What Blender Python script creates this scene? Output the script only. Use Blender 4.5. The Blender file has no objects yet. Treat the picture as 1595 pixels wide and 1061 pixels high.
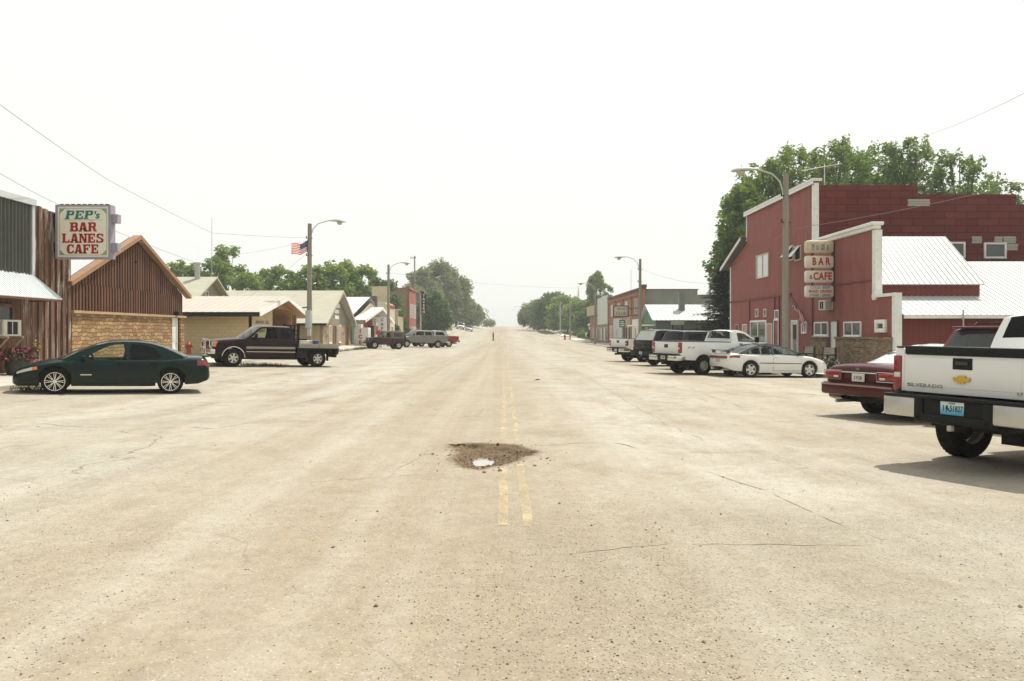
import bpy, bmesh, math, random
from mathutils import Vector, Matrix, noise
from mathutils.geometry import tessellate_polygon
R = math.radians
C = bpy.context.scene.collection
SC = bpy.context.scene

# ------------------------------------------------------------ camera, sky, sun, exposure
FPX, CX, CY, CAMH = 1300.0, 785.0, 518.0, 1.7       # focal length and horizon of the 1595 px wide photograph
cam_d = bpy.data.cameras.new("camera")
cam = bpy.data.objects.new("camera", cam_d)
C.objects.link(cam)
cam.location = (0, 0, CAMH)
cam.rotation_euler = (R(90), 0, 0)
cam_d.sensor_fit = 'HORIZONTAL'
cam_d.sensor_width = 36
cam_d.lens = 36 * FPX / 1595
cam_d.shift_x = (797.5 - CX) / 1595
cam_d.shift_y = -(530.5 - CY) / 1595
cam_d.clip_end = 6000
SC.camera = cam

SUN_EL, SUN_AZ = R(60), R(38)                       # azimuth measured from +Y towards +X
w = bpy.data.worlds.new("World")
SC.world = w
w.use_nodes = True
nt = w.node_tree
nt.nodes.clear()
wo = nt.nodes.new("ShaderNodeOutputWorld")
bg = nt.nodes.new("ShaderNodeBackground")
sky = nt.nodes.new("ShaderNodeTexSky")
sky.sky_type = 'NISHITA'
sky.sun_disc = False
sky.sun_elevation = SUN_EL
sky.sun_rotation = SUN_AZ
sky.dust_density = 6
sky.air_density = 1.2
bg.inputs[1].default_value = 0.1
bg2 = nt.nodes.new("ShaderNodeBackground")          # the bright milky overcast layer of the hazy day
bg2.inputs[0].default_value = (0.975, 0.99, 0.935, 1)
# the haze glows towards the sun and thins out behind the camera
tcw = nt.nodes.new("ShaderNodeTexCoord")
dtw = nt.nodes.new("ShaderNodeVectorMath")
dtw.operation = 'DOT_PRODUCT'
dtw.inputs[1].default_value = (math.sin(SUN_AZ) * .9, math.cos(SUN_AZ) * .9, 0.35)
mrw = nt.nodes.new("ShaderNodeMapRange")
mrw.interpolation_type = 'SMOOTHSTEP'
mrw.inputs['From Min'].default_value = -0.75
mrw.inputs['From Max'].default_value = 0.3
mrw.inputs['To Min'].default_value = 0.62
mrw.inputs['To Max'].default_value = 1.045
nt.links.new(tcw.outputs['Generated'], dtw.inputs[0])
nt.links.new(dtw.outputs['Value'], mrw.inputs['Value'])
nt.links.new(mrw.outputs[0], bg2.inputs[1])
mx = nt.nodes.new("ShaderNodeMixShader")
mx.inputs[0].default_value = 0.86
nt.links.new(sky.outputs[0], bg.inputs[0])
nt.links.new(bg.outputs[0], mx.inputs[1])
nt.links.new(bg2.outputs[0], mx.inputs[2])
nt.links.new(mx.outputs[0], wo.inputs[0])

sl = bpy.data.lights.new("sun", 'SUN')
sl.energy = 4.6
sl.angle = R(0.6)
sl.color = (1.0, 0.955, 0.865)
sun = bpy.data.objects.new("sun", sl)
C.objects.link(sun)
sd = Vector((math.sin(SUN_AZ) * math.cos(SUN_EL), math.cos(SUN_AZ) * math.cos(SUN_EL), math.sin(SUN_EL)))
sun.rotation_euler = (-sd).to_track_quat('-Z', 'Y').to_euler()
sun.location = (30, 40, 60)

SC.view_settings.view_transform = 'Standard'
SC.view_settings.look = 'None'
SC.view_settings.exposure = 0.14
SC.view_settings.gamma = 1
SC.cycles.volume_bounces = 0
SC.cycles.max_bounces = 7
SC.cycles.transparent_max_bounces = 16
SC.cycles.caustics_reflective = False
SC.cycles.caustics_refractive = False

# ------------------------------------------------------------ helpers
WM = {}                                             # world matrix of every thing and part
RNG = random.Random(7)


def thing(name, label, cat, loc=(0, 0, 0), rot=None, group=None):
    o = bpy.data.objects.new(name, None)
    o.empty_display_size = 0.3
    C.objects.link(o)
    M = Matrix.Translation(loc)
    if rot is not None:
        M = M @ rot.to_4x4()
    o.matrix_basis = M
    WM[o] = M
    return tag(o, label, cat, group)


def tag(o, label, cat, group=None):
    o['label'] = label
    o['category'] = cat
    if group:
        o['group'] = group
    return o


def link(name, me, parent=None, loc=None):
    o = bpy.data.objects.new(name, me)
    C.objects.link(o)
    M = WM.get(parent, Matrix())
    if parent is not None:
        o.parent = parent
    if loc is not None:
        o.location = loc
        M = M @ Matrix.Translation(loc)
    WM[o] = M
    return o


def bez(a, b, t):
    return a + (b - a) * t


class MB:
    """collects shapes into ONE mesh"""

    def __init__(self):
        self.v, self.f, self.m, self.s = [], [], [], []
        self.M = None

    def add(self, vs, fs, mi=0, sm=False, M=None):
        k = len(self.v)
        for p in vs:
            p = Vector(p)
            if M is not None:
                p = M @ p
            if self.M is not None:
                p = self.M @ p
            self.v.append(p)
        for f in fs:
            self.f.append([i + k for i in f])
            self.m.append(mi)
            self.s.append(sm)
        return self

    def box(self, x0, x1, y0, y1, z0, z1, mi=0, M=None, b=0.0):
        x0, x1 = min(x0, x1), max(x0, x1)
        y0, y1 = min(y0, y1), max(y0, y1)
        z0, z1 = min(z0, z1), max(z0, z1)
        if b > 0:                                   # chamfered box
            b = min(b, (x1 - x0) * .45, (y1 - y0) * .45, (z1 - z0) * .45)
            bm = bmesh.new()
            vs = [bm.verts.new(p) for p in ((x0, y0, z0), (x1, y0, z0), (x1, y1, z0), (x0, y1, z0), (x0, y0, z1), (x1, y0, z1), (x1, y1, z1), (x0, y1, z1))]
            for f in ((0, 3, 2, 1), (4, 5, 6, 7), (0, 1, 5, 4), (1, 2, 6, 5), (2, 3, 7, 6), (3, 0, 4, 7)):
                bm.faces.new([vs[i] for i in f])
            bmesh.ops.bevel(bm, geom=bm.edges[:], offset=b, segments=2, profile=.5, affect='EDGES')
            bm.verts.index_update()
            self.add([v.co.copy() for v in bm.verts], [[v.index for v in f.verts] for f in bm.faces], mi, True, M)
            bm.free()
            return self
        return self.add(((x0, y0, z0), (x1, y0, z0), (x1, y1, z0), (x0, y1, z0), (x0, y0, z1), (x1, y0, z1), (x1, y1, z1), (x0, y1, z1)),
                        ((0, 3, 2, 1), (4, 5, 6, 7), (0, 1, 5, 4), (1, 2, 6, 5), (2, 3, 7, 6), (3, 0, 4, 7)), mi, False, M)

    def quad(self, a, b, c, d, mi=0, sm=False):
        return self.add((a, b, c, d), ((0, 1, 2, 3),), mi, sm)

    def prism(self, pts, vec, mi=0, M=None):
        """closed polygon pts (3D, planar) pushed along vec"""
        n = len(pts)
        pts = [Vector(p) for p in pts]
        vec = Vector(vec)
        top = [p + vec for p in pts]
        tri = tessellate_polygon([pts])
        fs = [list(t) for t in tri] + [[i + n for i in reversed(t)] for t in tri]
        fs += [[i, (i + 1) % n, (i + 1) % n + n, i + n] for i in range(n)]
        return self.add(pts + top, fs, mi, False, M)

    def tube(self, pts, r, n=8, mi=0, caps=True, M=None):
        pts = [Vector(p) for p in pts]
        rs = r if isinstance(r, (list, tuple)) else [r] * len(pts)
        vs, fs = [], []
        up = Vector((0, 0, 1))
        prev = None
        for i, p in enumerate(pts):
            d = (pts[min(i + 1, len(pts) - 1)] - pts[max(i - 1, 0)]).normalized()
            a = d.cross(up)
            if a.length < .05:
                a = d.cross(Vector((0, 1, 0)))
            a.normalize()
            if prev is not None and a.dot(prev) < 0:
                a = -a
            prev = a
            b = a.cross(d).normalized()
            for k in range(n):
                t = 2 * math.pi * k / n
                vs.append(p + (a * math.cos(t) + b * math.sin(t)) * rs[i])
        for i in range(len(pts) - 1):
            for k in range(n):
                k2 = (k + 1) % n
                fs.append((i * n + k, i * n + k2, (i + 1) * n + k2, (i + 1) * n + k))
        if caps:
            fs.append(tuple(range(n - 1, -1, -1)))
            fs.append(tuple(range((len(pts) - 1) * n, len(pts) * n)))
        return self.add(vs, fs, mi, True, M)

    def lathe(self, prof, n=24, axis='z', mi=0, M=None, sm=True):
        """prof = [(radius, height)]"""
        vs, fs = [], []
        for r, h in prof:
            for k in range(n):
                t = 2 * math.pi * k / n
                c, s = math.cos(t) * r, math.sin(t) * r
                vs.append((c, s, h) if axis == 'z' else (c, h, s))
        for i in range(len(prof) - 1):
            for k in range(n):
                k2 = (k + 1) % n
                f = (i * n + k, i * n + k2, (i + 1) * n + k2, (i + 1) * n + k)
                fs.append(f if axis == 'z' else f[::-1])
        return self.add(vs, fs, mi, sm, M)

    def build(self, name, mats, parent=None, local=False, sharp=35, tagv=None):
        me = bpy.data.meshes.new(name)
        vs = self.v
        if parent is not None and not local:
            Mi = WM[parent].inverted()
            vs = [Mi @ v for v in vs]
        me.from_pydata([tuple(v) for v in vs], [], self.f)
        me.polygons.foreach_set('material_index', self.m)
        me.polygons.foreach_set('use_smooth', self.s)
        for m in (mats if isinstance(mats, (list, tuple)) else [mats]):
            me.materials.append(m)
        bm = bmesh.new()
        bm.from_mesh(me)
        bmesh.ops.recalc_face_normals(bm, faces=bm.faces[:])
        bm.to_mesh(me)
        bm.free()
        me.update()
        if any(self.s):
            me.set_sharp_from_angle(angle=R(sharp))
        o = link(name, me, parent)
        if tagv:
            tag(o, *tagv)
        return o


def lerp_tab(tab, x):
    if x <= tab[0][0]:
        return tab[0][1]
    for (a, b), (c, d) in zip(tab, tab[1:]):
        if x <= c:
            return b + (d - b) * (x - a) / (c - a) if c > a else d
    return tab[-1][1]


def smooth_tab(tab, x):
    """monotone-ish cubic through the table"""
    n = len(tab)
    if x <= tab[0][0]:
        return tab[0][1]
    if x >= tab[-1][0]:
        return tab[-1][1]
    for i in range(n - 1):
        if x <= tab[i + 1][0]:
            break
    x0, y0 = tab[i]
    x1, y1 = tab[i + 1]
    h = x1 - x0
    if h < 1e-6:
        return y1
    def sl_(k):
        if k <= 0:
            return (tab[1][1] - tab[0][1]) / max(1e-6, tab[1][0] - tab[0][0])
        if k >= n - 1:
            return (tab[-1][1] - tab[-2][1]) / max(1e-6, tab[-1][0] - tab[-2][0])
        a = (tab[k][1] - tab[k - 1][1]) / max(1e-6, tab[k][0] - tab[k - 1][0])
        b = (tab[k + 1][1] - tab[k][1]) / max(1e-6, tab[k + 1][0] - tab[k][0])
        if a * b <= 0:
            return 0
        return 2 * a * b / (a + b)
    m0, m1 = sl_(i), sl_(i + 1)
    t = (x - x0) / h
    return ((2 * t ** 3 - 3 * t * t + 1) * y0 + (t ** 3 - 2 * t * t + t) * h * m0 + (-2 * t ** 3 + 3 * t * t) * y1 + (t ** 3 - t * t) * h * m1)


def sstep(a, b, x):
    t = max(0.0, min(1.0, (x - a) / (b - a)))
    return t * t * (3 - 2 * t)


PROFILE = [(-100, 0), (118, 0), (140, .12), (164, .42), (193, 1.0), (213, 1.45), (300, 3.2), (380, 4.35), (440, 4.9), (520, 5.15), (640, 5.0), (900, 2), (1400, -6), (3000, -8)]


def gz(x, y):
    """height of the ground"""
    z = smooth_tab(PROFILE, y)
    z += .03 * max(0, min(-x, 17) - 7)
    z -= .018 * max(0, min(x, 13) - 6)
    z += 1.1 * sstep(140, 205, y) * sstep(4, 13, -x) * (1 - sstep(300, 420, y))
    return z


def at(px, py, Y):
    """the point at distance Y that the photograph shows at pixel px, py"""
    return Vector(((px - CX) * Y / FPX, Y, CAMH + (CY - py) * Y / FPX))


def onx(X, px, py):
    """Y and height where a wall standing at X is met"""
    Y = X * FPX / (px - CX)
    return Y, CAMH + (CY - py) * Y / FPX


# ------------------------------------------------------------ materials
MATS = {}


class NT:
    def __init__(self, name):
        m = bpy.data.materials.new(name)
        m.use_nodes = True
        self.m, self.t = m, m.node_tree
        self.t.nodes.clear()
        self.out = self.n('OutputMaterial')
        self.p = self.n('BsdfPrincipled')
        self.l(self.p.outputs[0], self.out.inputs[0])

    def n(self, typ, **kw):
        x = self.t.nodes.new('ShaderNode' + typ)
        for k, v in kw.items():
            setattr(x, k, v)
        return x

    def l(self, a, b):
        self.t.links.new(a, b)

    def coord(self, scale=(1, 1, 1), kind='Object', rot=(0, 0, 0)):
        c = self.n('TexCoord')
        mp = self.n('Mapping')
        mp.inputs['Scale'].default_value = scale
        mp.inputs['Rotation'].default_value = rot
        self.l(c.outputs[kind], mp.inputs[0])
        return mp.outputs[0]

    def noise(self, vec, scale=5, detail=4, rough=.55, dist=0):
        x = self.n('TexNoise')
        x.inputs['Scale'].default_value = scale
        x.inputs['Detail'].default_value = detail
        x.inputs['Roughness'].default_value = rough
        x.inputs['Distortion'].default_value = dist
        self.l(vec, x.inputs['Vector'])
        return x.outputs[0]

    def ramp(self, fac, stops, interp='LINEAR'):
        x = self.n('ValToRGB')
        x.color_ramp.interpolation = interp
        e = x.color_ramp.elements
        while len(e) < len(stops):
            e.new(.5)
        for k, (p, c) in enumerate(stops):
            e[k].position = p
            e[k].color = (c, c, c, 1) if not isinstance(c, (tuple, list)) else (*c, 1)
        self.l(fac, x.inputs[0])
        return x.outputs[0]

    def mix(self, fac, a, b, mode='MIX'):
        x = self.n('Mix', data_type='RGBA', blend_type=mode)
        for v, i in ((fac, 0), (a, 6), (b, 7)):
            if isinstance(v, (int, float)):
                x.inputs[i].default_value = v if i == 0 else (v, v, v, 1)
            elif isinstance(v, (tuple, list)):
                x.inputs[i].default_value = (*v, 1)
            else:
                self.l(v, x.inputs[i])
        return x.outputs[2]

    def math(self, op, a, b=0.0):
        x = self.n('Math', operation=op)
        for v, i in ((a, 0), (b, 1)):
            if isinstance(v, (int, float)):
                x.inputs[i].default_value = v
            else:
                self.l(v, x.inputs[i])
        return x.outputs[0]

    def bump(self, h, strength=.3, dist=.02):
        x = self.n('Bump')
        x.inputs['Strength'].default_value = strength
        x.inputs['Distance'].default_value = dist
        self.l(h, x.inputs['Height'])
        self.l(x.outputs[0], self.p.inputs['Normal'])

    def col(self, c):
        if isinstance(c, (tuple, list)):
            self.p.inputs['Base Color'].default_value = (*c, 1)
        else:
            self.l(c, self.p.inputs['Base Color'])

    def set(self, **kw):
        for k, v in kw.items():
            i = self.p.inputs[k.replace('_', ' ')]
            if isinstance(v, (int, float)):
                i.default_value = v
            else:
                self.l(v, i)


def sc3(c, k):
    return tuple(min(1, x * k) for x in c)


def pm(name, col, rough=.6, var=.12, scale=2.0, metal=0, bump=0, bscale=40, spec=.5, coat=0, dirt=None, stretch=(1, 1, 1)):
    """plain painted or natural surface with uneven tone"""
    if name in MATS:
        return MATS[name]
    N = NT(name)
    v = N.coord(stretch)
    f = N.noise(v, scale, 6, .6)
    c = N.mix(N.ramp(f, [(.3, 0.0), (.72, 1.0)]), sc3(col, 1 - var), sc3(col, 1 + var))
    if dirt:
        g = N.ramp(N.noise(v, scale * 2.7, 8, .7), [(.5, 0.0), (.7, 1.0)])
        c = N.mix(N.math('MULTIPLY', g, dirt[1]), c, dirt[0])
    N.col(c)
    N.set(Roughness=N.math('ADD', rough - .08, N.math('MULTIPLY', f, .16)), Metallic=metal, Specular_IOR_Level=spec)
    if coat:
        N.set(Coat_Weight=coat, Coat_Roughness=.06)
    if bump:
        N.bump(N.noise(v, bscale, 5, .6), bump, .01)
    MATS[name] = N.m
    return N.m


def island(name, c0, c1, rough=.8, streak=(6, 6, .5), scale=3, weather=None, bump=.3):
    """boards: every board its own tone, with streaks along it"""
    if name in MATS:
        return MATS[name]
    N = NT(name)
    g = N.n('NewGeometry')
    v = N.coord(streak)
    f = N.noise(v, scale, 6, .65)
    t = N.math('ADD', N.math('MULTIPLY', g.outputs['Random Per Island'], .6), N.math('MULTIPLY', f, .4))
    c = N.mix(t, c0, c1)
    if weather:
        wv = N.coord((3, 3, .35))
        k = N.ramp(N.noise(wv, 2.2, 7, .7), [(.53, 0.0), (.6, 1.0)])
        c = N.mix(N.math('MULTIPLY', k, weather[1]), c, weather[0])
    N.col(c)
    N.set(Roughness=rough, Specular_IOR_Level=.3)
    if bump:
        N.bump(f, bump, .01)
    MATS[name] = N.m
    return N.m


def blocks(name, c0, c1, mortar, bw, bh, msize=.012, axis='y', rough=.85, offset=.5, dirt=.25, bump=.4, warp=0.0):
    """masonry; axis = the horizontal direction the wall runs along"""
    if name in MATS:
        return MATS[name]
    N = NT(name)
    c = N.n('TexCoord')
    s = N.n('SeparateXYZ')
    N.l(c.outputs['Object'], s.inputs[0])
    cb = N.n('CombineXYZ')
    h = s.outputs['Y' if axis == 'y' else 'X']
    vz = s.outputs['Z']
    if warp:
        nz = N.noise(c.outputs['Object'], 2.2, 3)
        h = N.math('ADD', h, N.math('MULTIPLY', nz, warp))
        vz = N.math('ADD', vz, N.math('MULTIPLY', N.noise(c.outputs['Object'], 3.1, 3), warp * .6))
    N.l(h, cb.inputs[0])
    N.l(vz, cb.inputs[1])
    b = N.n('TexBrick')
    b.offset = offset
    N.l(cb.outputs[0], b.inputs['Vector'])
    b.inputs['Color1'].default_value = (*c0, 1)
    b.inputs['Color2'].default_value = (*c1, 1)
    b.inputs['Mortar'].default_value = (*mortar, 1)
    b.inputs['Scale'].default_value = 1
    b.inputs['Mortar Size'].default_value = msize
    b.inputs['Mortar Smooth'].default_value = .3
    b.inputs['Brick Width'].default_value = bw
    b.inputs['Row Height'].default_value = bh
    n1 = N.noise(c.outputs['Object'], 1.3, 8, .65)
    n2 = N.noise(c.outputs['Object'], 14, 4, .6)
    k = N.mix(n1, 1 - dirt, 1 + dirt * .6)
    k = N.mix(.5, k, N.mix(n2, .75, 1.2))
    N.col(N.mix(1.0, b.outputs[0], k, 'MULTIPLY'))
    N.set(Roughness=rough, Specular_IOR_Level=.25)
    N.bump(N.math('ADD', N.math('MULTIPLY', b.outputs['Fac'], -1.0), N.math('MULTIPLY', n2, .4)), bump, .02)
    MATS[name] = N.m
    return N.m


def stone(name, cols, mortar, scale=(1, 2.4, 4.2), edge=.06):
    if name in MATS:
        return MATS[name]
    N = NT(name)
    v0 = N.coord((1, 1, 1))
    nz = N.noise(v0, 3, 2)
    vm = N.n('VectorMath', operation='SCALE')
    vm.inputs['Scale'].default_value = .16
    N.l(N.n('TexNoise').outputs[1], vm.inputs[0])
    tn = [x for x in N.t.nodes if x.type == 'TEX_NOISE'][-1]
    tn.inputs['Scale'].default_value = 2.4
    N.l(v0, tn.inputs['Vector'])
    va = N.n('VectorMath', operation='ADD')
    N.l(v0, va.inputs[0])
    N.l(vm.outputs[0], va.inputs[1])
    mp = N.n('Mapping')
    mp.inputs['Scale'].default_value = scale
    N.l(va.outputs[0], mp.inputs[0])
    a = N.n('TexVoronoi', feature='F1', distance='CHEBYCHEV')
    b = N.n('TexVoronoi', feature='DISTANCE_TO_EDGE')
    for q in (a, b):
        N.l(mp.outputs[0], q.inputs['Vector'])
        q.inputs['Scale'].default_value = 1
        q.inputs['Randomness'].default_value = .75
    sep = N.n('SeparateColor')
    b2 = N.n('TexVoronoi', feature='F1')
    N.l(mp.outputs[0], b2.inputs['Vector'])
    b2.inputs['Scale'].default_value = 1
    b2.inputs['Randomness'].default_value = .75
    N.l(b2.outputs['Color'], sep.inputs[0])
    c = N.ramp(sep.outputs[0], [(i / (len(cols) - 1), q) for i, q in enumerate(cols)])
    c = N.mix(1, c, N.mix(N.noise(v0, 18, 4), .72, 1.25), 'MULTIPLY')
    e = N.ramp(b.outputs['Distance'], [(0.0, 0.0), (edge, 1.0)])
    N.col(N.mix(e, mortar, c))
    N.set(Roughness=.9, Specular_IOR_Level=.2)
    N.bump(e, .6, .03)
    MATS[name] = N.m
    return N.m


def glass(name, tint=(.02, .025, .025), clear=.5, rough=.03, spec=.4):
    """pane that both mirrors the sky and lets the inside show"""
    if name in MATS:
        return MATS[name]
    N = NT(name)
    N.col(tint)
    N.set(Roughness=rough, Specular_IOR_Level=spec)
    tr = N.n('BsdfTransparent')
    tr.inputs[0].default_value = (.86, .93, .9, 1)
    lw = N.n('LayerWeight')
    lw.inputs[0].default_value = .25
    f = N.math('MULTIPLY', N.math('SUBTRACT', 1.0, lw.outputs['Facing']), clear)
    mxs = N.n('MixShader')
    N.l(f, mxs.inputs[0])
    N.l(N.p.outputs[0], mxs.inputs[1])
    N.l(tr.outputs[0], mxs.inputs[2])
    N.l(mxs.outputs[0], N.out.inputs[0])
    MATS[name] = N.m
    return N.m


def paint(name, col, metal=0.0, rough=.32, dust=.18, coat=.4):
    """car paint under a thin film of road dust that gathers low down"""
    if name in MATS:
        return MATS[name]
    N = NT(name)
    v = N.coord()
    s = N.n('SeparateXYZ')
    N.l(v, s.inputs[0])
    low = N.ramp(s.outputs[2], [(.22, 1.0), (.75, 0.0)])
    n = N.noise(v, 3.5, 8, .65)
    d = N.math('MULTIPLY', N.math('ADD', N.math('MULTIPLY', low, .55), N.ramp(n, [(.42, 0.0), (.8, .16)])), dust * 2)
    c = N.mix(N.noise(v, 1.1, 3), sc3(col, .93), sc3(col, 1.06))
    N.col(N.mix(d, c, (.32, .27, .2)))
    N.set(Metallic=metal, Roughness=N.math('ADD', rough, N.math('MULTIPLY', d, .5)), Coat_Weight=coat, Coat_Roughness=.07, Specular_IOR_Level=.5 * coat)
    MATS[name] = N.m
    return N.m


WHITE = pm('white_trim_paint', (.8, .8, .765), .55, .08, 3, dirt=((.45, .38, .3), .35))
BLACK = pm('black_plastic', (.01, .0105, .0105), .55, .2, spec=.2)
RUBBER = pm('tyre_rubber', (.013, .0125, .012), .9, .3, 6, spec=.12, dirt=((.12, .1, .075), .2))
CHROME = pm('chrome', (.62, .61, .58), .16, .05, 3, metal=1)
ALLOY = pm('alloy', (.62, .6, .56), .35, .08, 5, metal=.45)
STEEL = pm('galvanised_steel', (.42, .43, .42), .45, .12, 4, metal=.6)
DARKMET = pm('dark_metal', (.018, .017, .016), .6, .25, 5, spec=.2)
REDLENS = pm('red_lens', (.24, .007, .007), .2, .15, 4, coat=.6)
AMBER = pm('amber_lens', (.75, .22, .03), .2, .1, 4, coat=.6)
CLEARLENS = pm('clear_lens', (.62, .62, .56), .12, .1, 4, coat=.8)
SEAT = pm('seat_cloth', (.07, .066, .062), .9, .2, 9)
CARGLASS = glass('car_glass', (.008, .011, .011), .8, .03, .3)
TINT = glass('tinted_glass', (.004, .005, .005), .1, .04, .16)
SCREEN = glass('windscreen_glass', (.03, .04, .04), .62)
WINPANE = glass('window_pane', (.05, .055, .05), .3, .05)
DARKROOM = pm('dark_interior', (.015, .0135, .012), .9, .3, spec=.1)
GOLD = pm('gold_badge', (.62, .4, .06), .35, .1, 20, metal=.5)
CONC = pm('concrete', (.5, .47, .405), .9, .14, 1.2, bump=.25, bscale=30, dirt=((.25, .21, .15), .4))

_tx = {}


def text_geo(s, size=1, bold=0.0, shear=0.0, sx=1.0, space=1.0, depth=.004):
    key = (s, bold, shear, space)
    if key not in _tx:
        cu = bpy.data.curves.new('lettering', 'FONT')
        cu.body = s
        cu.size = 1
        cu.align_x = 'CENTER'
        cu.align_y = 'CENTER'
        cu.offset = bold
        cu.shear = shear
        cu.space_character = space
        cu.resolution_u = 3
        cu.extrude = .02
        o = bpy.data.objects.new('lettering', cu)
        me = bpy.data.meshes.new_from_object(o)
        _tx[key] = ([v.co.copy() for v in me.vertices], [list(p.vertices) for p in me.polygons])
        bpy.data.objects.remove(o)
        bpy.data.curves.remove(cu)
        bpy.data.meshes.remove(me)
    vs, fs = _tx[key]
    return [Vector((v.x * size * sx, v.y * size, v.z / .02 * depth)) for v in vs], fs


def frame_m(o, right, up):
    """matrix whose x is right, y is up, z the outward normal"""
    r = Vector(right).normalized()
    u = Vector(up).normalized()
    n = r.cross(u).normalized()
    M = Matrix((r, u, n)).transposed().to_4x4()
    M.translation = Vector(o)
    return M
# ------------------------------------------------------------ ground and road
HOLE = [(-.83, 12.63), (-.49, 12.85), (-.2, 12.76), (.05, 12.74), (.2, 12.56), (.484, 11.88), (.263, 11.39), (.12, 11.0), (-.04, 10.68), (-.32, 10.37), (-.54, 10.57), (-.68, 11.16), (-.62, 11.95)]


def seg_d(p, a, b):
    ax, ay = a
    bx, by = b
    dx, dy = bx - ax, by - ay
    t = max(0, min(1, ((p[0] - ax) * dx + (p[1] - ay) * dy) / (dx * dx + dy * dy)))
    return math.hypot(p[0] - ax - t * dx, p[1] - ay - t * dy)


def in_poly(x, y, P):
    c = False
    n = len(P)
    for i in range(n):
        x1, y1 = P[i]
        x2, y2 = P[i - 1]
        if (y1 > y) != (y2 > y) and x < (x2 - x1) * (y - y1) / (y2 - y1) + x1:
            c = not c
    return c


def hole_depth(x, y):
    if not (-1.4 < x < 1 and 9.8 < y < 13.4):
        return 0, 0
    j = noise.noise(Vector((x * 6, y * 6, 0))) * .07 + noise.noise(Vector((x * 19, y * 19, 3))) * .035
    d = min(seg_d((x, y), HOLE[i], HOLE[i - 1]) for i in range(len(HOLE)))
    s = d if in_poly(x, y, HOLE) else -d
    s += j
    if s <= -.25:
        return 0, 0
    mud = sstep(-.14, .04, s + .06 * noise.noise(Vector((x * 9, y * 9, 4))))
    if s <= 0:
        return 0, mud
    led = sstep(.08, .13, s + .09 * noise.noise(Vector((x * 3.3, y * 3.3, 8))))
    dep = .035 * sstep(0, .03, s) + .04 * led + .035 * sstep(.1, .3, s)
    dep += .04 * math.exp(-(((x + .36) / .24) ** 2 + ((y - 11.75) / .45) ** 2))
    dep += .02 * noise.noise(Vector((x * 14, y * 14, 2))) * sstep(0, .1, s) + .012 * noise.noise(Vector((x * 40, y * 40, 2))) * sstep(0, .06, s)
    return dep, mud


def axis(parts):
    out = []
    for a, b, st in parts:
        n = max(1, round((b - a) / st))
        out += [a + (b - a) * k / n for k in range(n)]
    return out + [parts[-1][1]]


XA = axis([(-1500, -300, 150), (-300, -60, 20), (-60, -18, 3), (-18, -4, .5), (-4, -1.3, .2), (-1.3, .9, .028), (.9, 3, .15), (3, 18, .5), (18, 60, 3), (60, 300, 20), (300, 1500, 150)])
YA = axis([(-60, 0, 6), (0, 10, .4), (10, 13.3, .028), (13.3, 20, .25), (20, 140, 2), (140, 460, 4), (460, 900, 20), (900, 2600, 100)])
vs, muds = [], []
for y in YA:
    for x in XA:
        d, mu = hole_depth(x, y)
        z = gz(x, y) - d
        if abs(x) < 14 and y < 140:
            z += .012 * noise.noise(Vector((x * .5, y * .35, 7)))
        vs.append((x, y, z))
        muds.append(mu)
nx = len(XA)
fs = [(j * nx + i, j * nx + i + 1, (j + 1) * nx + i + 1, (j + 1) * nx + i) for j in range(len(YA) - 1) for i in range(nx - 1)]
me = bpy.data.meshes.new('ground')
me.from_pydata(vs, [], fs)
at_ = me.attributes.new('mud', 'FLOAT', 'POINT')
at_.data.foreach_set('value', muds)
me.polygons.foreach_set('use_smooth', [True] * len(fs))

N = NT('road_surface')
v = N.coord()
vl = N.coord((.32, .035, 1))                                  # drawn out along the road
vt = N.coord((.55, .006, 1))                                  # wheel tracks that run the length of the street
vd = N.coord((.3, .05, 1), rot=(0, 0, R(-14)))                # wheel sweeps of cars turning into the parking bays
big = N.noise(vl, 1.3, 5, .6)
swp = N.noise(vd, 1.5, 5, .62, .4)
med = N.noise(v, .55, 7, .62)
fine = N.noise(v, 9, 6, .7)
c = N.mix(N.ramp(big, [(.34, 0.0), (.64, 1.0)]), (.312, .274, .21), (.425, .398, .34))
c = N.mix(N.ramp(swp, [(.44, 0.0), (.66, .75)]), c, (.41, .38, .31))
c = N.mix(N.ramp(med, [(.5, 0.0), (.7, .55)]), c, (.235, .185, .115))
c = N.mix(N.ramp(N.noise(v, .23, 4, .5), [(.54, 0.0), (.62, .5)]), c, (.33, .315, .265))   # greyer worn patches of seal
sxr = N.n('SeparateXYZ')
N.l(v, sxr.inputs[0])
xw_ = N.math('ADD', sxr.outputs[0], N.math('MULTIPLY', N.math('SUBTRACT', N.noise(N.coord((.12, .03, 1)), 1.6, 4), .5), 3.2))
lane = N.ramp(N.math('ADD', N.math('DIVIDE', xw_, 26.0), .5), [(.1, .3), (.27, .0), (.335, .2), (.36, 1.0), (.46, .9), (.53, .25), (.57, .0), (.66, .0), (.74, .65), (.9, .35)])
blt = N.ramp(N.noise(N.coord((1, .45, 1)), .9, 8, .72), [(.47, 0.0), (.66, .8)])
c = N.mix(N.math('MULTIPLY', blt, .65), c, (.21, .17, .112))
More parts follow.
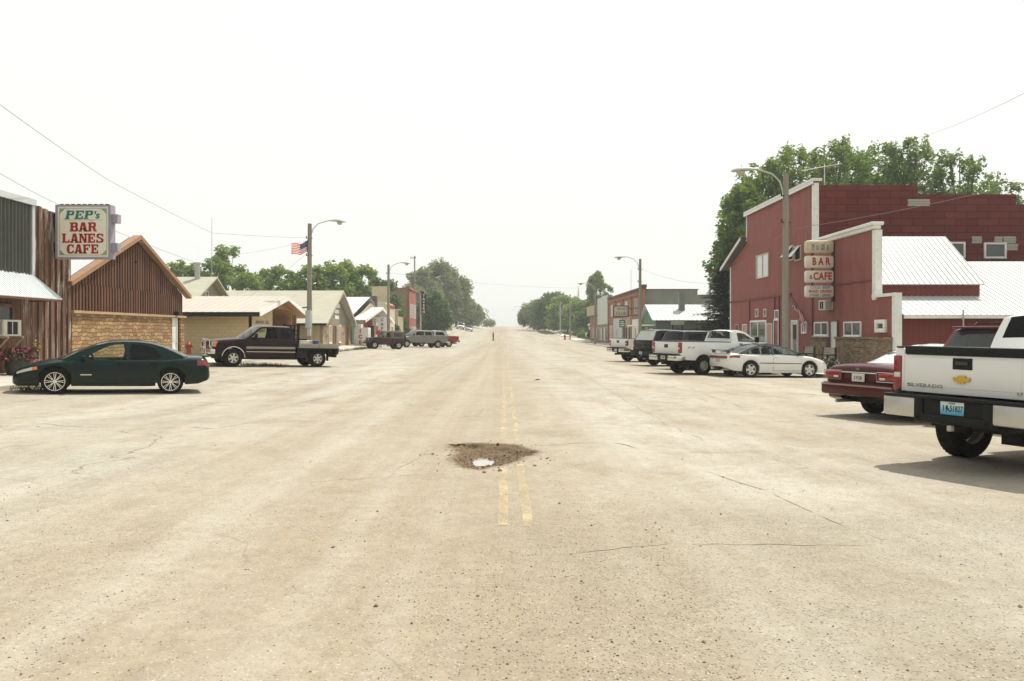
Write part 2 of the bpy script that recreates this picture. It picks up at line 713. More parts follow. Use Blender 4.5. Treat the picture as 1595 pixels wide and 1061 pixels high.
# the coarser worn seal at the lower right, and a scatter of it elsewhere
wornx = N.math('ADD', sxr.outputs[0], N.math('MULTIPLY', N.noise(N.coord((.3, .3, 1)), 1.2, 5), 1.6))
worn = N.math('MULTIPLY', N.ramp(wornx, [(.0, 0.0), (1.0, 1.0)]), N.ramp(N.math('DIVIDE', N.math('ADD', sxr.outputs[1], N.math('MULTIPLY', N.noise(v, .7, 3), 1.2)), 20.0), [(.41, 1.0), (.46, 0.0)]))
c = N.mix(N.math('MULTIPLY', worn, .5), c, (.245, .215, .16))
lane = N.math('MULTIPLY', lane, N.ramp(N.noise(vt, 2.2, 6, .65), [(.3, .35), (.65, 1.0)]))
c = N.mix(N.math('MULTIPLY', lane, .62), c, (.265, .208, .132))
mid = N.ramp(N.math('DIVIDE', N.math('ADD', N.math('ABSOLUTE', N.math('ADD', sxr.outputs[0], .4)), N.math('MULTIPLY', N.math('SUBTRACT', N.noise(N.coord((.5, .16, 1)), 1.3, 6, .65), .5), 5.0)), 5.0), [(.1, 1.0), (.5, 0.0)])
c = N.mix(N.math('MULTIPLY', mid, .45), c, (.28, .222, .145))
trk = N.ramp(N.noise(vt, 1.7, 5, .6), [(.48, 0.0), (.7, .42)])
c = N.mix(trk, c, (.43, .405, .345))
c = N.mix(1, c, N.mix(fine, .72, 1.26), 'MULTIPLY')
c = N.mix(1, c, N.mix(N.noise(v, 2.6, 7, .78), .72, 1.27), 'MULTIPLY')
stain = N.math('MULTIPLY', N.ramp(N.noise(N.coord((1, .7, 1)), .75, 3, .5), [(.64, 0.0), (.7, .4)]), N.ramp(N.math('DIVIDE', N.math('ABSOLUTE', sxr.outputs[0]), 20.0), [(.3, 0.0), (.4, 1.0), (.6, 1.0), (.66, 0.0)]))
c = N.mix(stain, c, (.12, .1, .075))
# aggregate showing through
gr = N.n('TexVoronoi', feature='F1')
N.l(v, gr.inputs['Vector'])
gr.inputs['Scale'].default_value = 55
sp = N.n('SeparateColor')
N.l(gr.outputs['Color'], sp.inputs[0])
agg = N.math('MULTIPLY', N.ramp(sp.outputs[0], [(.5, 0.0), (.9, 1.0)]), N.ramp(gr.outputs['Distance'], [(.25, 1.0), (.5, 0.0)]))
aggm = N.math('MAXIMUM', N.ramp(N.noise(v, .35, 5, .6), [(.38, .15), (.62, .8)]), N.math('MULTIPLY', worn, .85))
c = N.mix(N.math('MULTIPLY', agg, aggm), c, (.1, .076, .048))
g3 = N.n('TexVoronoi', feature='F1')
N.l(v, g3.inputs['Vector'])
g3.inputs['Scale'].default_value = 30
sp3 = N.n('SeparateColor')
N.l(g3.outputs['Color'], sp3.inputs[0])
k3 = N.math('MULTIPLY', N.ramp(sp3.outputs[0], [(.55, 0.0), (.8, 1.0)]), N.ramp(g3.outputs['Distance'], [(.15, .8), (.35, 0.0)]))
c = N.mix(N.math('MULTIPLY', k3, aggm), c, (.13, .1, .066))
lt = N.math('MULTIPLY', N.ramp(sp.outputs[1], [(.72, 0.0), (.95, .55)]), N.ramp(gr.outputs['Distance'], [(.2, 1.0), (.5, 0.0)]))
c = N.mix(lt, c, (.56, .52, .44))
# loose coarse specks
g2 = N.n('TexVoronoi', feature='F1')
N.l(v, g2.inputs['Vector'])
g2.inputs['Scale'].default_value = 17
sp2 = N.n('SeparateColor')
N.l(g2.outputs['Color'], sp2.inputs[0])
k2 = N.math('MULTIPLY', N.ramp(sp2.outputs[0], [(.6, 0.0), (.64, 1.0)]), N.ramp(g2.outputs['Distance'], [(.07, 1.0), (.17, 0.0)]))
k2 = N.math('MULTIPLY', k2, N.ramp(N.noise(v, .3, 4, .6), [(.42, 0.0), (.6, .8)]))
c = N.mix(k2, c, (.12, .085, .05))
# hairline cracks
cv = N.n('TexVoronoi', feature='DISTANCE_TO_EDGE')
wv = N.n('VectorMath', operation='ADD')
sc_ = N.n('VectorMath', operation='SCALE')
sc_.inputs['Scale'].default_value = 1.6
tnz = N.n('TexNoise')
tnz.inputs['Scale'].default_value = .8
tnz.inputs['Detail'].default_value = 6
N.l(v, tnz.inputs['Vector'])
N.l(tnz.outputs[1], sc_.inputs[0])
N.l(v, wv.inputs[0])
N.l(sc_.outputs[0], wv.inputs[1])
N.l(wv.outputs[0], cv.inputs['Vector'])
cv.inputs['Scale'].default_value = .16
cr = N.math('MULTIPLY', N.ramp(cv.outputs['Distance'], [(.0, 1.0), (.0035, 0.0)]), N.ramp(N.noise(v, .2, 3), [(.44, 0.0), (.56, .75)]))
c = N.mix(cr, c, (.13, .1, .065))
# bare ground away from the street
sx_ = N.n('SeparateXYZ')
N.l(v, sx_.inputs[0])
off = N.math('ADD', N.math('ABSOLUTE', sx_.outputs[0]), N.math('MULTIPLY', N.math('SUBTRACT', N.noise(v, .4, 5), .5), 2.5))
offr = N.ramp(N.math('DIVIDE', off, 100.0), [(.15, 0.0), (.175, 1.0)])
gc = N.mix(N.ramp(N.noise(v, .3, 6, .65), [(.4, 0.0), (.62, 1.0)]), (.3, .25, .16), (.13, .14, .055))
c = N.mix(offr, c, gc)
# mud in and round the pothole
am = N.n('Attribute', attribute_name='mud')
mudc = N.mix(N.noise(v, 22, 6, .7), (.055, .034, .018), (.22, .15, .085))
c = N.mix(am.outputs['Fac'], c, mudc)
N.col(c)
N.set(Roughness=.88, Specular_IOR_Level=.28)
hb = N.math('ADD', N.math('MULTIPLY', gr.outputs['Distance'], -.6), N.math('SUBTRACT', fine, N.math('MULTIPLY', cr, 1.5)))
N.bump(hb, .35, .008)
ROAD = N.m
me.materials.append(ROAD)
g = link('ground', me)
g['kind'] = 'structure'

# water standing in the pothole
mb = MB()
pts = [(-.33 + .36 * math.cos(t) * (1 + .15 * math.sin(3 * t)), 11.7 + .62 * math.sin(t) * (1 + .12 * math.cos(2 * t)), -.128) for t in [k * math.pi / 16 for k in range(32)]]
mb.add(pts, [list(range(32))])
N = NT('standing_water')
N.col((.36, .345, .3))
N.set(Roughness=.06, Specular_IOR_Level=.9, IOR=1.45)
N.bump(N.noise(N.coord(), 30, 2), .02, .01)
o = mb.build('water', N.m)
o['kind'] = 'structure'


# worn double yellow line
N = NT('worn_yellow_line')
v = N.coord()
N.col(N.mix(N.noise(v, 12, 5), (.54, .44, .26), (.58, .49, .33)))
N.set(Roughness=.8, Specular_IOR_Level=.2)
k = N.math('ADD', N.noise(N.coord((1.2, .5, 1)), 3.2, 7, .72), N.math('MULTIPLY', N.noise(v, 40, 3), .25))
tr = N.n('BsdfTransparent')
ms = N.n('MixShader')
N.l(N.ramp(k, [(.48, .8), (.74, .1)]), ms.inputs[0])
N.l(tr.outputs[0], ms.inputs[1])
N.l(N.p.outputs[0], ms.inputs[2])
N.l(ms.outputs[0], N.out.inputs[0])
LINE = N.m
for ln, x0 in enumerate((-.012, .208)):
    mb = MB()
    spans = [((7.35, 10.45), (13.1, 26.9), (28.2, 36), (38, 52), (56, 84), (90, 118)), ((7.3, 10.75), (12.95, 27.3), (28.6, 37), (39.5, 50), (58, 80), (92, 116))][ln]
    for a, b in spans:
        n = max(1, int((b - a) / (.25 if b < 40 else 2)))
        for q in range(n):
            ya, yb = a + (b - a) * q / n, a + (b - a) * (q + 1) / n
            wob = lambda y: .006 * math.sin(y * 1.7) + .004 * math.sin(y * 5.1)
            wd = lambda y: .047 + .004 * math.sin(y * 7 + ln) - (.01 if abs(y - a) < .1 else 0)
            P = [(x0 - wd(ya) + wob(ya), ya), (x0 + wd(ya) + wob(ya), ya), (x0 + wd(yb) + wob(yb), yb), (x0 - wd(yb) + wob(yb), yb)]
            mb.add([(x, y, gz(x, y) + .012 * noise.noise(Vector((x * .5, y * .35, 7))) + .005) for x, y in P], [(0, 1, 2, 3)])
    o = mb.build('road_line', LINE)
    o['kind'] = 'structure'


def ribbon(pts, wd, name, m, seed):
    rg = random.Random(seed)
    mb = MB()
    P = []
    for (x0, y0), (x1, y1) in zip(pts, pts[1:]):
        L = math.hypot(x1 - x0, y1 - y0)
        n = max(2, int(L / .12))
        for q in range(n):
            t = q / n
            xx, yy_ = x0 + (x1 - x0) * t, y0 + (y1 - y0) * t
            P.append((xx + rg.gauss(0, .012) + .09 * noise.noise(Vector((xx * 1.3, yy_ * 1.3, seed))), yy_ + rg.gauss(0, .02) + .22 * noise.noise(Vector((xx * 1.1, yy_ * 1.1, seed + 9)))))
    vs, fs = [], []
    for k, (x, y) in enumerate(P):
        a = P[max(0, k - 1)]
        b = P[min(len(P) - 1, k + 1)]
        d = Vector((b[0] - a[0], b[1] - a[1], 0)).normalized()
        nrm = Vector((-d.y, d.x, 0))
        ww = wd * rg.uniform(.25, 1.2) * (1.0 if noise.noise(Vector((x * 2.2, y * 2.2, seed))) > -.18 else .12) * min(1, .2 + min(k, len(P) - 1 - k) / 6)
        for s in (-1, 1):
            p = Vector((x, y, 0)) + nrm * s * ww
            vs.append((p.x, p.y, gz(p.x, p.y) + .012 * noise.noise(Vector((p.x * .5, p.y * .35, 7))) + .004))
        if k:
            fs.append((2 * k - 2, 2 * k - 1, 2 * k + 1, 2 * k))
    mb.add(vs, fs)
    o = mb.build(name, m)
    o['kind'] = 'structure'


CRK = pm('crack_dirt', (.18, .14, .095), .95, .4, 12)
TARM = pm('faded_tar', (.305, .265, .2), .9, .25, 6)


def gp(px, py):
    Y = CAMH * FPX / (py - CY)
    return ((px - CX) * Y / FPX, Y)


for k, (P, wd, m) in enumerate([
        ([(690, 693), (735, 690), (790, 690.5)], .02, CRK), ([(806, 693), (880, 692.5), (968, 692), (1000, 704)], .014, CRK), ([(1000, 704), (1100, 705), (1260, 704)], .008, TARM),
        ([(850, 862), (905, 858), (1000, 856), (1180, 853), (1375, 848)], .011, TARM), ([(1095, 732), (1180, 760), (1270, 800), (1382, 846)], .012, TARM),
        ([(600, 750), (650, 712), (690, 693)], .01, TARM), ([(640, 705), (712, 712)], .012, TARM), ([(240, 665), (330, 668), (410, 655)], .018, TARM), ([(40, 663), (160, 668)], .02, TARM),
        ([(400, 640), (520, 618), (600, 606)], .02, TARM), ([(960, 575), (1060, 600), (1170, 640)], .02, TARM), ([(920, 590), (1000, 640), (1100, 690)], .014, TARM)]):
    ribbon([gp(*p) for p in P], wd, 'road_crack', m, 30 + k)

# loose gravel, thickest round the middle of the lane and at the pothole
rg = random.Random(11)
mb = MB()
OCT = [(1, 0, 0), (-1, 0, 0), (0, 1, 0), (0, -1, 0), (0, 0, 1), (0, 0, -1)]
OCF = [(0, 2, 4), (2, 1, 4), (1, 3, 4), (3, 0, 4), (2, 0, 5), (1, 2, 5), (3, 1, 5), (0, 3, 5)]


def pebble(x, y, r, z=None):
    d, _ = hole_depth(x, y)
    zz = gz(x, y) - d + r * .3 + .012 * noise.noise(Vector((x * .5, y * .35, 7)))
    a = rg.uniform(0, 6.3)
    ca, sa = math.cos(a), math.sin(a)
    vv = []
    for p in OCT:
        k = r * rg.uniform(.65, 1.2)
        px, py, pz = p[0] * k * 1.25, p[1] * k, p[2] * k * .7
        vv.append((x + px * ca - py * sa, y + px * sa + py * ca, zz + pz))
    mb.add(vv, OCF)


n = 0
while n < 8000:
    y = 3.7 + rg.expovariate(1 / 5.5)
    if y > 32:
        continue
    x = rg.uniform(-.62, .64) * y
    den = .5 + .9 * noise.noise(Vector((x * .55, y * .3, 3))) + .55 * math.exp(-((x - .1) / 1.1) ** 2)
    if rg.random() > max(.03, den):
        continue
    if 6.5 < y < 10.5 and -.5 < x < .45 and rg.random() < .75:
        continue
    r = min(.022, max(.003, rg.lognormvariate(-5.75, .42)))
    pebble(x, y, r)
    n += 1
for _ in range(2600):
    x, y = rg.gauss(-.15, .4), rg.gauss(11.6, .62)
    d, mu = hole_depth(x, y)
    if d == 0 and rg.random() < .86:
        continue
    if d > .1 and math.hypot((x + .36) / .24, (y - 11.75) / .42) < 1 and rg.random() < .85:
        continue
    pebble(x, y, min(.03, max(.004, rg.lognormvariate(-4.85, .5))))
for x, y, r in ((-1.35, 6.6, .017), (-1.2, 7.9, .016), (.55, 8.3, .016), (1.1, 4.6, .015), (-.8, 5.2, .016), (-.05, 10.2, .035), (-.24, 10.1, .03)):
    pebble(x, y, r)
o = mb.build('gravel', island('gravel_stones', (.075, .05, .03), (.3, .235, .155), .9, (9, 9, 9), 6, bump=0))
o['kind'] = 'stuff'


# pavements with kerbs
def strip(x0, x1, ya, yb, h, name, step=2.0, m=CONC):
    mb = MB()
    n = max(1, int((yb - ya) / step))
    ys = [ya + (yb - ya) * k / n for k in range(n + 1)]
    vs, fs = [], []
    for y in ys:
        zi = gz(x0, y)
        zo = gz(x1, y)
        s = 1 if x1 > x0 else -1
        vs += [(x0, y, zi - .2), (x0 + s * .01, y, zi + h), (x0 + s * .17, y, zi + h + .004), (x1, y, max(zi, zo) + h + .03), (x1, y, zo - .2)]
    for k in range(n):
        for q in range(4):
            a = k * 5 + q
            fs.append((a, a + 1, a + 6, a + 5))
    fs += [(0, 1, 2, 3, 4), tuple(n * 5 + q for q in (4, 3, 2, 1, 0))]
    mb.add(vs, fs)
    for y in ys[1:-1]:                               # joints between slabs
        s = 1 if x1 > x0 else -1
        xa, xb = x0 + s * .02, x1
        mb.add([(xa, y - .012, gz(x0, y) + h + .009), (xb, y - .012, max(gz(x0, y), gz(x1, y)) + h + .039), (xb, y + .012, max(gz(x0, y), gz(x1, y)) + h + .039), (xa, y + .012, gz(x0, y) + h + .009)], [(0, 1, 2, 3)], 1)
    o = mb.build(name, [m, CRK])
    o['kind'] = 'structure'
    return o


strip(-13.1, -16.0, -10, 47.5, .11, 'sidewalk')
strip(-13.1, -16.0, 49, 160, .11, 'sidewalk')
strip(12.9, 16.0, -10, 132, .12, 'sidewalk')
strip(12.9, 15.2, 138, 168, .12, 'sidewalk')
strip(12.9, 15.0, 186, 330, .12, 'sidewalk', 3)

# the pale smoky air
def haze(dens):
    mb = MB()
    mb.box(-1560, 1560, -70, 2660, -12, 32)
    N = NT('smoky_air')
    N.t.nodes.remove(N.p)
    pv = N.n('VolumePrincipled')
    pv.inputs['Color'].default_value = (.93, .97, .95, 1)
    pv.inputs['Density'].default_value = dens
    pv.inputs['Anisotropy'].default_value = .25
    N.l(pv.outputs[0], N.out.inputs['Volume'])
    o = mb.build('haze', N.m)
    o['kind'] = 'stuff'
    o.visible_shadow = True
    return o
# ------------------------------------------------------------ builders for buildings
def ribbed(mb, a, b, c, d, pitch=.3, h=.03, w_=.05, th=.05, mi=0):
    """sheet metal roof: a-b along the ridge, d-c along the eave, ribs run ridge to eave"""
    a, b, c, d = map(Vector, (a, b, c, d))
    nrm = (b - a).cross(d - a).normalized()
    if nrm.z < 0:
        nrm = -nrm
    lo = [p - nrm * th for p in (a, b, c, d)]
    mb.add([a, b, c, d] + lo, [(0, 1, 2, 3), (7, 6, 5, 4), (0, 4, 5, 1), (1, 5, 6, 2), (2, 6, 7, 3), (3, 7, 4, 0)], mi)
    n = max(2, int((d - c).length / pitch))
    for k in range(n + 1):
        t = k / n
        p, q = a.lerp(b, t), d.lerp(c, t)
        al = (b - a).normalized() * w_ / 2
        e = nrm * .001
        mb.add([p - al + e, p + al + e, q + al + e, q - al + e, p - al * .5 + nrm * h, p + al * .5 + nrm * h, q + al * .5 + nrm * h, q - al * .5 + nrm * h],
               [(4, 5, 6, 7), (0, 4, 7, 3), (1, 2, 6, 5), (3, 7, 6, 2), (0, 1, 5, 4)], mi)


def slab(mb, a, b, c, d, th=.12, mi=0):
    """roof plane with thickness downward"""
    a, b, c, d = map(Vector, (a, b, c, d))
    dn = Vector((0, 0, -th))
    P = [a, b, c, d]
    mb.add(P + [p + dn for p in P], [(0, 1, 2, 3), (7, 6, 5, 4), (0, 4, 5, 1), (1, 5, 6, 2), (2, 6, 7, 3), (3, 7, 4, 0)], mi)


def boards(mb, X, y0, y1, zb, ztop, pitch=.15, prof=.025, face=1, gap=.012, seed=1, mi=0):
    """upright boards on a wall standing at X; face +1 looks towards +X; ztop may be a function of y"""
    rg = random.Random(seed)
    n = int((y1 - y0) / pitch)
    for k in range(n):
        ya = y0 + (y1 - y0) * k / n
        yb = y0 + (y1 - y0) * (k + 1) / n - gap
        o_ = prof * (.3 + .7 * rg.random()) if prof < .04 else prof * (k % 2)
        za = ztop(ya) if callable(ztop) else ztop
        zc = ztop(yb) if callable(ztop) else ztop
        x0, x1 = X, X + face * (.02 + o_)
        mb.add([(x0, ya, zb), (x1, ya, zb), (x1, yb, zb), (x0, yb, zb), (x0, ya, za), (x1, ya, za), (x1, yb, zc), (x0, yb, zc)],
               [(0, 3, 2, 1), (4, 5, 6, 7), (0, 1, 5, 4), (1, 2, 6, 5), (2, 3, 7, 6), (3, 0, 4, 7)], mi)


def onwall_M(X, y, z, face):
    """right/up frame on a street front; face = +1 when the wall looks to +X"""
    return frame_m((X, y, z), (0, face, 0), (0, 0, 1))


def facing_M(x, y, z):
    """frame on a wall that looks at the camera"""
    return frame_m((x, y, z), (1, 0, 0), (0, 0, 1))


def window(parent, M, w_, h, frame=WHITE, pane=WINPANE, mull=(), bars=(), fw=.07, proud=.07, name='window', sill=False, pos=.02):
    """framed window: M at its centre; mull = upright bars, bars = level bars, as fractions"""
    mb = MB()
    mb.M = M
    mb.box(-w_ / 2, -w_ / 2 + fw, -h / 2, h / 2, -.02, proud, b=.008)
    mb.box(w_ / 2 - fw, w_ / 2, -h / 2, h / 2, -.02, proud, b=.008)
    mb.box(-w_ / 2 + fw, w_ / 2 - fw, h / 2 - fw, h / 2, -.02, proud - .003, b=.008)
    mb.box(-w_ / 2 + fw, w_ / 2 - fw, -h / 2, -h / 2 + fw, -.02, proud - .003, b=.008)
    for t in mull:
        x = -w_ / 2 + w_ * t
        mb.box(x - fw * .5, x + fw * .5, -h / 2 + fw, h / 2 - fw, -.02, proud - .012)
    for t in bars:
        y = -h / 2 + h * t
        mb.box(-w_ / 2 + fw, w_ / 2 - fw, y - fw * .4, y + fw * .4, -.02, proud - .016)
    if sill:
        mb.box(-w_ / 2 - .06, w_ / 2 + .06, -h / 2 - .07, -h / 2 - .003, -.02, proud + .06, b=.01)
    fr = mb.build(name, frame, parent)
    mb = MB()
    mb.M = M
    mb.box(-w_ / 2 + fw * .5, w_ / 2 - fw * .5, -h / 2 + fw * .5, h / 2 - fw * .5, pos - .02, pos)
    p = mb.build('pane', pane, fr)
    return fr


def door(parent, M, w_, h, col, frame=WHITE, glassy=False, fw=.09, panels=False, handle=True):
    """M at the middle of the threshold"""
    mb = MB()
    mb.M = M
    mb.box(-w_ / 2, w_ / 2, 0, h, -.02, .03)
    if panels:
        for a, b in ((.08, .42), (.5, .92)):
            mb.box(-w_ * .34, w_ * .34, h * a, h * b, .031, .042, b=.006)
    d = mb.build('door', col, parent)
    mb = MB()
    mb.M = M
    mb.box(-w_ / 2 - fw, -w_ / 2 - .002, 0, h + fw, -.02, .08)
    mb.box(w_ / 2 + .002, w_ / 2 + fw, 0, h + fw, -.02, .08)
    mb.box(-w_ / 2, w_ / 2, h + .002, h + fw - .003, -.02, .077)
    mb.build('frame', frame, d)
    if glassy:
        mb = MB()
        mb.M = M
        mb.box(-w_ * .36, w_ * .36, h * .12, h * .93, .031, .036)
        mb.build('pane', WINPANE, d)
    if handle:
        mb = MB()
        mb.M = M
        mb.tube([(w_ * .4, h * .46, .03), (w_ * .4, h * .46, .085)], .022, 8)
        mb.tube([(w_ * .4, h * .46, .085), (w_ * .4, h * .46, .1)], [.034, .03], 8)
        mb.build('handle', STEEL, d)
    return d


def aircon(name, label, M, w_=.75, h=.5, d=.5, brackets=True):
    """window cooler sticking out of the wall, M at the middle of its back; x right, y up, z out"""
    t = thing(name, label, 'air conditioner', M.translation)
    mb = MB()
    mb.M = M
    mb.box(-w_ / 2, w_ / 2, -h / 2, h / 2, 0, d, b=.02)
    body = mb.build('housing', pm('cooler_shell', (.6, .58, .52), .5, .1, 5, dirt=((.35, .28, .2), .4)), t)
    mb = MB()
    mb.M = M
    for k in range(9):                               # louvres on the side that looks down the street
        y = -h * .36 + h * .72 * k / 8
        mb.box(w_ / 2 + .001, w_ / 2 + .015, y - .012, y + .012, d * .2, d * .9)
        mb.box(-w_ / 2 - .015, -w_ / 2 - .001, y - .012, y + .012, d * .2, d * .9)
    mb.build('louvre', STEEL, t)
    mb = MB()
    mb.M = M
    for x in (-.3, .02):
        mb.box(x * w_, (x + .26) * w_, -h * .38, h * .38, d + .001, d + .006)
    mb.build('grille', DARKMET, t)
    return t


def text_part(name, s, parent, M, size, m, bold=0.0, shear=0.0, sx=1.0, space=1.0, depth=.006, mb=None):
    own = mb is None
    mb = mb or MB()
    v_, f_ = text_geo(s, size, bold, shear, sx, space, depth)
    mb.add(v_, f_, 0, False, M)
    return mb.build(name, m, parent) if own else mb
# ------------------------------------------------------------ right side of the street (fronts stand at X = 16)
N = NT('red_siding')
v = N.coord()
s = N.n('SeparateXYZ')
N.l(v, s.inputs[0])
hsum = N.math('ADD', s.outputs[0], s.outputs[1])
gr = N.math('ABSOLUTE', N.math('SUBTRACT', N.math('FRACT', N.math('MULTIPLY', hsum, 4.92)), .5))
gk = N.ramp(gr, [(.445, 0.0), (.49, 1.0)])
n1 = N.noise(N.coord((1, 1, .35)), 1.6, 7, .65)
c = N.mix(N.ramp(n1, [(.32, 0.0), (.7, 1.0)]), (.23, .064, .055), (.305, .1, .085))
c = N.mix(N.ramp(N.noise(N.coord((4, 4, .5)), 2, 5, .6), [(.6, 0.0), (.8, .35)]), c, (.34, .165, .135))
N.col(N.mix(N.math('MULTIPLY', gk, .75), c, (.07, .018, .016)))
N.set(Roughness=.75, Specular_IOR_Level=.3)
N.bump(N.math('ADD', N.math('MULTIPLY', gk, -1.0), N.math('MULTIPLY', n1, .2)), .5, .012)
SIDING = N.m
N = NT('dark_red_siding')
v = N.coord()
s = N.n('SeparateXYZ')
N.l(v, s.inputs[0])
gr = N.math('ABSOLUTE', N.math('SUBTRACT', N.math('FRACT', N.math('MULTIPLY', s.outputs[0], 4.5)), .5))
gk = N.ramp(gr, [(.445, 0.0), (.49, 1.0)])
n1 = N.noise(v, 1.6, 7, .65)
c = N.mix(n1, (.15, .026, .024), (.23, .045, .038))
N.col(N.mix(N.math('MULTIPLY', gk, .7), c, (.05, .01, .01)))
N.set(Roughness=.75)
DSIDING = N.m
REDBLOCK = blocks('red_panel_cladding', (.14, .027, .024), (.175, .036, .031), (.02, .01, .009), 1.12, .36, .016, 'x', .9, .5, .5)
GREYWOOD = island('bare_grey_boards', (.3, .29, .24), (.42, .41, .35), .9, (.5, 6, 8), 4)
METALROOF = pm('white_metal_roof', (.5, .525, .51), .5, .06, 1.2, metal=.0, dirt=((.5, .46, .38), .3))
REDTRIM = pm('red_trim', (.14, .03, .026), .7, .2, 3)
BRICK = blocks('tan_brick', (.14, .085, .045), (.33, .225, .135), (.25, .21, .155), .26, .09, .012, 'y', .9, .5, .5)
CEDAR = pm('painted_board_tan', (.45, .27, .2), .7, .1, 3)

FX = 16.0
T = thing('cafe_building', 'large red false-fronted bar and cafe building with brick wainscot and white metal roofs', 'building', (FX, 45, 0))
mb = MB()                                            # street wall
P = [(58.9, -.3), (58.9, 6.42), (55.0, 7.62), (55.0, 9.5), (43.0, 9.5), (43.0, 6.3), (36.0, 6.3), (36.0, 3.2), (34.2, 3.2), (34.2, -.3)]
mb.prism([(FX, y, z) for y, z in P], (.22, 0, 0))
mb.build('front_wall', SIDING, T)
mb = MB()                                            # big side wall facing the camera
P = [(16.22, -.3), (16.22, 9.3), (21.3, 9.3), (21.3, 8.82), (26.4, 8.82), (26.4, 8.3), (33, 8.3), (33, -.3)]
mb.prism([(x, 43.02, z) for x, z in P], (0, .25, 0))
mb.build('side_wall', REDBLOCK, T)
mb = MB()
mb.box(16.3, 32.8, 58.6, 58.9, -.3, 6.4)
mb.box(32.6, 33, 43.3, 58.9, -.3, 6.4)
mb.build('rear_wall', DSIDING, T)
mb = MB()
slab(mb, (16.3, 43.3, 8.1), (33, 43.3, 8.0), (33, 55, 8.0), (16.3, 55, 8.1), .15)
slab(mb, (15.55, 54.9, 7.95), (33, 54.9, 7.95), (33, 60.0, 6.28), (15.55, 60.0, 6.28), .12)
mb.build('roof', pm('tar_roof', (.1, .095, .09), .9), T)
mb = MB()                                            # white caps and corner boards
mb.box(FX - .16, FX + .35, 42.9, 55.2, 9.5, 9.64)
mb.box(FX - .16, FX - .1, 42.88, 55.22, 9.34, 9.52)
mb.box(FX - .06, FX - .002, 42.97, 43.22, 6.45, 9.32)
mb.box(FX - .04, FX + .2, 42.93, 43.0, 6.45, 9.4)
mb.prism([(FX - .47, 54.9, 7.82), (FX - .47, 54.9, 7.98), (FX - .47, 60.05, 6.3), (FX - .47, 60.05, 6.12)], (.08, 0, 0))
mb.box(FX - .05, FX - .002, 58.75, 58.92, 0, 6.3)
mb.box(FX - .05, FX - .002, 54.88, 55.0, 7.7, 9.4)
mb.build('white_trim', WHITE, T)
mb = MB()                                            # cornice of the lower front
mb.box(FX - .24, FX + .3, 35.78, 43.35, 6.32, 6.46, b=.02)
mb.box(FX - .14, FX + .2, 35.85, 43.2, 6.16, 6.32, b=.02)
mb.box(FX - .06, FX + .24, 35.82, 36.14, 3.1, 6.12)
mb.box(FX - .1, FX + .24, 34.05, 36.1, 3.2, 3.33)
mb.box(FX - .06, FX + .24, 34.05, 34.3, -.2, 3.2)
mb.build('cornice', WHITE, T)
mb = MB()                                            # level seam and upright boards
mb.box(FX - .07, FX - .001, 46.4, 58.9, 3.78, 3.88)
for px in (1168, 1207, 1214, 1266):
    y, _ = onx(FX, px, 500)
    mb.box(FX - .06, FX - .001, y - .07, y + .07, 0, 3.78)
mb.box(FX - .05, FX - .001, 36.2, 43, 3.95, 4.0)
mb.build('batten', REDTRIM, T)
mb = MB()                                            # brick wainscot with rowlock cap
for a, b in ((34.25, 39.95), (41.1, 43.3)):
    mb.box(FX - .14, FX - .002, a, b, -.2, 1.4)
    mb.box(FX - .2, FX - .002, a - .03, b + .03, 1.4, 1.5)
mb.build('brick_wainscot', BRICK, T)


def fwin(px0, px1, py0, py1, **kw):
    y0, _ = onx(FX, px0, py0)
    y1, _ = onx(FX, px1, py0)
    ym = (y0 + y1) / 2
    pm_ = CX + FX * FPX / ym
    z1 = onx(FX, pm_, py0)[1]
    z0 = onx(FX, pm_, py1)[1]
    return window(T, onwall_M(FX, ym, (z0 + z1) / 2, -1), abs(y0 - y1), z1 - z0, **kw)


BRIGHTPANE = pm('curtained_pane', (.52, .55, .52), .15, .1, 2, coat=.5)
GREYPANE = glass('grey_pane', (.16, .17, .16), .15, .08)
REFLPANE = glass('shop_pane', (.1, .12, .12), .2, .03)
fwin(1179, 1198, 396, 433, mull=(.5,), pane=BRIGHTPANE, frame=pm('pinkish_frame', (.6, .5, .44), .6))
fwin(1177.5, 1182.5, 481, 494, pane=GREYPANE, frame=pm('pinkish_frame', (.6, .5, .44), .6), fw=.08)
fwin(1190.5, 1195, 481, 494, pane=GREYPANE, frame=pm('pinkish_frame', (.6, .5, .44), .6), fw=.08)
fwin(1169.5, 1194.5, 499, 536, mull=(.5,), pane=REFLPANE, fw=.12, sill=True)
fwin(1145.6, 1152, 505, 530, pane=GREYPANE, frame=CEDAR)
fwin(1157.5, 1164, 505, 530, pane=CEDAR, frame=WHITE, fw=.06)
fwin(1195.5, 1203.5, 504, 545, pane=CEDAR, frame=WHITE, fw=.05)
fwin(1249.5, 1257.5, 501, 520, mull=(.5,), pane=REFLPANE, fw=.09)
fwin(1269.5, 1291, 501.5, 523, mull=(.52,), pane=REFLPANE, sill=True)
fwin(1315.6, 1342.5, 501, 524, mull=(.5,), pane=REFLPANE, sill=True)
fwin(1366, 1382, 498, 518, pane=REFLPANE, fw=.17, proud=.12)
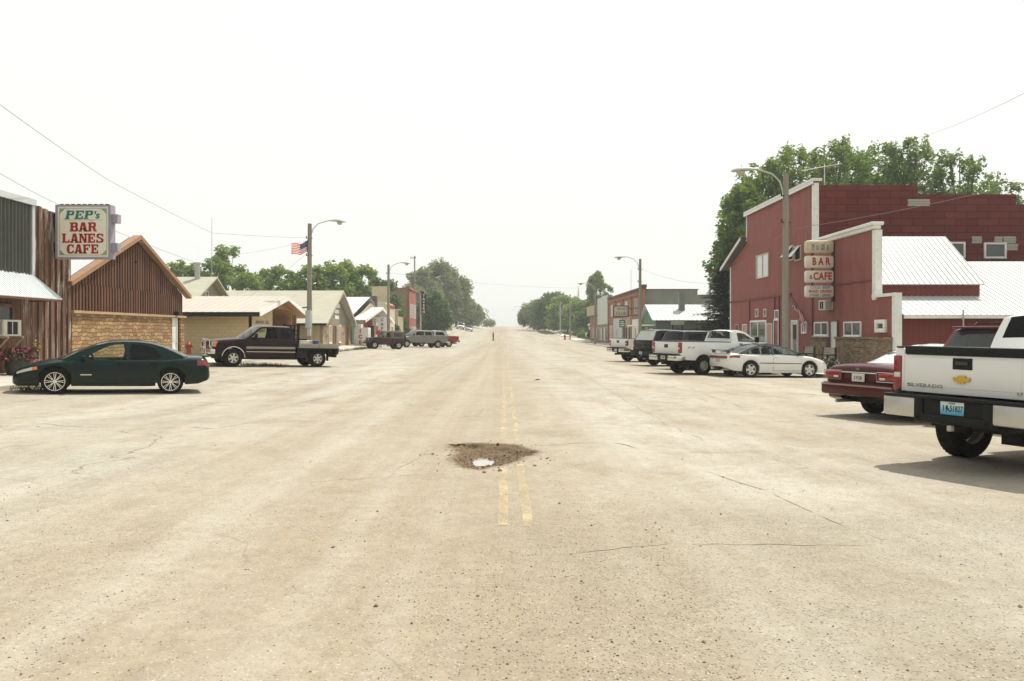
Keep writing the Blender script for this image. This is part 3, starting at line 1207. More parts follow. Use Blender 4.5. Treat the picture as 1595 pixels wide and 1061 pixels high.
for a, b in ((1228.5, 1237), (1239, 1248.5)):        # two top-hung lights standing open
    y0, y1 = onx(FX, a, 390)[0], onx(FX, b, 390)[0]
    z1, z0 = onx(FX, (a + b) / 2, 383)[1], onx(FX, (a + b) / 2, 406)[1]
    fr = window(T, onwall_M(FX, (y0 + y1) / 2, (z0 + z1) / 2, -1), abs(y0 - y1), z1 - z0, frame=pm('pinkish_frame', (.6, .5, .44), .6), pane=DARKROOM)
    mb = MB()
    mb.M = onwall_M(FX - .08, (y0 + y1) / 2, z1 - .05, -1) @ Matrix.Rotation(R(-38), 4, 'X')
    hw_ = abs(y0 - y1) / 2 - .05
    mb.box(-hw_, hw_, -(z1 - z0) * .9, 0, -.01, .02, b=.006)
    mb.build('open_sash', BRIGHTPANE, fr)
door(T, onwall_M(FX, onx(FX, 1210.5, 520)[0], .14, -1), .72, 2.25, pm('red_door', (.3, .07, .06), .6), panels=True)
door(T, onwall_M(FX, onx(FX, 1239, 520)[0], .14, -1), .85, 2.15, pm('white_door', (.66, .66, .62), .5), glassy=True)
door(T, onwall_M(FX - .01, onx(FX, 1300.5, 520)[0], .14, -1), .86, 2.1, pm('white_door', (.66, .66, .62), .5), frame=REDTRIM, fw=.04)
y = onx(FX, 1211, 495)[0]
window(T, onwall_M(FX, y, 2.75, -1), .75, .55, pane=GREYPANE)
# patches of bare boards and windows in the big side wall


def swin(px0, px1, py0, py1, Y=43.02):
    a, b = at(px0, py1, Y), at(px1, py0, Y)
    return (a + b) / 2, b.x - a.x, b.z - a.z


for px0, px1, py0, py1 in ((1479, 1503, 377, 402), (1532, 1567, 378, 403)):
    m_, w_, h_ = swin(px0, px1, py0, py1)
    window(T, facing_M(m_.x, 43.02, m_.z), w_, h_, pane=glass('cloudy_pane', (.13, .15, .15), .1, .15), fw=.1)
for px0, px1, py0, py1 in ((1414, 1449, 310, 321), (1514, 1530, 368, 379), (1549, 1562, 368, 377), (1563, 1583, 368, 379), (1568, 1586, 379.5, 390)):
    mb = MB()
    a, b = at(px0, py1, 43.0), at(px1, py0, 43.0)
    n = max(1, int((b.z - a.z) / .12))
    for k in range(n):
        z = a.z + (b.z - a.z) * k / n
        mb.box(a.x + .02 * (k % 2), b.x - .03 * ((k + 1) % 2), 43.0, 43.018, z, z + (b.z - a.z) / n - .012)
    mb.build('bare_board_patch', GREYWOOD, T)
# the cafe behind the lower front: steep little roof, red wall strip, long low roof
mb = MB()
ribbed(mb, (16.25, 39.0, 6.18), (20.6, 39.0, 6.18), (20.65, 35.85, 3.78), (16.25, 35.85, 3.78), .23, .025, .05)
mb.build('upper_metal_roof', METALROOF, T)
mb = MB()
mb.box(16.24, 20.55, 36.05, 42.9, 2.9, 3.75)
mb.prism([(20.5, 36.2, 3.5), (20.5, 42.9, 3.5), (20.5, 42.9, 6.0), (20.5, 39.0, 6.0)], (.06, 0, 0))
mb.prism([(16.25, 39.0, 6.1), (16.25, 42.95, 6.1), (20.6, 42.95, 6.1), (20.6, 39.0, 6.1)], (0, 0, .06))
mb.build('attic_wall', DSIDING, T)
mb = MB()
ribbed(mb, (16.3, 40.6, 5.15), (32, 40.6, 5.15), (32, 34.0, 2.42), (16.3, 34.0, 2.42), .26, .025, .05)
mb.build('lower_metal_roof', METALROOF, T)
mb = MB()
mb.box(16.22, 32, 34.42, 34.62, -.3, 2.46)
mb.box(31.8, 32, 34.6, 43, -.3, 2.4)
mb.build('cafe_side_wall', DSIDING, T)
mb = MB()
mb.box(16.28, 32, 33.9, 33.985, 2.27, 2.4)
mb.build('gutter', WHITE, T)
mb = MB()
mb.tube([(18.6, 33.8, 0), (18.6, 33.8, 2.62)], .035, 8)
mb.build('vent_pipe', STEEL, T)
# television aerial on the front corner
a = thing('roof_aerial', 'spidery television aerial standing on the red building roof corner', 'aerial', (16.9, 44, 8.1))
mb = MB()
mb.tube([(16.9, 44, 8.1), (16.9, 44, 10.6)], .022, 6)
mb.tube([(15.9, 44.6, 10.35), (17.6, 43.5, 10.5)], .02, 5)
for k in range(9):
    t = k / 8
    p = Vector((bez(15.9, 17.6, t), bez(44.6, 43.5, t), bez(10.35, 10.5, t)))
    d = Vector((.5, .8, .0)).normalized() * (.25 + .45 * t)
    mb.tube([p - d, p + d], .009, 4)
mb.build('rod', WHITE, a)

# hanging sign: a post of four rounded boxes
sg = thing('bar_sign', 'four stacked rounded cream light boxes reading BAR & CAFE on the red wall', 'sign', (15.9, 40.35, 3.4))
FADED = pm('faded_sign_face', (.64, .55, .34), .5, .2, 3, dirt=((.3, .3, .32), .5))
CREAM = pm('cream_sign_face', (.74, .69, .57), .4, .08, 2, coat=.3)
SRED = pm('sign_red', (.42, .02, .02), .5, .08)
SBLUE = pm('sign_blue', (.1, .22, .27), .5, .15)
SY = 40.3
for k, (t, b, rows) in enumerate(((374.5, 394, ()), (398, 417.5, (('BAR', SRED, .49, .04, .72, 1.6, .035),)), (421, 440.5, (('&', SRED, .3, -.45, .8, 1, .012), ('CAFE', SRED, .49, .11, .74, 1.08, .035))),
                                  (444.5, 463.5, (('COLD  BEER', SBLUE, .18, 0, .98, 1, .006), ('MIXED  DRINKS', SRED, .185, 0, .85, 1, .02), ('STEAK - SAND', SBLUE, .18, 0, .9, 1, .012))))):
    z1, z0 = CAMH + (CY - t) * SY / FPX, CAMH + (CY - b) * SY / FPX
    xa, xb = 14.58, 15.96
    mb = MB()
    mb.box(xa, xb, SY, SY + .34, z0, z1, b=.11)
    o = mb.build('light_box', FADED if k == 0 else CREAM, sg)
    for q, (s_, m_, sz, dx, sx, sp, bd) in enumerate(rows):
        zc = (z0 + z1) / 2 + (0 if len(rows) < 3 else (1 - q) * .185)
        text_part('lettering', s_, o, facing_M((xa + xb) / 2 + dx, SY - .003, zc - (.03 if s_ == '&' else 0)), sz, m_, bd, 0, sx, sp, .006)
    if k == 0:                                       # ghost of worn-off lettering
        mb = MB()
        for q, (x, w_) in enumerate(((-.42, .16), (-.2, .12), (.02, .2), (.3, .12))):
            mb.box((xa + xb) / 2 + x, (xa + xb) / 2 + x + w_, SY - .004, SY - .001, (z0 + z1) / 2 - .18, (z0 + z1) / 2 + .12 - .05 * (q % 2))
        N = NT('worn_paint')
        N.col((.33, .34, .38))
        tr = N.n('BsdfTransparent')
        ms = N.n('MixShader')
        N.l(N.ramp(N.noise(N.coord((1, 1, .6)), 7, 6, .7), [(.44, 1.0), (.6, .15)]), ms.inputs[0])
        N.l(N.p.outputs[0], ms.inputs[2])
        N.l(tr.outputs[0], ms.inputs[1])
        N.l(ms.outputs[0], N.out.inputs[0])
        mb.build('worn_lettering', N.m, o)
mb = MB()
mb.box(15.9, 15.985, SY + .06, SY + .28, 3.2, 6.0)
mb.tube([(14.95, SY + .17, 3.5), (14.95, SY + .17, 6.0)], .045, 8)
mb.build('mounting_post', DARKMET, sg)

M = onwall_M(FX, onx(FX, 1293, 475)[0], onx(FX, 1293, 475.5)[1], -1)
aircon('air_conditioner', 'pale window air conditioner jutting from the red wall below the stacked sign', M, .8, .48, .42)


# flags
def flag_geo(fn, w_, h, nx_=26, ny_=13):
    """returns mesh of stripes and canton; fn maps (u along the fly 0..1, v down 0..1) to a point"""
    mb = MB()
    for j in range(ny_):
        for i in range(nx_):
            a, b = i / nx_, (i + 1) / nx_
            c_, d = j / ny_, (j + 1) / ny_
            mi = 2 if (i < nx_ * .4 and j < 7) else (0 if j % 2 == 0 else 1)
            mb.add([fn(a, c_), fn(b, c_), fn(b, d), fn(a, d)], [(0, 1, 2, 3)], mi, True)
    stars = MB()
    for r_ in range(5):
        for q in range(6):
            u, v_ = .035 + .062 * q, .06 + .095 * r_
            p, pu, pv = fn(u, v_), fn(u + .02, v_), fn(u, v_ + .04)
            for sgn in (1, -1):
                n_ = (pu - p).cross(pv - p).normalized() * .004 * sgn
                du, dv = (pu - p) * .8, (pv - p) * .75
                stars.add([p + n_ - du, p + n_ - dv, p + n_ + du, p + n_ + dv], [(0, 1, 2, 3)])
    return mb, stars


def cloth(name, c):
    m = pm(name, c, .8, .08)
    t_ = m.node_tree
    tl, ms = t_.nodes.new('ShaderNodeBsdfTranslucent'), t_.nodes.new('ShaderNodeMixShader')
    tl.inputs[0].default_value = (*c, 1)
    ms.inputs[0].default_value = .5
    out = [x for x in t_.nodes if x.type == 'OUTPUT_MATERIAL'][0]
    pr = [x for x in t_.nodes if x.type == 'BSDF_PRINCIPLED'][0]
    t_.links.new(pr.outputs[0], ms.inputs[1])
    t_.links.new(tl.outputs[0], ms.inputs[2])
    t_.links.new(ms.outputs[0], out.inputs[0])
    return m


FRED, FWHITE, FBLUE = cloth('flag_red', (.55, .05, .045)), cloth('flag_white', (.8, .78, .74)), cloth('flag_blue', (.035, .06, .18))
fy, fz = onx(FX, 1231, 459)
T2 = thing('wall_flag', 'striped flag drooping from a short slanted pole on the red wall', 'flag', (FX, fy, fz))
p0 = Vector((FX - .03, fy - 1.3, fz - .75))
root = Vector((FX - .05, onx(FX, 1264, 508)[0], onx(FX, 1264, 508)[1]))
tip = at(1231, 459, fy - 1.0)
mb = MB()
mb.tube([root, tip], .016, 6)
mb.build('pole', DARKMET, T2)


def droop(u, v_):
    base = tip.lerp(root, .04 + .62 * v_)
    f = .12 * math.sin(v_ * 14 + u * 3)
    g_ = .09 * math.sin(v_ * 9 + 1 + u * 6)
    return base + Vector((-.05 + f * .6 * u, -.45 * u * (1 + .4 * v_) + g_ * u, -.85 * u * (.55 + .6 * v_)))


mb, st = flag_geo(droop, 1, 1)
c = mb.build('cloth', [FRED, FWHITE, FBLUE], T2)
st.build('star', FWHITE, c)

# chairs and flower tubs on the pavement
WOODDK = pm('dark_bench_wood', (.06, .04, .028), .7, .25, 5)
PALE = island('bench_slats', (.4, .34, .26), (.5, .44, .35), .8, (5, 1, 5), 3)


def bench(name, label, x, y, rz):
    t = thing(name, label, 'chair', (x, y, gz(x, y) + .14), Matrix.Rotation(rz, 3, 'Z'))
    for s in (-1, 1):
        mb = MB()
        mb.box(s * .36 - .03, s * .36 + .03, -.3, .34, .0, .06)
        mb.box(s * .36 - .03, s * .36 + .03, -.28, -.2, .06, .62)
        mb.box(s * .36 - .03, s * .36 + .03, .22, .3, .06, 1.0)
        mb.box(s * .36 - .05, s * .36 + .05, -.32, .3, .62, .67)
        mb.build('side_frame', WOODDK, t, local=True)
    mb = MB()
    for k in range(5):
        mb.box(-.33, .33, -.26 + k * .1, -.17 + k * .1, .36 - .012 * k, .39 - .012 * k)
    mb.build('seat', WOODDK, t, local=True)
    mb = MB()
    for k in range(5):
        mb.box(-.33, .33, .2 + k * .012, .225 + k * .012, .45 + k * .11, .54 + k * .11)
    mb.build('backrest', PALE, t, local=True)
    return t


bench('wooden_chair', 'wooden armchair with pale back on the pavement left of the white cafe door', 14.9, 41.3, R(-70))
bench('wooden_chair', 'wooden armchair with pale back on the pavement beside the white flowers', 14.9, 38.7, R(-65))


def plant(t, x, y, z, h, r, n, mats, leaf=.07, seed=1, local=False):
    rg = random.Random(seed)
    mb = MB()
    for _ in range(n):
        a, q = rg.uniform(0, 6.3), rg.random() ** .5 * r
        p = Vector((x + q * math.cos(a), y + q * math.sin(a), z + h * rg.random() * (1 - .5 * q / r)))
        d1 = Vector((rg.gauss(0, 1), rg.gauss(0, 1), rg.gauss(0, .7))).normalized() * leaf * rg.uniform(.6, 1.3)
        d2 = d1.cross(Vector((rg.gauss(0, 1), rg.gauss(0, 1), rg.gauss(0, 1)))).normalized() * leaf * .55
        mb.add([p - d1, p - d2, p + d1, p + d2], [(0, 1, 2, 3)], 0 if rg.random() < .6 else (1 if len(mats) > 1 else 0))
    mb.build('leaves', mats, t)


LEAFD = pm('dark_leaves', (.03, .05, .014), .7, .4, 4)
PETW = pm('white_petals', (.66, .65, .6), .7, .1)
PETR = pm('magenta_petals', (.28, .02, .06), .7, .3, 7)
PETY = pm('yellow_petals', (.6, .42, .03), .7, .1)
POT = pm('dark_pot', (.05, .045, .04), .7, .2)
for nm, lb, x, y, mats, sd_ in (('flower_tub', 'low tub of white flowers beside the second wooden chair', 14.6, 37.6, [LEAFD, PETW], 3), ('flower_tub', 'tub of sprawling green leaves at the foot of the narrow white door', 15.2, 43.7, [LEAFD, LEAFD], 4)):
    t = thing(nm, lb, 'planter', (x, y, gz(x, y) + .14))
    mb = MB()
    mb.lathe([(0, 0), (.24, 0), (.3, .3), (.27, .3), (.25, .26), (0, .26)], 20, M=Matrix.Translation((x, y, gz(x, y) + .14)))
    mb.build('tub', POT, t)
    plant(t, x, y, gz(x, y) + .36, .42, .48, 420, mats, .07, sd_)

# small green gabled shop with blue-grey corrugated side and ribbed white roof
T = thing('green_gable_shop', 'small shop with green gable, blue-grey corrugated side and white ribbed roof', 'building', (16, 92, 0))
BLUEG = pm('blue_grey_sheet', (.105, .13, .135), .6, .15, 2)
mb = MB()
for k in range(60):
    x = 16.05 + k * .16
    mb.box(x, x + .09, 87.93, 88.0, -.2, 3.05)
mb.box(16.0, 25.7, 88.0, 88.15, -.2, 3.1)
mb.box(25.5, 25.7, 88.15, 96.5, -.2, 3.0)
mb.build('side_wall', BLUEG, T)
mb = MB()
mb.prism([(16.0, 88.16, -.2), (16.0, 96.5, -.2), (16.0, 96.5, 2.9), (16.0, 92.3, 4.62), (16.0, 88.16, 2.95)], (.15, 0, 0))
mb.build('front_wall', pm('green_boarding', (.09, .2, .1), .7, .12, 2), T)
mb = MB()
ribbed(mb, (15.6, 92.3, 4.78), (25.9, 92.3, 4.78), (25.9, 87.6, 3.0), (15.6, 87.6, 3.0), .45, .05, .1)
ribbed(mb, (15.6, 92.3, 4.78), (25.9, 92.3, 4.78), (25.9, 97.0, 2.95), (15.6, 97.0, 2.95), .45, .05, .1)
mb.build('roof', METALROOF, T)
mb = MB()
mb.box(19.0, 19.6, 90.4, 91.0, 3.6, 5.9)
mb.box(18.94, 19.66, 90.34, 91.06, 5.9, 6.05)
mb.build('chimney', pm('dull_flue', (.22, .21, .2), .8), T)
mb = MB()
mb.box(14.2, 16.0, 88.3, 96.4, 2.4, 2.55)
for y in (88.5, 92, 96.2):
    mb.box(14.25, 14.35, y, y + .1, .1, 2.4)
mb.build('porch', WHITE, T)
window(T, onwall_M(16, 90.5, 1.5, -1), 1.6, 1.3, mull=(.5,))
door(T, onwall_M(16, 93.5, .1, -1), .9, 2.1, pm('shop_door', (.2, .17, .12), .6))

# brick block with rendered side
RB = blocks('old_red_brick', (.3, .125, .075), (.4, .185, .11), (.32, .22, .16), .24, .085, .012, 'y', .9, .5, .25)
RENDER = pm('grey_render', (.2, .2, .165), .9, .14, .5, bump=.2, dirt=((.3, .29, .24), .4))
T = thing('brick_store', 'long two-storey orange brick store with grey rendered side wall', 'building', (16, 110, 0))
mb = MB()
mb.prism([(16.0, 96.5, 0), (16.0, 127.6, 0), (16.0, 127.6, 6.75), (16.0, 96.5, 6.75)], (.3, 0, 0))
for k in range(5):
    y = 97 + k * 7.55
    mb.box(15.86, 15.999, y - .35, y + .35, 0, 6.3)
mb.box(15.8, 15.999, 96.5, 127.6, 6.15, 6.4)
mb.build('front_wall', RB, T)
mb = MB()
P = [(16.3, 0), (16.3, 6.65), (22.5, 6.65), (22.5, 6.0), (26.5, 6.0), (26.5, 0)]
mb.prism([(x, 97.0, z) for x, z in P], (0, .3, 0))
mb.box(26.2, 26.5, 97.3, 127.6, 0, 5.9)
mb.build('side_wall', RENDER, T)
mb = MB()
mb.box(15.75, 16.45, 96.4, 127.7, 6.75, 6.95)
mb.box(16.45, 22.6, 96.95, 97.35, 6.65, 6.76)
mb.box(22.6, 26.6, 96.95, 97.35, 6.0, 6.1)
mb.box(15.8, 16.5, 96.35, 97.2, 6.95, 7.25)
mb.build('coping', REDTRIM, T)
mb = MB()
slab(mb, (16.4, 97.3, 5.9), (26.2, 97.3, 5.7), (26.2, 127.6, 5.7), (16.4, 127.6, 5.9), .2)
mb.build('roof', pm('tar_roof', (.1, .095, .09), .9), T)
for y in (101, 109, 116, 123.5):
    window(T, onwall_M(16, y, 4.9, -1), 1.8, 1.7, mull=(.5,), pane=BRIGHTPANE if y in (109, 123.5) else REFLPANE)
mb = MB()                                            # ground-floor shop fronts
mb.box(15.9, 15.995, 96.7, 103.5, .1, 3.3)
mb.build('white_shopfront', WHITE, T)
mb = MB()
mb.box(15.9, 15.995, 103.7, 112, 2.5, 3.9)
mb.box(15.93, 15.995, 103.7, 112, .1, 2.5)
mb.build('tan_shopfront', pm('tan_shopfront', (.42, .29, .2), .7), T)
mb = MB()
mb.box(15.85, 15.995, 112.3, 121, .1, 3.7)
mb.build('pale_blue_panel', pm('pale_blue_panel', (.5, .55, .55), .6), T)
for y in (98.3, 100.6):
    window(T, onwall_M(15.9, y, 1.7, -1), .9, 1.2, mull=(.5,))
for y in (106, 108.2, 110.3):
    window(T, onwall_M(15.93, y, 1.4, -1), 1.5, 2.0, pane=DARKROOM, frame=CEDAR)
door(T, onwall_M(15.85, 117, .1, -1), 1, 2.1, CEDAR)
window(T, onwall_M(15.995, 124.5, 1.5, -1), 3, 2.4, mull=(.5,))

# the club's hanging signs
t = thing('club_sign', 'cream hanging sign lettered CLUB with cafe line beneath, on brick store', 'sign', (15.4, 99.5, 4.4))
mb = MB()
mb.box(13.1, 14.75, 99.4, 99.65, 3.62, 4.82, b=.04)
bx = mb.build('sign_box', pm('sign_cream', (.55, .5, .38), .5), t)
mb = MB()
for a, b in (((13.02, 14.83), (4.82, 4.9)), ((13.02, 14.83), (3.54, 3.62)), ((13.02, 13.1), (3.62, 4.82)), ((14.75, 14.83), (3.62, 4.82))):
    mb.box(a[0], a[1], 99.36, 99.7, b[0], b[1])
mb.tube([(14.8, 99.5, 4.6), (16.0, 99.5, 4.6)], .04, 6)
mb.tube([(14.8, 99.5, 3.7), (16.0, 99.5, 3.7)], .04, 6)
mb.build('sign_frame', DARKMET, t)
text_part('lettering', 'CLUB', bx, facing_M(13.95, 99.39, 3.93), .5, SBLUE, .012, 0, 1.05)
text_part('lettering', 'MONICK', bx, facing_M(14.0, 99.39, 4.5), .26, pm('sign_dark', (.09, .06, .05), .6), .008, 0, 1)
text_part('lettering', 'FLAMINGO', bx, facing_M(13.95, 99.39, 3.43), .28, SRED, .008, 0, 1.0)
t = thing('bus_sign', 'small dark green square sign hanging under the cream club sign', 'sign', (13.9, 98.5, 2.6))
mb = MB()
mb.box(13.62, 14.32, 98.5, 98.58, 2.3, 3.2, b=.02)
bx = mb.build('sign_plate', pm('sign_green', (.02, .11, .06), .5), t)
mb = MB()
mb.tube([(14.0, 98.6, .1), (14.0, 98.6, 3.2)], .04, 8)
mb.build('post', STEEL, t)
mb = MB()
for z, w_ in ((2.95, .2), (2.72, .26), (2.5, .24)):
    mb.box(13.97 - w_, 13.97 + w_, 98.49, 98.498, z - .06, z + .06)
mb.build('white_marking', WHITE, t)
# frame sign and street-name sign near the corner by the green shop
t = thing('frame_sign', 'dark two-post frame sign with a grey board beside the green-gabled shop', 'sign', (14.6, 70, 0))
mb = MB()
for x in (14.15, 14.95):
    mb.tube([(x, 70, 0), (x, 70, 2.75)], .05, 6)
mb.build('post', DARKMET, t)
mb = MB()
mb.box(14.0, 15.1, 69.95, 70.05, 2.35, 2.75)
mb.build('board', pm('grey_board', (.3, .31, .28), .6), t)
t = thing('street_sign', 'thin post with crossed green street name blades by the dark corrugated side', 'sign', (15.5, 66, 0))
mb = MB()
mb.tube([(15.5, 66, 0), (15.5, 66, 2.25)], .035, 6)
mb.build('post', STEEL, t)
mb = MB()
mb.box(15.15, 15.85, 65.98, 66.02, 2.25, 2.42)
mb.box(15.48, 15.52, 65.65, 66.35, 2.43, 2.6)
mb.build('name_blade', pm('sign_green', (.02, .11, .06), .5), t)

# farther fronts
T = thing('panelled_store', 'narrow store faced with tall pale sheet panels above stone', 'building', (16, 134, 0))
mb = MB()
mb.box(16, 25, 127.9, 142, 0, 7.2)
mb.build('wall', pm('old_stucco', (.36, .3, .2), .9, .15), T)
mb = MB()
mb.box(15.85, 15.998, 128.0, 134.8, 3.0, 7.5)
mb.box(15.88, 15.998, 135.0, 141.9, 3.0, 7.4)
mb.build('sheet_panel', pm('pale_sheet', (.55, .58, .56), .5, .08), T)
mb = MB()
mb.box(15.93, 15.998, 128.0, 142, 0, 2.95)
mb.build('stone_base', stone('shop_stone', [(.2, .14, .08), (.34, .26, .16), (.4, .33, .22)], (.2, .17, .12)), T)
for y in (129.6, 132.2, 136.5, 139.8):
    window(T, onwall_M(15.93, y, 1.45, -1), 1.3, 2.1, pane=BRIGHTPANE if y in (132.2, 136.5) else DARKROOM)
T = thing('brick_corner_shop', 'dark red brick corner shop with tan overhanging fascia, last along the pavement', 'building', (16, 148, 0))
mb = MB()
mb.box(16, 24, 142.3, 155, 0, 5.2)
mb.build('wall', RB, T)
mb = MB()
mb.box(15.4, 24, 142.2, 155.3, 4.7, 6.4)
mb.build('fascia', pm('tan_fascia', (.42, .34, .22), .7), T)
for y in (144.5, 147, 150):
    window(T, onwall_M(16, y, 1.6, -1), 1.5, 1.8)
# the church and a white gable behind
T = thing('church', 'distant tan brick church with a thin white steeple above the trees', 'church', (33, 240, 2.2))
mb = MB()
mb.box(23.5, 46, 240, 268, 1, 11.3)
mb.prism([(23.5, 239.9, 11.3), (46, 239.9, 11.3), (34.7, 239.9, 12.2)], (0, 28, 0))
mb.build('nave', pm('church_brick', (.33, .235, .16), .9, .1, .4), T)
mb = MB()
mb.box(20.6, 23.4, 244, 247, 1, 11.2)
mb.build('tower', pm('church_brick', (.33, .235, .16), .9, .1, .4), T)
mb = MB()
mb.lathe([(.7, 11.2), (.65, 11.7), (.35, 12.2), (.04, 15.4)], 8, M=Matrix.Translation((21.9, 245.5, 0)), sm=False)
mb.build('steeple', pm('steeple_white', (.7, .72, .72), .6), T)
T = thing('white_cottage', 'small white gabled cottage behind the cone-shaped evergreen', 'house', (20, 175, .6))
mb = MB()
mb.prism([(18.6, 174, 0), (23, 174, 0), (23, 174, 3.4), (20.8, 174, 5.4), (18.6, 174, 3.4)], (0, 9, 0))
mb.build('wall', WHITE, T)
mb = MB()
slab(mb, (20.8, 173.6, 5.62), (20.8, 183.4, 5.62), (18.3, 183.4, 3.3), (18.3, 173.6, 3.3), .12)
slab(mb, (20.8, 173.6, 5.62), (20.8, 183.4, 5.62), (23.3, 183.4, 3.3), (23.3, 173.6, 3.3), .12)
mb.build('roof', pm('pale_roof', (.42, .42, .4), .8), T)
window(T, facing_M(20.8, 174, 2), 1.1, 1.2)
# ------------------------------------------------------------ left side of the street (fronts stand at X = -16)
LX = -16.0
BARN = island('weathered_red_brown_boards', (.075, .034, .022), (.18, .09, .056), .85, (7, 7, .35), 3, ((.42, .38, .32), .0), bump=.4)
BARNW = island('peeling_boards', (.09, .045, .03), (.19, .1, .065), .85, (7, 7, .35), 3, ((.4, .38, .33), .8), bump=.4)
CORR = pm('dark_corrugated_sheet', (.06, .06, .05), .5, .25, 1.2, metal=.1, stretch=(3, 3, .5))
AWN = pm('white_awning_sheet', (.62, .66, .66), .45, .06, 2, metal=0)
FASCIA = pm('cedar_fascia', (.3, .165, .085), .6, .15, 2, stretch=(1, 1, 6))

T = thing('bowling_bar', 'bar building faced with dark corrugated sheet and peeling brown boards, white awning', 'building', (LX, 26, 0))
mb = MB()
mb.box(LX - 9, LX - .02, 18, 30.7, -.3, 5.98)
mb.build('wall', pm('dark_brown_wall', (.06, .04, .028), .9, .2), T)
mb = MB()
for k in range(50):
    y = 18.2 + k * .2
    if y > 28.15:
        break
    mb.add([(LX, y, 3.6), (LX + .065, y + .05, 3.6), (LX + .065, y + .1, 3.6), (LX, y + .15, 3.6), (LX, y, 6.0), (LX + .065, y + .05, 6.0), (LX + .065, y + .1, 6.0), (LX, y + .15, 6.0)], [(0, 1, 5, 4), (1, 2, 6, 5), (2, 3, 7, 6)])
mb.box(LX - .015, LX - .002, 18, 28.2, 3.6, 6.0)
mb.build('corrugated_cladding', CORR, T)
mb = MB()
mb.box(LX - .05, LX + .12, 18, 28.36, 6.0, 6.2)
mb.box(LX - .01, LX + .07, 28.2, 28.36, 3.55, 6.0)
mb.build('metal_trim', pm('pale_flashing', (.58, .6, .6), .4, .06, 3, metal=.2), T)
mb = MB()
boards(mb, LX, 28.37, 30.68, .1, lambda y: 6.05 - (y - 28.4) * .09, .19, .07, 1, .02, 3)
boards(mb, LX, 28.37, 30.68, .1, lambda y: 5.95 - (y - 28.4) * .09, .3, .01, 1, .0, 5)
boards(mb, LX, 27.6, 28.36, .1, 3.2, .1, .02, 1, .01, 8)
mb.build('boarding', BARNW, T)
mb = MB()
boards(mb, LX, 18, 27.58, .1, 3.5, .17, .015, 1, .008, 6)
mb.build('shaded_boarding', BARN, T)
mb = MB()
ribbed(mb, (LX, 18, 3.68), (LX, 28.25, 3.68), (LX + 1.05, 28.25, 2.82), (LX + 1.05, 18, 2.82), .15, .022, .04, .025)
mb.build('awning', AWN, T)
mb = MB()
mb.box(LX + .98, LX + 1.04, 18, 28.25, 2.74, 2.79)
for y in (20, 24, 28.1):
    mb.tube([(LX, y, 2.75), (LX + 1.0, y, 2.77)], .025, 6)
mb.build('awning_frame', BARN, T)
window(T, onwall_M(LX + .03, 26.35, 2.22, 1), 1.5, .8, frame=pm('brown_frame', (.13, .06, .035), .7), mull=(.42,), fw=.1)
mb = MB()
mb.box(-24.8, LX - .1, 17.9, 30.65, 5.9, 6.0)
mb.build('roof', pm('tar_roof', (.1, .095, .09), .9), T)
mb = MB()
M = onwall_M(LX + .03, 26.2, 1.84, 1)
ac = aircon('air_conditioner', 'boxy beige window air conditioner on timber struts under the white awning', M, .95, .52, .55)
mb = MB()
for s in (-1, 1):
    mb.tube([M @ Vector((s * .4, -.29, .02)), M @ Vector((s * .4, -.29, .66))], .03, 4)
    mb.tube([M @ Vector((s * .4, -.31, .64)), M @ Vector((s * .4, -.98, .03))], .03, 4)
mb.build('strut', pm('pale_timber', (.42, .32, .2), .8), ac)
t = thing('flower_barrel', 'dark tub of magenta and yellow flowers against the brown boards', 'planter', (-15.2, 26.1, gz(-15.2, 26.1) + .12))
zb = gz(-15.2, 26.1) + .12
mb = MB()
mb.lathe([(0, 0), (.3, 0), (.38, .3), (.34, .55), (.3, .5), (0, .48)], 18, M=Matrix.Translation((-15.2, 26.1, zb)))
mb.build('tub', POT, t)
plant(t, -15.2, 26.1, zb + .45, .55, .55, 520, [LEAFD, PETR], .065, 7)
plant(t, -14.9, 26.6, zb + .75, .4, .12, 60, [LEAFD, PETY], .05, 8)
plant(t, -14.75, 26.5, zb + .05, .4, .28, 120, [LEAFD, PETW], .05, 9)

# the hanging sign
SGY = 29.4
sg = thing('hanging_sign', "square cream lightbox sign reading PEP's BAR LANES CAFE on a lilac frame", 'sign', (LX, SGY, 5.15))
x0, x1, z0, z1 = at(86, 319, SGY).x, at(172, 319, SGY).x, at(86, 403, SGY).z, at(86, 319, SGY).z
LILAC = pm('lilac_metal', (.3, .27, .33), .5, .12, 3, dirt=((.2, .17, .17), .3))
mb = MB()
fw = .075
mb.box(x0, x0 + fw, SGY, SGY + .38, z0, z1)
mb.box(x1 - fw, x1, SGY, SGY + .38, z0, z1)
mb.box(x0 + fw, x1 - fw, SGY + .003, SGY + .38, z1 - fw * .7, z1)
mb.box(x0 + fw, x1 - fw, SGY + .003, SGY + .38, z0, z0 + fw * .7)
mb.build('sign_frame', LILAC, sg)
mb = MB()
mb.box(x0 + fw, x1 - fw, SGY + .025, SGY + .36, z0 + fw * .7, z1 - fw * .7)
face = mb.build('sign_face', pm('pep_cream', (.78, .73, .58), .35, .05, 1.5, coat=.3), sg)
xc, zc, hw_, hh = (x0 + x1) / 2, (z0 + z1) / 2, (x1 - x0) / 2, (z1 - z0) / 2
TEAL = pm('sign_teal', (.0, .16, .15), .5, .06)
PRED = pm('sign_dark_red', (.36, .012, .012), .5, .06)
GLINE = pm('sign_green_line', (.24, .33, .22), .5)


def slabtext(s, size, x, z, m, parent, shear=0, sx=1, bold=.045, serif=True, space=1.05):
    mb = MB()
    M = facing_M(x, SGY + .022, z)
    v_, f_ = text_geo(s, size, bold, shear, sx, space, .004)
    mb.add(v_, f_, 0, False, M)
    mb.build('lettering', m, parent)


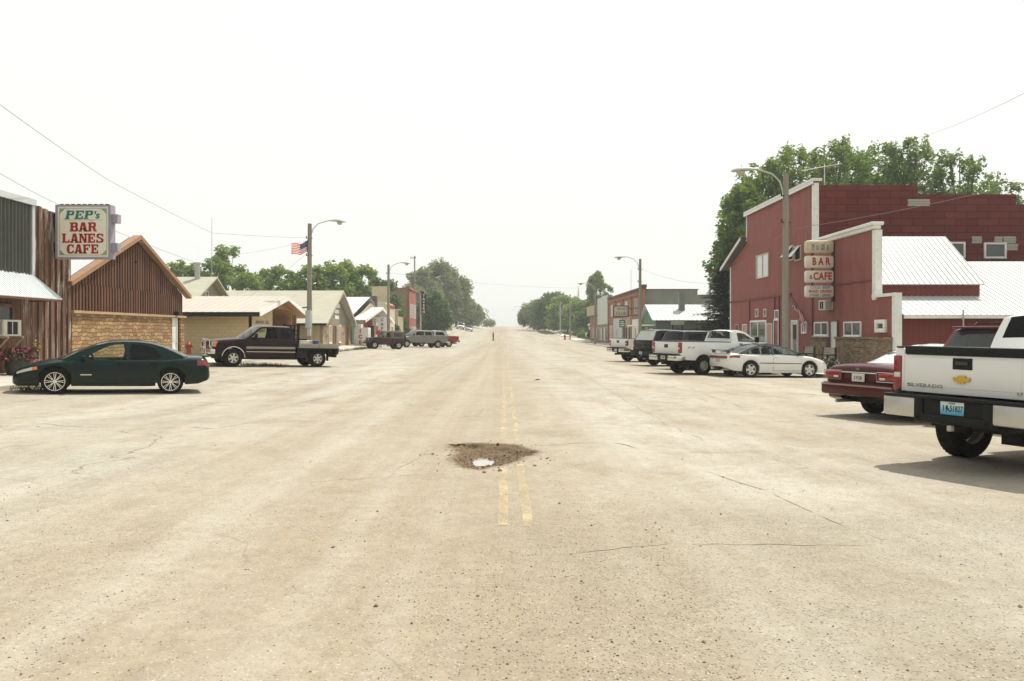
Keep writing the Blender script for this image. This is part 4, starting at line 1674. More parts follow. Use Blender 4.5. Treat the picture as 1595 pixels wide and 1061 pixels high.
def slabword(word, x, z, h, wch, m, parent, shear=0.0, gap=.14):
    """heavy slab-serif capitals cut from strokes; h height, wch width of one letter"""
    L = {'B': 'I F T M L u l', 'A': '', 'R': '', 'L': '', 'N': '', 'E': '', 'S': '', 'C': '', 'F': '', 'P': ''}
    mb = MB()
    tot = len(word) * wch * (1 + gap) - wch * gap
    xx = x - tot / 2
    st = .34                                          # stem width
    se = .13                                          # serif thickness

    def poly(P):
        Q = [(xx + (a + shear * b) * wch, z - h / 2 + b * h) for a, b in P]
        mb.prism([(a, SGY + .024, b) for a, b in Q], (0, -.006, 0))

    def rect(a, b, c, d):
        poly([(a, c), (b, c), (b, d), (a, d)])
    for ch in word:
        if ch in 'BRP':
            rect(.06, .06 + st, 0, 1)
            rect(-.04, .06, 0, se)
            rect(-.04, .06, 1 - se, 1)
            rect(.06 + st, .72, 1 - .17, 1)
            rect(.06 + st, .72, .44, .6)
            poly([(.66, .44), (.82, .44), (.96, .56), (.96, .88), (.82, 1), (.66, 1)])
            if ch == 'B':
                rect(.06 + st, .72, 0, .17)
                poly([(.68, 0), (.86, 0), (1.0, .12), (1.0, .38), (.88, .5), (.68, .5)])
            elif ch == 'R':
                poly([(.5, .46), (.84, .46), (.94, .3), (.96, .13), (1.06, .13), (1.06, 0), (.66, 0), (.6, .3)])
            else:
                rect(.06 + st, .06 + st + .12, 0, se)
        elif ch == 'A':
            poly([(.0, 0), (.26, 0), (.56, 1), (.3, 1)])
            poly([(.62, 0), (1.0, 0), (.74, 1), (.4, 1)])
            rect(.22, .76, .2, .36)
            rect(-.1, .34, 0, se)
            rect(.56, 1.1, 0, se)
        elif ch in 'LEF':
            rect(.06, .06 + st, 0, 1)
            rect(-.04, .5 if ch == 'L' else .06, 1 - se, 1)
            rect(-.04, .52 if ch == 'F' else .06, 0, se)
            if ch in 'LE':
                rect(.06 + st, .98, 0, .17)
                rect(.82, .98, .17, .36)
            if ch in 'EF':
                rect(.06 + st, .98, .83, 1)
                rect(.82, .98, .66, .83)
                rect(.06 + st, .66, .43, .58)
                rect(.58, .72, .34, .67)
        elif ch == 'N':
            rect(.04, .28, 0, 1)
            rect(.74, .98, 0, 1)
            poly([(.04, 1), (.36, 1), (.98, 0), (.66, 0)])
            rect(-.06, .38, 0, se)
            rect(-.06, .3, 1 - se, 1)
            rect(.6, 1.08, 1 - se, 1)
        elif ch == 'C':
            poly([(.3, 0), (.34, .0), (.42, .17), (.38, .3), (.38, .7), (.42, .83), (.34, 1), (.3, 1), (.08, .86), (.0, .64), (.0, .36), (.08, .14)])
            rect(.34, .7, .83, 1)
            rect(.34, .74, 0, .17)
            poly([(.62, 1), (.8, .95), (.96, 1), (.96, .64), (.78, .64), (.7, .83)])
            poly([(.66, 0), (.88, .06), (1.0, .22), (.96, .34), (.8, .3), (.68, .17)])
        elif ch == 'S':
            rect(.24, .7, .84, 1)
            rect(.24, .74, 0, .16)
            poly([(.24, 1), (.06, .9), (.02, .72), (.1, .56), (.36, .56), (.34, .72), (.36, .84)])
            poly([(.08, .58), (.4, .64), (.98, .42), (.9, .28), (.56, .4)])
            poly([(.74, 0), (.94, .1), (1.0, .28), (.94, .44), (.66, .42), (.68, .28), (.64, .16)])
            poly([(.66, 1), (.8, .94), (.94, 1), (.94, .68), (.78, .68), (.68, .84)])
            poly([(.0, 0), (.12, 0), (.24, .06), (.3, .0), (.28, .16), (.16, .34), (.0, .34)])
        xx += wch * (1 + gap)
    return mb.build('lettering', m, parent)


def pz(py):
    return at(100, py, SGY).z


slabword('PEP', xc - .16, pz(334.6), .3, .29, TEAL, face, shear=.22, gap=.14)
slabtext("'s", .34, xc + .46, pz(335.5), TEAL, face, .2, 1.05, .035)
slabword('BAR', xc + .0, pz(353.5), .325, .285, PRED, face, gap=.12)
slabword('LANES', xc - .005, pz(371), .325, .26, PRED, face, gap=.15)
slabword('CAFE', xc - .02, pz(387.8), .325, .255, PRED, face, gap=.12)
mb = MB()
a, b = hw_ - .14, hh - .13
for s in (1, -1):
    mb.box(xc - a + .16, xc + a - .16, SGY + .018, SGY + .024, zc + s * b - .006, zc + s * b + .006)
    mb.box(xc + s * a - .006, xc + s * a + .006, SGY + .018, SGY + .024, zc - b + .16, zc + b - .16)
    for u in (1, -1):
        mb.prism([(xc + s * a, SGY + .024, zc + u * b), (xc + s * (a - .2), SGY + .024, zc + u * b), (xc + s * a, SGY + .024, zc + u * (b - .2))], (0, -.006, 0))
mb.box(xc - .68, xc + .68, SGY + .018, SGY + .024, pz(342.5) - .006, pz(342.5) + .006)
mb.build('border', GLINE, face)
for z in (pz(340), pz(385)):
    mb = MB()
    mb.box(x1 + .001, x1 + .22, SGY + .06, SGY + .34, z - .15, z + .15)
    mb.build('lamp_housing', LILAC, sg)
    mb = MB()
    mb.box(LX + .05, x0 - .001, SGY + .08, SGY + .3, z - .17, z + .17)
    mb.build('wall_bracket', BLACK, sg)
mb = MB()
for k in range(9):
    x = x0 + .15 + k * .2
    mb.box(x, x + .12, SGY + .01, SGY + .1, z1 + .001, z1 + .03)
mb.build('worn_flashing', DARKMET, sg)

# board-and-stone gable
STONE = blocks('tan_ledgestone', (.235, .13, .06), (.45, .3, .155), (.13, .08, .042), .36, .15, .016, 'y', .9, .37, .45, .7, .34)
T = thing('gable_hall', 'brown board gable front over tan ledgestone, with copper-coloured rake boards', 'building', (LX, 36, 0))


def gtop(y):
    return 3.62 + (1 - abs(y - 36.2) / 5.4) * 2.1


mb = MB()
mb.prism([(LX - .02, 30.72, -.3), (LX - .02, 41.5, -.3), (LX - .02, 41.5, 3.6), (LX - .02, 36.2, 5.82), (LX - .02, 30.72, 3.58)], (-.25, 0, 0))
mb.prism([(LX - 14, 30.72, -.3), (LX - .3, 30.72, -.3), (LX - .3, 30.72, 3.5), (LX - 14, 30.72, 3.5)], (0, .2, 0))
mb.prism([(LX - 14, 41.3, -.3), (LX - .3, 41.3, -.3), (LX - .3, 41.3, 3.5), (LX - 14, 41.3, 3.5)], (0, .2, 0))
mb.build('wall', pm('dark_brown_wall', (.06, .04, .028), .9, .2), T)
mb = MB()
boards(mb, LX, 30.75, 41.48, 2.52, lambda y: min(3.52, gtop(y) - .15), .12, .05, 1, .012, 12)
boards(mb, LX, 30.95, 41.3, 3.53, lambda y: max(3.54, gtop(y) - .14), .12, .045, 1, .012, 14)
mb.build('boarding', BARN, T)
mb = MB()
mb.box(LX, LX + .1, 30.72, 40.0, -.2, 2.42)
mb.box(LX, LX + .1, 41.05, 41.52, -.2, 2.42)
mb.build('stone_facing', STONE, T)
mb = MB()
mb.box(LX + .0, LX + .2, 30.68, 41.55, 2.421, 2.52)
mb.build('ledge', pm('tan_ledge', (.4, .27, .15), .8), T)
mb, rk = MB(), MB()
for s in (1, -1):
    ye = 36.2 + s * 5.75
    slab(rk, (LX + .22, 36.2, 5.92), (LX - .06, 36.2, 5.92), (LX - .06, ye, 3.58), (LX + .22, ye, 3.58), .09)
slab(mb, (LX - .26, 30.6, 3.72), (LX - 14, 30.6, 3.72), (LX - 14, 41.6, 4.05), (LX - .26, 41.6, 4.05), .16)
for y in (33.5, 36, 38.5):
    mb.tube([(LX - 3, y, 3.8), (LX - 3, y, 4.35)], .1, 8)
mb.build('roof', pm('dark_shingle', (.055, .058, .055), .9, .2, 3, bump=.3), T)
rk.build('rake_cap', FASCIA, T)
mb = MB()
for s in (1, -1):
    ye = 36.2 + s * 5.8
    mb.prism([(LX + .222, 36.2, 5.93), (LX + .222, ye, 3.57), (LX + .222, ye, 3.4), (LX + .222, 36.2, 5.75)], (.06, 0, 0))
    mb.prism([(LX + .0, 36.2, 5.8), (LX + .0, ye, 3.44), (LX + .0, ye, 3.4), (LX + .0, 36.2, 5.76)], (.22, 0, 0))
mb.build('rake_board', FASCIA, T)
door(T, onwall_M(LX - .0, 40.35, .15, 1), .62, 2.2, pm('white_door', (.66, .66, .62), .5), panels=True, fw=.05)
t2 = MB()
t2.box(LX + .1, LX + .32, 40.2, 40.45, 2.53, 2.72, b=.03)
t2.build('wall_lamp', BLACK, T)
mb = MB()
mb.tube([(LX + .05, 36.1, 4.75), (LX + .12, 36.1, 4.75)], .05, 8)
mb.build('vent', DARKMET, T)

# tan block hall with low gable porch
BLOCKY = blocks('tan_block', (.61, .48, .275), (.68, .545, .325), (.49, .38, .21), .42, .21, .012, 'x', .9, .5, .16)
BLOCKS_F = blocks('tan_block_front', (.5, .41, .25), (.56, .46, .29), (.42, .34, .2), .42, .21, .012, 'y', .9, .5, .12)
PINKROOF = pm('pale_pink_metal', (.47, .41, .35), .5, .06, 1)
SOFFIT = pm('cedar_soffit', (.34, .19, .08), .7, .12, 3)
CREAMWALL = pm('cream_siding', (.45, .36, .2), .8, .07, 2)
T = thing('block_hall', 'low tan block hall with pale metal roof and deep cedar gable porch', 'building', (-15.7, 56, .2))
mb = MB()
mb.box(-32, -15.72, 52.0, 52.25, -.2, 3.05)
mb.build('side_wall', BLOCKY, T)
mb = MB()
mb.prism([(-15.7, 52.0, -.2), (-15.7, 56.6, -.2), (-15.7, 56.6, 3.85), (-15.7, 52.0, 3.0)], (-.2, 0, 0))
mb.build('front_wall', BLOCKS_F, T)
mb = MB()
mb.prism([(-18.4, 52.3, -.2), (-18.4, 63.7, -.2), (-18.4, 63.7, 2.95), (-18.4, 58, 4.0), (-18.4, 52.3, 3.0)], (-.2, 0, 0))
mb.box(-18.4, -15.9, 56.4, 56.6, -.2, 3.6)
mb.box(-15.95, -15.7, 61.6, 61.85, -.2, 3.0)
mb.box(-32, -15.9, 63.8, 64.0, -.2, 2.9)
mb.build('porch_wall', SOFFIT, T)
mb = MB()
ribbed(mb, (-15.0, 58.0, 4.22), (-32, 58.0, 4.22), (-32, 51.2, 2.96), (-15.0, 51.2, 2.96), .5, .03, .05, .04)
ribbed(mb, (-15.0, 58.0, 4.22), (-32, 58.0, 4.22), (-32, 64.8, 2.9), (-15.0, 64.8, 2.9), .5, .03, .05, .04)
mb.build('roof', PINKROOF, T)
mb = MB()
mb.box(-32, -15.0, 51.12, 51.19, 2.68, 2.95)
mb.build('dark_eave', DARKMET, T)
mb = MB()
for ye, ze in ((51.19, 2.96), (64.8, 2.9)):
    mb.prism([(-14.995, 58, 4.2), (-14.995, ye, ze), (-14.995, ye, ze - .28), (-14.995, 58, 3.92)], (.05, 0, 0))
mb.build('rake_board', WHITE, T)
mb = MB()
for ye, ze in ((51.25, 2.9), (64.7, 2.84)):
    slab(mb, (-15.02, 58, 4.12), (-18.4, 58, 4.12), (-18.4, ye, ze), (-15.02, ye, ze), .05)
mb.prism([(-15.6, 56.6, 3.35), (-15.6, 61.7, 3.3), (-15.6, 58, 4.05)], (-.1, 0, 0))
mb.build('soffit', SOFFIT, T)
M = onwall_M(-15.697, 54.25, 2.35, 1)
ink = pm('faded_lettering', (.2, .17, .1), .8)
mb = MB()
text_part('', 'MEMORIAL HALL', T, M, .3, None, .008, 0, 1.35, 1, .01, mb)
mb.build('lettering', ink, T)
mb = MB()
text_part('', 'COMMUNITY', T, M @ Matrix.Translation((-.3, -.55, 0)), .28, None, .006, 0, 1.2, 1, .01, mb)
mb.build('lettering', ink, T)
mb = MB()
for dx in (57.5, 59.2, 60.3):
    mb.lathe([(.0, .06), (.06, .03), (.06, -.03), (0, -.06)], 10, M=Matrix.Translation((-18.3, dx, 2.6 if dx > 58 else 2.45)))
mb.build('globe_lamp', WHITE, T)
t2 = MB()
t2.tube([(-15.1, 62.5, 3.55), (-14.6, 62.5, 3.6)], .05, 6)
t2.box(-14.75, -14.4, 62.4, 62.7, 3.5, 3.68, b=.03)
t2.build('flood_lamp', DARKMET, T)

# grey-roofed gable with stone front
SHING = pm('grey_green_shingle', (.4, .385, .305), .9, .1, 1.2, bump=.35, bscale=9, stretch=(1, 1, 3))
FSTONE = stone('field_stone', [(.2, .12, .07), (.36, .24, .14), (.45, .35, .23), (.3, .2, .13)], (.24, .19, .13), (.01, 2.6, 2.8), .08)
GREYB = pm('taupe_boarding', (.24, .215, .16), .8, .08, 2)
T = thing('stone_post_office', 'taupe gabled building with rubble stone front and broad grey-green shingle roof', 'building', (LX, 80, .2))
mb = MB()
mb.prism([(LX, 73.4, -.2), (LX, 86.5, -.2), (LX, 86.5, 2.7), (LX, 80, 5.4), (LX, 73.4, 2.7)], (-.2, 0, 0))
mb.build('gable_wall', GREYB, T)
mb = MB()
mb.box(LX + .002, LX + .09, 73.4, 86.5, -.2, 2.5)
mb.build('stone_facing', FSTONE, T)
mb = MB()
mb.box(LX - 18, LX - .2, 73.4, 73.6, -.2, 2.75)
mb.box(LX - 18, LX - .2, 86.3, 86.5, -.2, 2.75)
mb.build('side_wall', CREAMWALL, T)
mb = MB()
for ye in (72.6, 87.3):
    slab(mb, (LX + .6, 80, 5.72), (LX - 24, 80, 5.72), (LX - 24, ye, 2.52), (LX + .6, ye, 2.52), .14)
mb.build('roof', SHING, T)
mb = MB()
for ye in (72.55, 87.35):
    mb.prism([(LX + .602, 80, 5.73), (LX + .602, ye, 2.52), (LX + .602, ye, 2.28), (LX + .602, 80, 5.45)], (.05, 0, 0))
mb.build('rake_board', pm('tan_rake', (.42, .36, .26), .7), T)
mb = MB()
mb.box(LX - 18, LX + .55, 72.52, 72.6, 2.3, 2.48)
mb.tube([(LX - 1.0, 73.3, 2.4), (LX - 1.0, 73.3, .1)], .05, 6)
mb.build('gutter', DARKMET, T)
for y in (76.2, 80.6):
    window(T, onwall_M(LX + .09, y, 1.55, 1), .9, 1.6, pane=REFLPANE, mull=(.5,), sill=True)
for y in (78.4, 84.4):
    door(T, onwall_M(LX + .09, y, .2, 1), .95, 2.1, pm('dark_door', (.06, .045, .035), .6), frame=SOFFIT)
window(T, facing_M(LX - 3.1, 73.4, 1.55), 2.1, 1.1, mull=(.5,))
mb = MB()
for y0, y1, z in ((78.6, 79.9, 4.25), (80.0, 81.3, 4.25), (79.0, 80.9, 3.7), (79.0, 79.8, 3.15), (79.9, 80.9, 3.15)):
    mb.box(LX + .002, LX + .03, y0, y1, z - .18, z + .18)
mb.build('name_plaque', WHITE, T)

# grey shingle house behind with a chimney
T = thing('grey_cottage', 'grey-roofed cottage with a white flue behind the block hall', 'house', (-25, 69, .3))
mb = MB()
mb.prism([(-24.3, 64.5, 0), (-24.3, 73, 0), (-24.3, 73, 4.0), (-24.3, 69, 6.0), (-24.3, 64.5, 4.0)], (-.2, 0, 0))
mb.box(-38, -24.5, 64.5, 64.7, 0, 4)
mb.build('wall', GREYB, T)
mb = MB()
for ye in (63.4, 74.0):
    slab(mb, (-23.7, 69, 6.3), (-38, 69, 6.3), (-38, ye, 3.85), (-23.7, ye, 3.85), .14)
mb.build('roof', SHING, T)
mb = MB()
mb.tube([(-25.2, 68.6, 5.9), (-25.2, 68.6, 7.3)], .22, 10)
mb.tube([(-25.2, 68.6, 7.3), (-25.2, 68.6, 7.45)], .3, 10)
mb.build('chimney', STEEL, T)
window(T, onwall_M(-24.3, 68.2, 4.7, 1), .6, .8)
T = thing('white_shed', 'pale shed with dark gable edge behind the brown gable roof', 'house', (-32, 62, .3))
mb = MB()
mb.prism([(-27.5, 58, 0), (-27.5, 66, 0), (-27.5, 66, 4.4), (-27.5, 62, 6.3), (-27.5, 58, 4.4)], (-9, 0, 0))
mb.build('wall', pm('pale_shed', (.55, .57, .57), .7), T)
mb = MB()
for ye in (57.4, 66.6):
    slab(mb, (-27.2, 62, 6.55), (-37, 62, 6.55), (-37, ye, 4.2), (-27.2, ye, 4.2), .14)
mb.build('roof', pm('tin_roof', (.5, .52, .52), .5, .06), T)

# white-roofed ice and gas shop with a gabled porch
T = thing('ice_shop', 'white tin-roofed shop with a small porch gable and red doorway', 'building', (LX, 98, .3))
GRN = pm('dull_green_side', (.12, .19, .12), .8)
mb = MB()
mb.box(LX - 12, LX - .02, 88.0, 88.2, -.2, 3.4)
mb.box(LX - .25, LX - .02, 88.2, 91.0, -.2, 3.0)
mb.build('side_wall', GRN, T)
mb = MB()
mb.box(LX - .24, LX, 91.0, 112, -.2, 3.2)
mb.prism([(LX, 91, 3.2), (LX, 112, 3.2), (LX, 101, 5.2)], (-.24, 0, 0))
mb.build('front_wall', pm('grey_green_plank', (.34, .3, .2), .9, .15, 2, stretch=(4, 4, .4)), T)
mb = MB()
mb.box(LX + .001, LX + .06, 95.3, 107, -.1, 3.1)
mb.build('red_panel', pm('shop_red', (.33, .06, .04), .8, .1), T)
mb = MB()
ribbed(mb, (LX - .2, 101, 6.0), (LX - 14, 101, 6.0), (LX - 14, 87.5, 3.2), (LX - .2, 87.5, 3.2), .7, .02, .05, .06)
ribbed(mb, (LX - .2, 101, 6.0), (LX - 14, 101, 6.0), (LX - 14, 112, 3.6), (LX - .2, 112, 3.6), .7, .02, .05, .06)
ribbed(mb, (LX + 1.3, 101, 4.75), (LX - .19, 101, 4.75), (LX - .19, 88.5, 3.05), (LX + 1.3, 88.5, 3.05), .7, .02, .05, .08)
ribbed(mb, (LX + 1.3, 101, 4.75), (LX - .19, 101, 4.75), (LX - .19, 112, 3.05), (LX + 1.3, 112, 3.05), .7, .02, .05, .08)
mb.build('roof', METALROOF, T)
mb = MB()
for ye in (88.5, 112):
    mb.prism([(LX + 1.302, 101, 4.78), (LX + 1.302, ye, 3.08), (LX + 1.302, ye, 2.76), (LX + 1.302, 101, 4.46)], (.06, 0, 0))
mb.build('rake_board', WHITE, T)
for y in (96.0, 103.7, 108):
    mb = MB()
    mb.box(LX + 1.05, LX + 1.25, y, y + .2, 0, 3.3)
    mb.build('porch_post', pm('porch_timber', (.38, .34, .26), .8), T)
mb = MB()
mb.box(LX + .061, LX + .1, 98, 102.6, .1, 2.5)
mb.build('doorway', DARKROOM, T)
mb = MB()
mb.box(LX + .8, LX + .85, 96.5, 102, 2.5, 3.5)
mb.build('signboard', pm('faded_board', (.46, .42, .33), .7), T)
mb = MB()
mb.box(LX - 1.2, LX - .4, 107.5, 108.3, 4.4, 6.4)
mb.build('chimney', pm('dark_brick', (.1, .06, .05), .9), T)
t = thing('ice_freezer', 'white outdoor freezer lettered ICE in red beside the shop porch', 'freezer', (-14.6, 84.5, gz(-14.6, 84.5) + .11))
zf = gz(-14.6, 84.5) + .11
mb = MB()
mb.box(-15.2, -13.75, 84.5, 86.2, zf, zf + 1.85, b=.04)
mb.build('cabinet', pm('freezer_white', (.6, .6, .57), .4, .06, 2), t)
mb = MB()
for k, ch in enumerate('ICE'):
    text_part('', ch, t, facing_M(-14.55, 84.49, zf + 1.5 - k * .58), .52, None, .05, 0, 1, 1, .012, mb)
mb.build('lettering', PRED, t)
mb = MB()
mb.box(-15.1, -14.5, 84.7, 85.9, zf + 1.851, zf + 2.2, b=.03)
mb.build('top_box', pm('freezer_white', (.6, .6, .57), .4, .06, 2), t)
t = thing('fuel_pump', 'red and white fuel pump standing behind the red off-roader', 'fuel pump', (-12.9, 86, gz(-12.9, 86)))
zf = gz(-12.9, 86)
mb = MB()
mb.box(-13.25, -12.55, 86, 86.6, zf, zf + 1.3, b=.04)
mb.build('cabinet', WHITE, t)
mb = MB()
mb.box(-13.2, -12.6, 85.97, 86.63, zf + 1.3, zf + 1.75, b=.04)
mb.build('red_head', FRED, t)
t = thing('cafe_board', 'tall narrow white board with black letters down it, beside the shop porch', 'sign', (-14.3, 99, gz(-14.3, 99)))
zf = gz(-14.3, 99) + .11
mb = MB()
mb.box(-14.95, -13.95, 99, 99.08, zf + .9, zf + 3.2)
mb.build('board', WHITE, t)
mb = MB()
mb.box(-14.9, -14.8, 99.09, 99.17, zf, zf + 3.2)
mb.box(-14.1, -14.0, 99.09, 99.17, zf, zf + 3.2)
mb.build('post', BLACK, t)
mb = MB()
for k, ch in enumerate('CAFE'):
    text_part('', ch, t, facing_M(-14.45, 98.99, zf + 2.85 - k * .52), .5, None, .02, 0, 1, 1, .008, mb)
mb.build('lettering', BLACK, t)

# long grey roof behind, cream false fronts, brick corner
T = thing('long_warehouse', 'long pale grey-roofed warehouse behind the ice shop', 'building', (-32, 128, .3))
mb = MB()
mb.box(-70, -18.5, 122, 140, 0, 6)
mb.build('wall', pm('warehouse_wall', (.34, .33, .28), .8), T)
mb = MB()
slab(mb, (-18.3, 131, 8.5), (-72, 131, 8.5), (-72, 121, 5.8), (-18.3, 121, 5.8), .15)
slab(mb, (-18.3, 131, 8.5), (-72, 131, 8.5), (-72, 141, 5.8), (-18.3, 141, 5.8), .15)
mb.build('roof', SHING, T)
T = thing('false_front_store', 'narrow cream false-fronted store behind the second lamp post', 'building', (LX, 117, .3))
SIDWHITE = island('old_white_clapboard', (.5, .45, .36), (.62, .58, .48), .8, (1, 1, 6), 3)
mb = MB()
for k in range(26):
    mb.box(-21, LX - .02, 112.6, 112.66 + .02 * (k % 2), .1 + k * .22, .1 + k * .22 + .21)
mb.box(-21, LX - .1, 112.7, 121, -.2, 5.8)
mb.build('side_wall', SIDWHITE, T)
mb = MB()
mb.box(LX - .1, LX + .1, 112.4, 121.5, -.2, 5.6)
mb.box(-18.6, LX - .1, 117.5, 117.7, 5.8, 8.2)
mb.build('front_wall', pm('cream_stucco', (.5, .43, .3), .85, .1), T)
mb = MB()
mb.box(LX + .1, LX + .16, 113, 121, 5.1, 5.5)
mb.build('red_band', FRED, T)
for y in (114.5, 118.5):
    window(T, onwall_M(LX + .1, y, 1.6, 1), 2, 2)
T = thing('stucco_lean_to', 'small tan stucco shop with a bright front slab beside the bushes', 'building', (LX, 133, .3))
mb = MB()
mb.box(-24, LX - .4, 126, 136, -.2, 4.2)
mb.build('wall', pm('tan_stucco', (.36, .28, .17), .9, .1), T)
mb = MB()
mb.box(-18.0, LX + .1, 125.2, 125.45, -.2, 5.0)
mb.box(-18.4, LX + .4, 125.1, 125.6, 5.0, 5.25)
mb.build('front_slab', pm('cream_slab', (.55, .5, .38), .8, .06), T)
window(T, facing_M(-17.2, 125.2, 1.4), .9, 1.8, frame=CEDAR)
T = thing('brick_corner_block', 'two-storey corner block with red painted front and tan side', 'building', (LX, 147, .3))
mb = MB()
mb.box(-30, LX - .3, 141, 152, -.2, 9.0)
mb.build('wall', pm('tan_old_brick', (.27, .2, .125), .9, .12, .8), T)
mb = MB()
mb.box(LX - .3, LX, 140.9, 152.1, -.2, 8.8)
mb.build('front_wall', pm('red_painted_front', (.29, .07, .05), .85, .15, 1), T)
mb = MB()
mb.box(-30, LX + .15, 140.8, 152.3, 9.0, 9.25)
mb.box(-16.6, LX + .15, 140.8, 141.4, 9.25, 9.5)
mb.build('coping', pm('red_coping', (.3, .1, .08), .8), T)
for y in (143, 145.6, 148.2, 150.6):
    window(T, onwall_M(LX, y, 5.4, 1), 1.2, 2.4, pane=BRIGHTPANE)
    window(T, onwall_M(LX, y, 1.7, 1), 1.4, 2.0, pane=BRIGHTPANE if y > 148 else REFLPANE)
window(T, facing_M(-18.6, 141, 7.7), .7, 1.0, frame=GREYB)
t = thing('motel_sign', 'tall pole sign with a black vertical panel of white letters before the far trees', 'sign', (-14.2, 145, gz(-14.2, 145)))
mb = MB()
mb.tube([(-14.5, 145, 0), (-14.5, 145, 8.6)], .14, 8)
mb.build('pole', pm('pale_pole', (.42, .41, .38), .7), t)
mb = MB()
mb.box(-14.34, -13.5, 144.9, 145.1, 4.9, 8.4)
mb.box(-14.6, -13.9, 144.92, 145.08, 8.4, 8.8)
mb.build('sign_panel', BLACK, t)
mb = MB()
for k, ch in enumerate('TAVERN'):
    text_part('', ch, t, facing_M(-13.92, 144.89, 8.08 - k * .57), .58, None, .02, 0, 1, 1, .01, mb)
mb.build('lettering', WHITE, t)
# ------------------------------------------------------------ vehicles: x forward from the rear end, y left, z up
def park(name, label, cat, xr, yr, head, ax, axf, tr=.78, group=None, dz=0.0):
    """stand a vehicle so that the middle of its rear axle (at ax) is at xr, yr; head = heading from +Y to +X in degrees"""
    h = R(head)
    f = Vector((math.sin(h), math.cos(h), 0))
    l = Vector((-f.y, f.x, 0))
    wbx = axf - ax
    pr = Vector((xr, yr, 0))
    pf = pr + f * wbx
    zl = [gz(*(p + l * s * tr)[:2]) for p in (pr, pf) for s in (1, -1)]
    zr_, zf_ = (zl[0] + zl[1]) / 2, (zl[2] + zl[3]) / 2
    f3 = (f + Vector((0, 0, (zf_ - zr_) / wbx))).normalized()
    l3 = (l + Vector((0, 0, (zl[0] + zl[2] - zl[1] - zl[3]) / 4 / tr))).normalized()
    u3 = f3.cross(l3).normalized()
    l3 = u3.cross(f3)
    Mr = Matrix((f3, l3, u3)).transposed()
    org = Vector((xr, yr, zr_ + dz)) - Mr @ Vector((ax, 0, 0))
    return thing(name, label, cat, org, Mr, group)


def ring(S, x, arch=True):
    hw = smooth_tab(S['hw'], x)
    zb = lerp_tab(S['zb'], x)
    zt = smooth_tab(S['zt'], x)
    zs = smooth_tab(S['zs'], x)
    if arch:
        for xa, Ra in S['arch']:
            if abs(x - xa) < Ra:
                zb = max(zb, S['ac'] + math.sqrt(Ra * Ra - (x - xa) ** 2) * S.get('asq', 1))
    tk = S.get('tuck', .93)
    out = [(max(hw - .36, hw * .4), zb), (hw * tk, zb)]
    for f, wd in ((.14, .5 + tk * .5), (.42, 1.0), (.7, .995), (.91, .975)):
        z = zb + (zs - zb) * f
        out.append((hw * wd, z))
    bed = S.get('bed')
    if bed and bed[0] <= x <= bed[1]:
        out += [(hw * .955, zs), (hw * .955 - .085, zs), (hw * .955 - .09, bed[2]), (0, bed[2])]
    else:
        out += [(hw * .945, zs), (hw * .86, zs + (zt - zs) * .5), (hw * .5, zt - .13 * (zt - zs)), (0, zt)]
    return [Vector((x, y, z)) for y, z in out]


def body_mesh(S):
    xs = set()
    for k in ('hw', 'zb', 'zt', 'zs'):
        xs.update(x for x, _ in S[k])
    x0, x1 = S['zt'][0][0], S['zt'][-1][0]
    n = int((x1 - x0) / .1)
    xs.update(x0 + (x1 - x0) * k / n for k in range(n + 1))
    for xa, Ra in S['arch']:
        xs.update(xa + Ra * math.cos(math.pi * k / 16) for k in range(17))
        xs.update((xa - Ra - .004, xa + Ra + .004))
    if S.get('bed'):
        a, b, _ = S['bed']
        xs.update((a, b, b + .006))
        if a > x0:
            xs.add(a - .006)
    xs = sorted(x for x in xs if x0 <= x <= x1)
    xs = [x for k, x in enumerate(xs) if k == 0 or x - xs[k - 1] > .003]
    mb = MB()
    vs, fs = [], []
    nr = 10
    for x in xs:
        r = ring(S, x)
        vs += r + [Vector((p.x, -p.y, p.z)) for p in r]
    for k in range(len(xs) - 1):
        a, b = k * 2 * nr, (k + 1) * 2 * nr
        for i in range(nr - 1):
            fs.append((a + i, a + i + 1, b + i + 1, b + i))
            fs.append((a + nr + i, b + nr + i, b + nr + i + 1, a + nr + i + 1))
    for a in (0, (len(xs) - 1) * 2 * nr):
        if a == 0 and S.get('bed') and S['bed'][0] <= x0 + .01:
            continue
        for i in range(nr - 1):
            fs.append((a + i, a + i + 1, a + nr + i + 1, a + nr + i))
    mb.add(vs, fs, 0, True)
    return mb


def rp(S, x, v):
    r = ring(S, x, False)
    i = min(int(v), len(r) - 2)
    return r[i].lerp(r[i + 1], v - i)


def patch(mb, S, x0, x1, v0, v1, off, side, nx=8, nv=5, mi=0, slant=0.0):
    """a panel lying on the side of the body"""
    vs, fs = [], []
    for j in range(nv + 1):
        v = v0 + (v1 - v0) * j / nv
        for i in range(nx + 1):
            x = x0 + (x1 - x0) * i / nx + slant * j / nv
            p = rp(S, x, v)
            vs.append(Vector((p.x, side * (p.y + off), p.z)))
    m = len(vs)
    bd = [i for i in range(nx + 1)] + [j * (nx + 1) + nx for j in range(1, nv + 1)] + [nv * (nx + 1) + i for i in range(nx - 1, -1, -1)] + [j * (nx + 1) for j in range(nv - 1, 0, -1)]
    for j in range(nv):
        for i in range(nx):
            a = j * (nx + 1) + i
            fs.append((a, a + 1, a + nx + 2, a + nx + 1))
    base = [vs[i] - Vector((0, side * (off + .006), 0)) for i in bd]
    for k in range(len(bd)):
        k2 = (k + 1) % len(bd)
        fs.append((bd[k], bd[k2], m + k2, m + k))
    mb.add(vs + base, fs, mi, True)


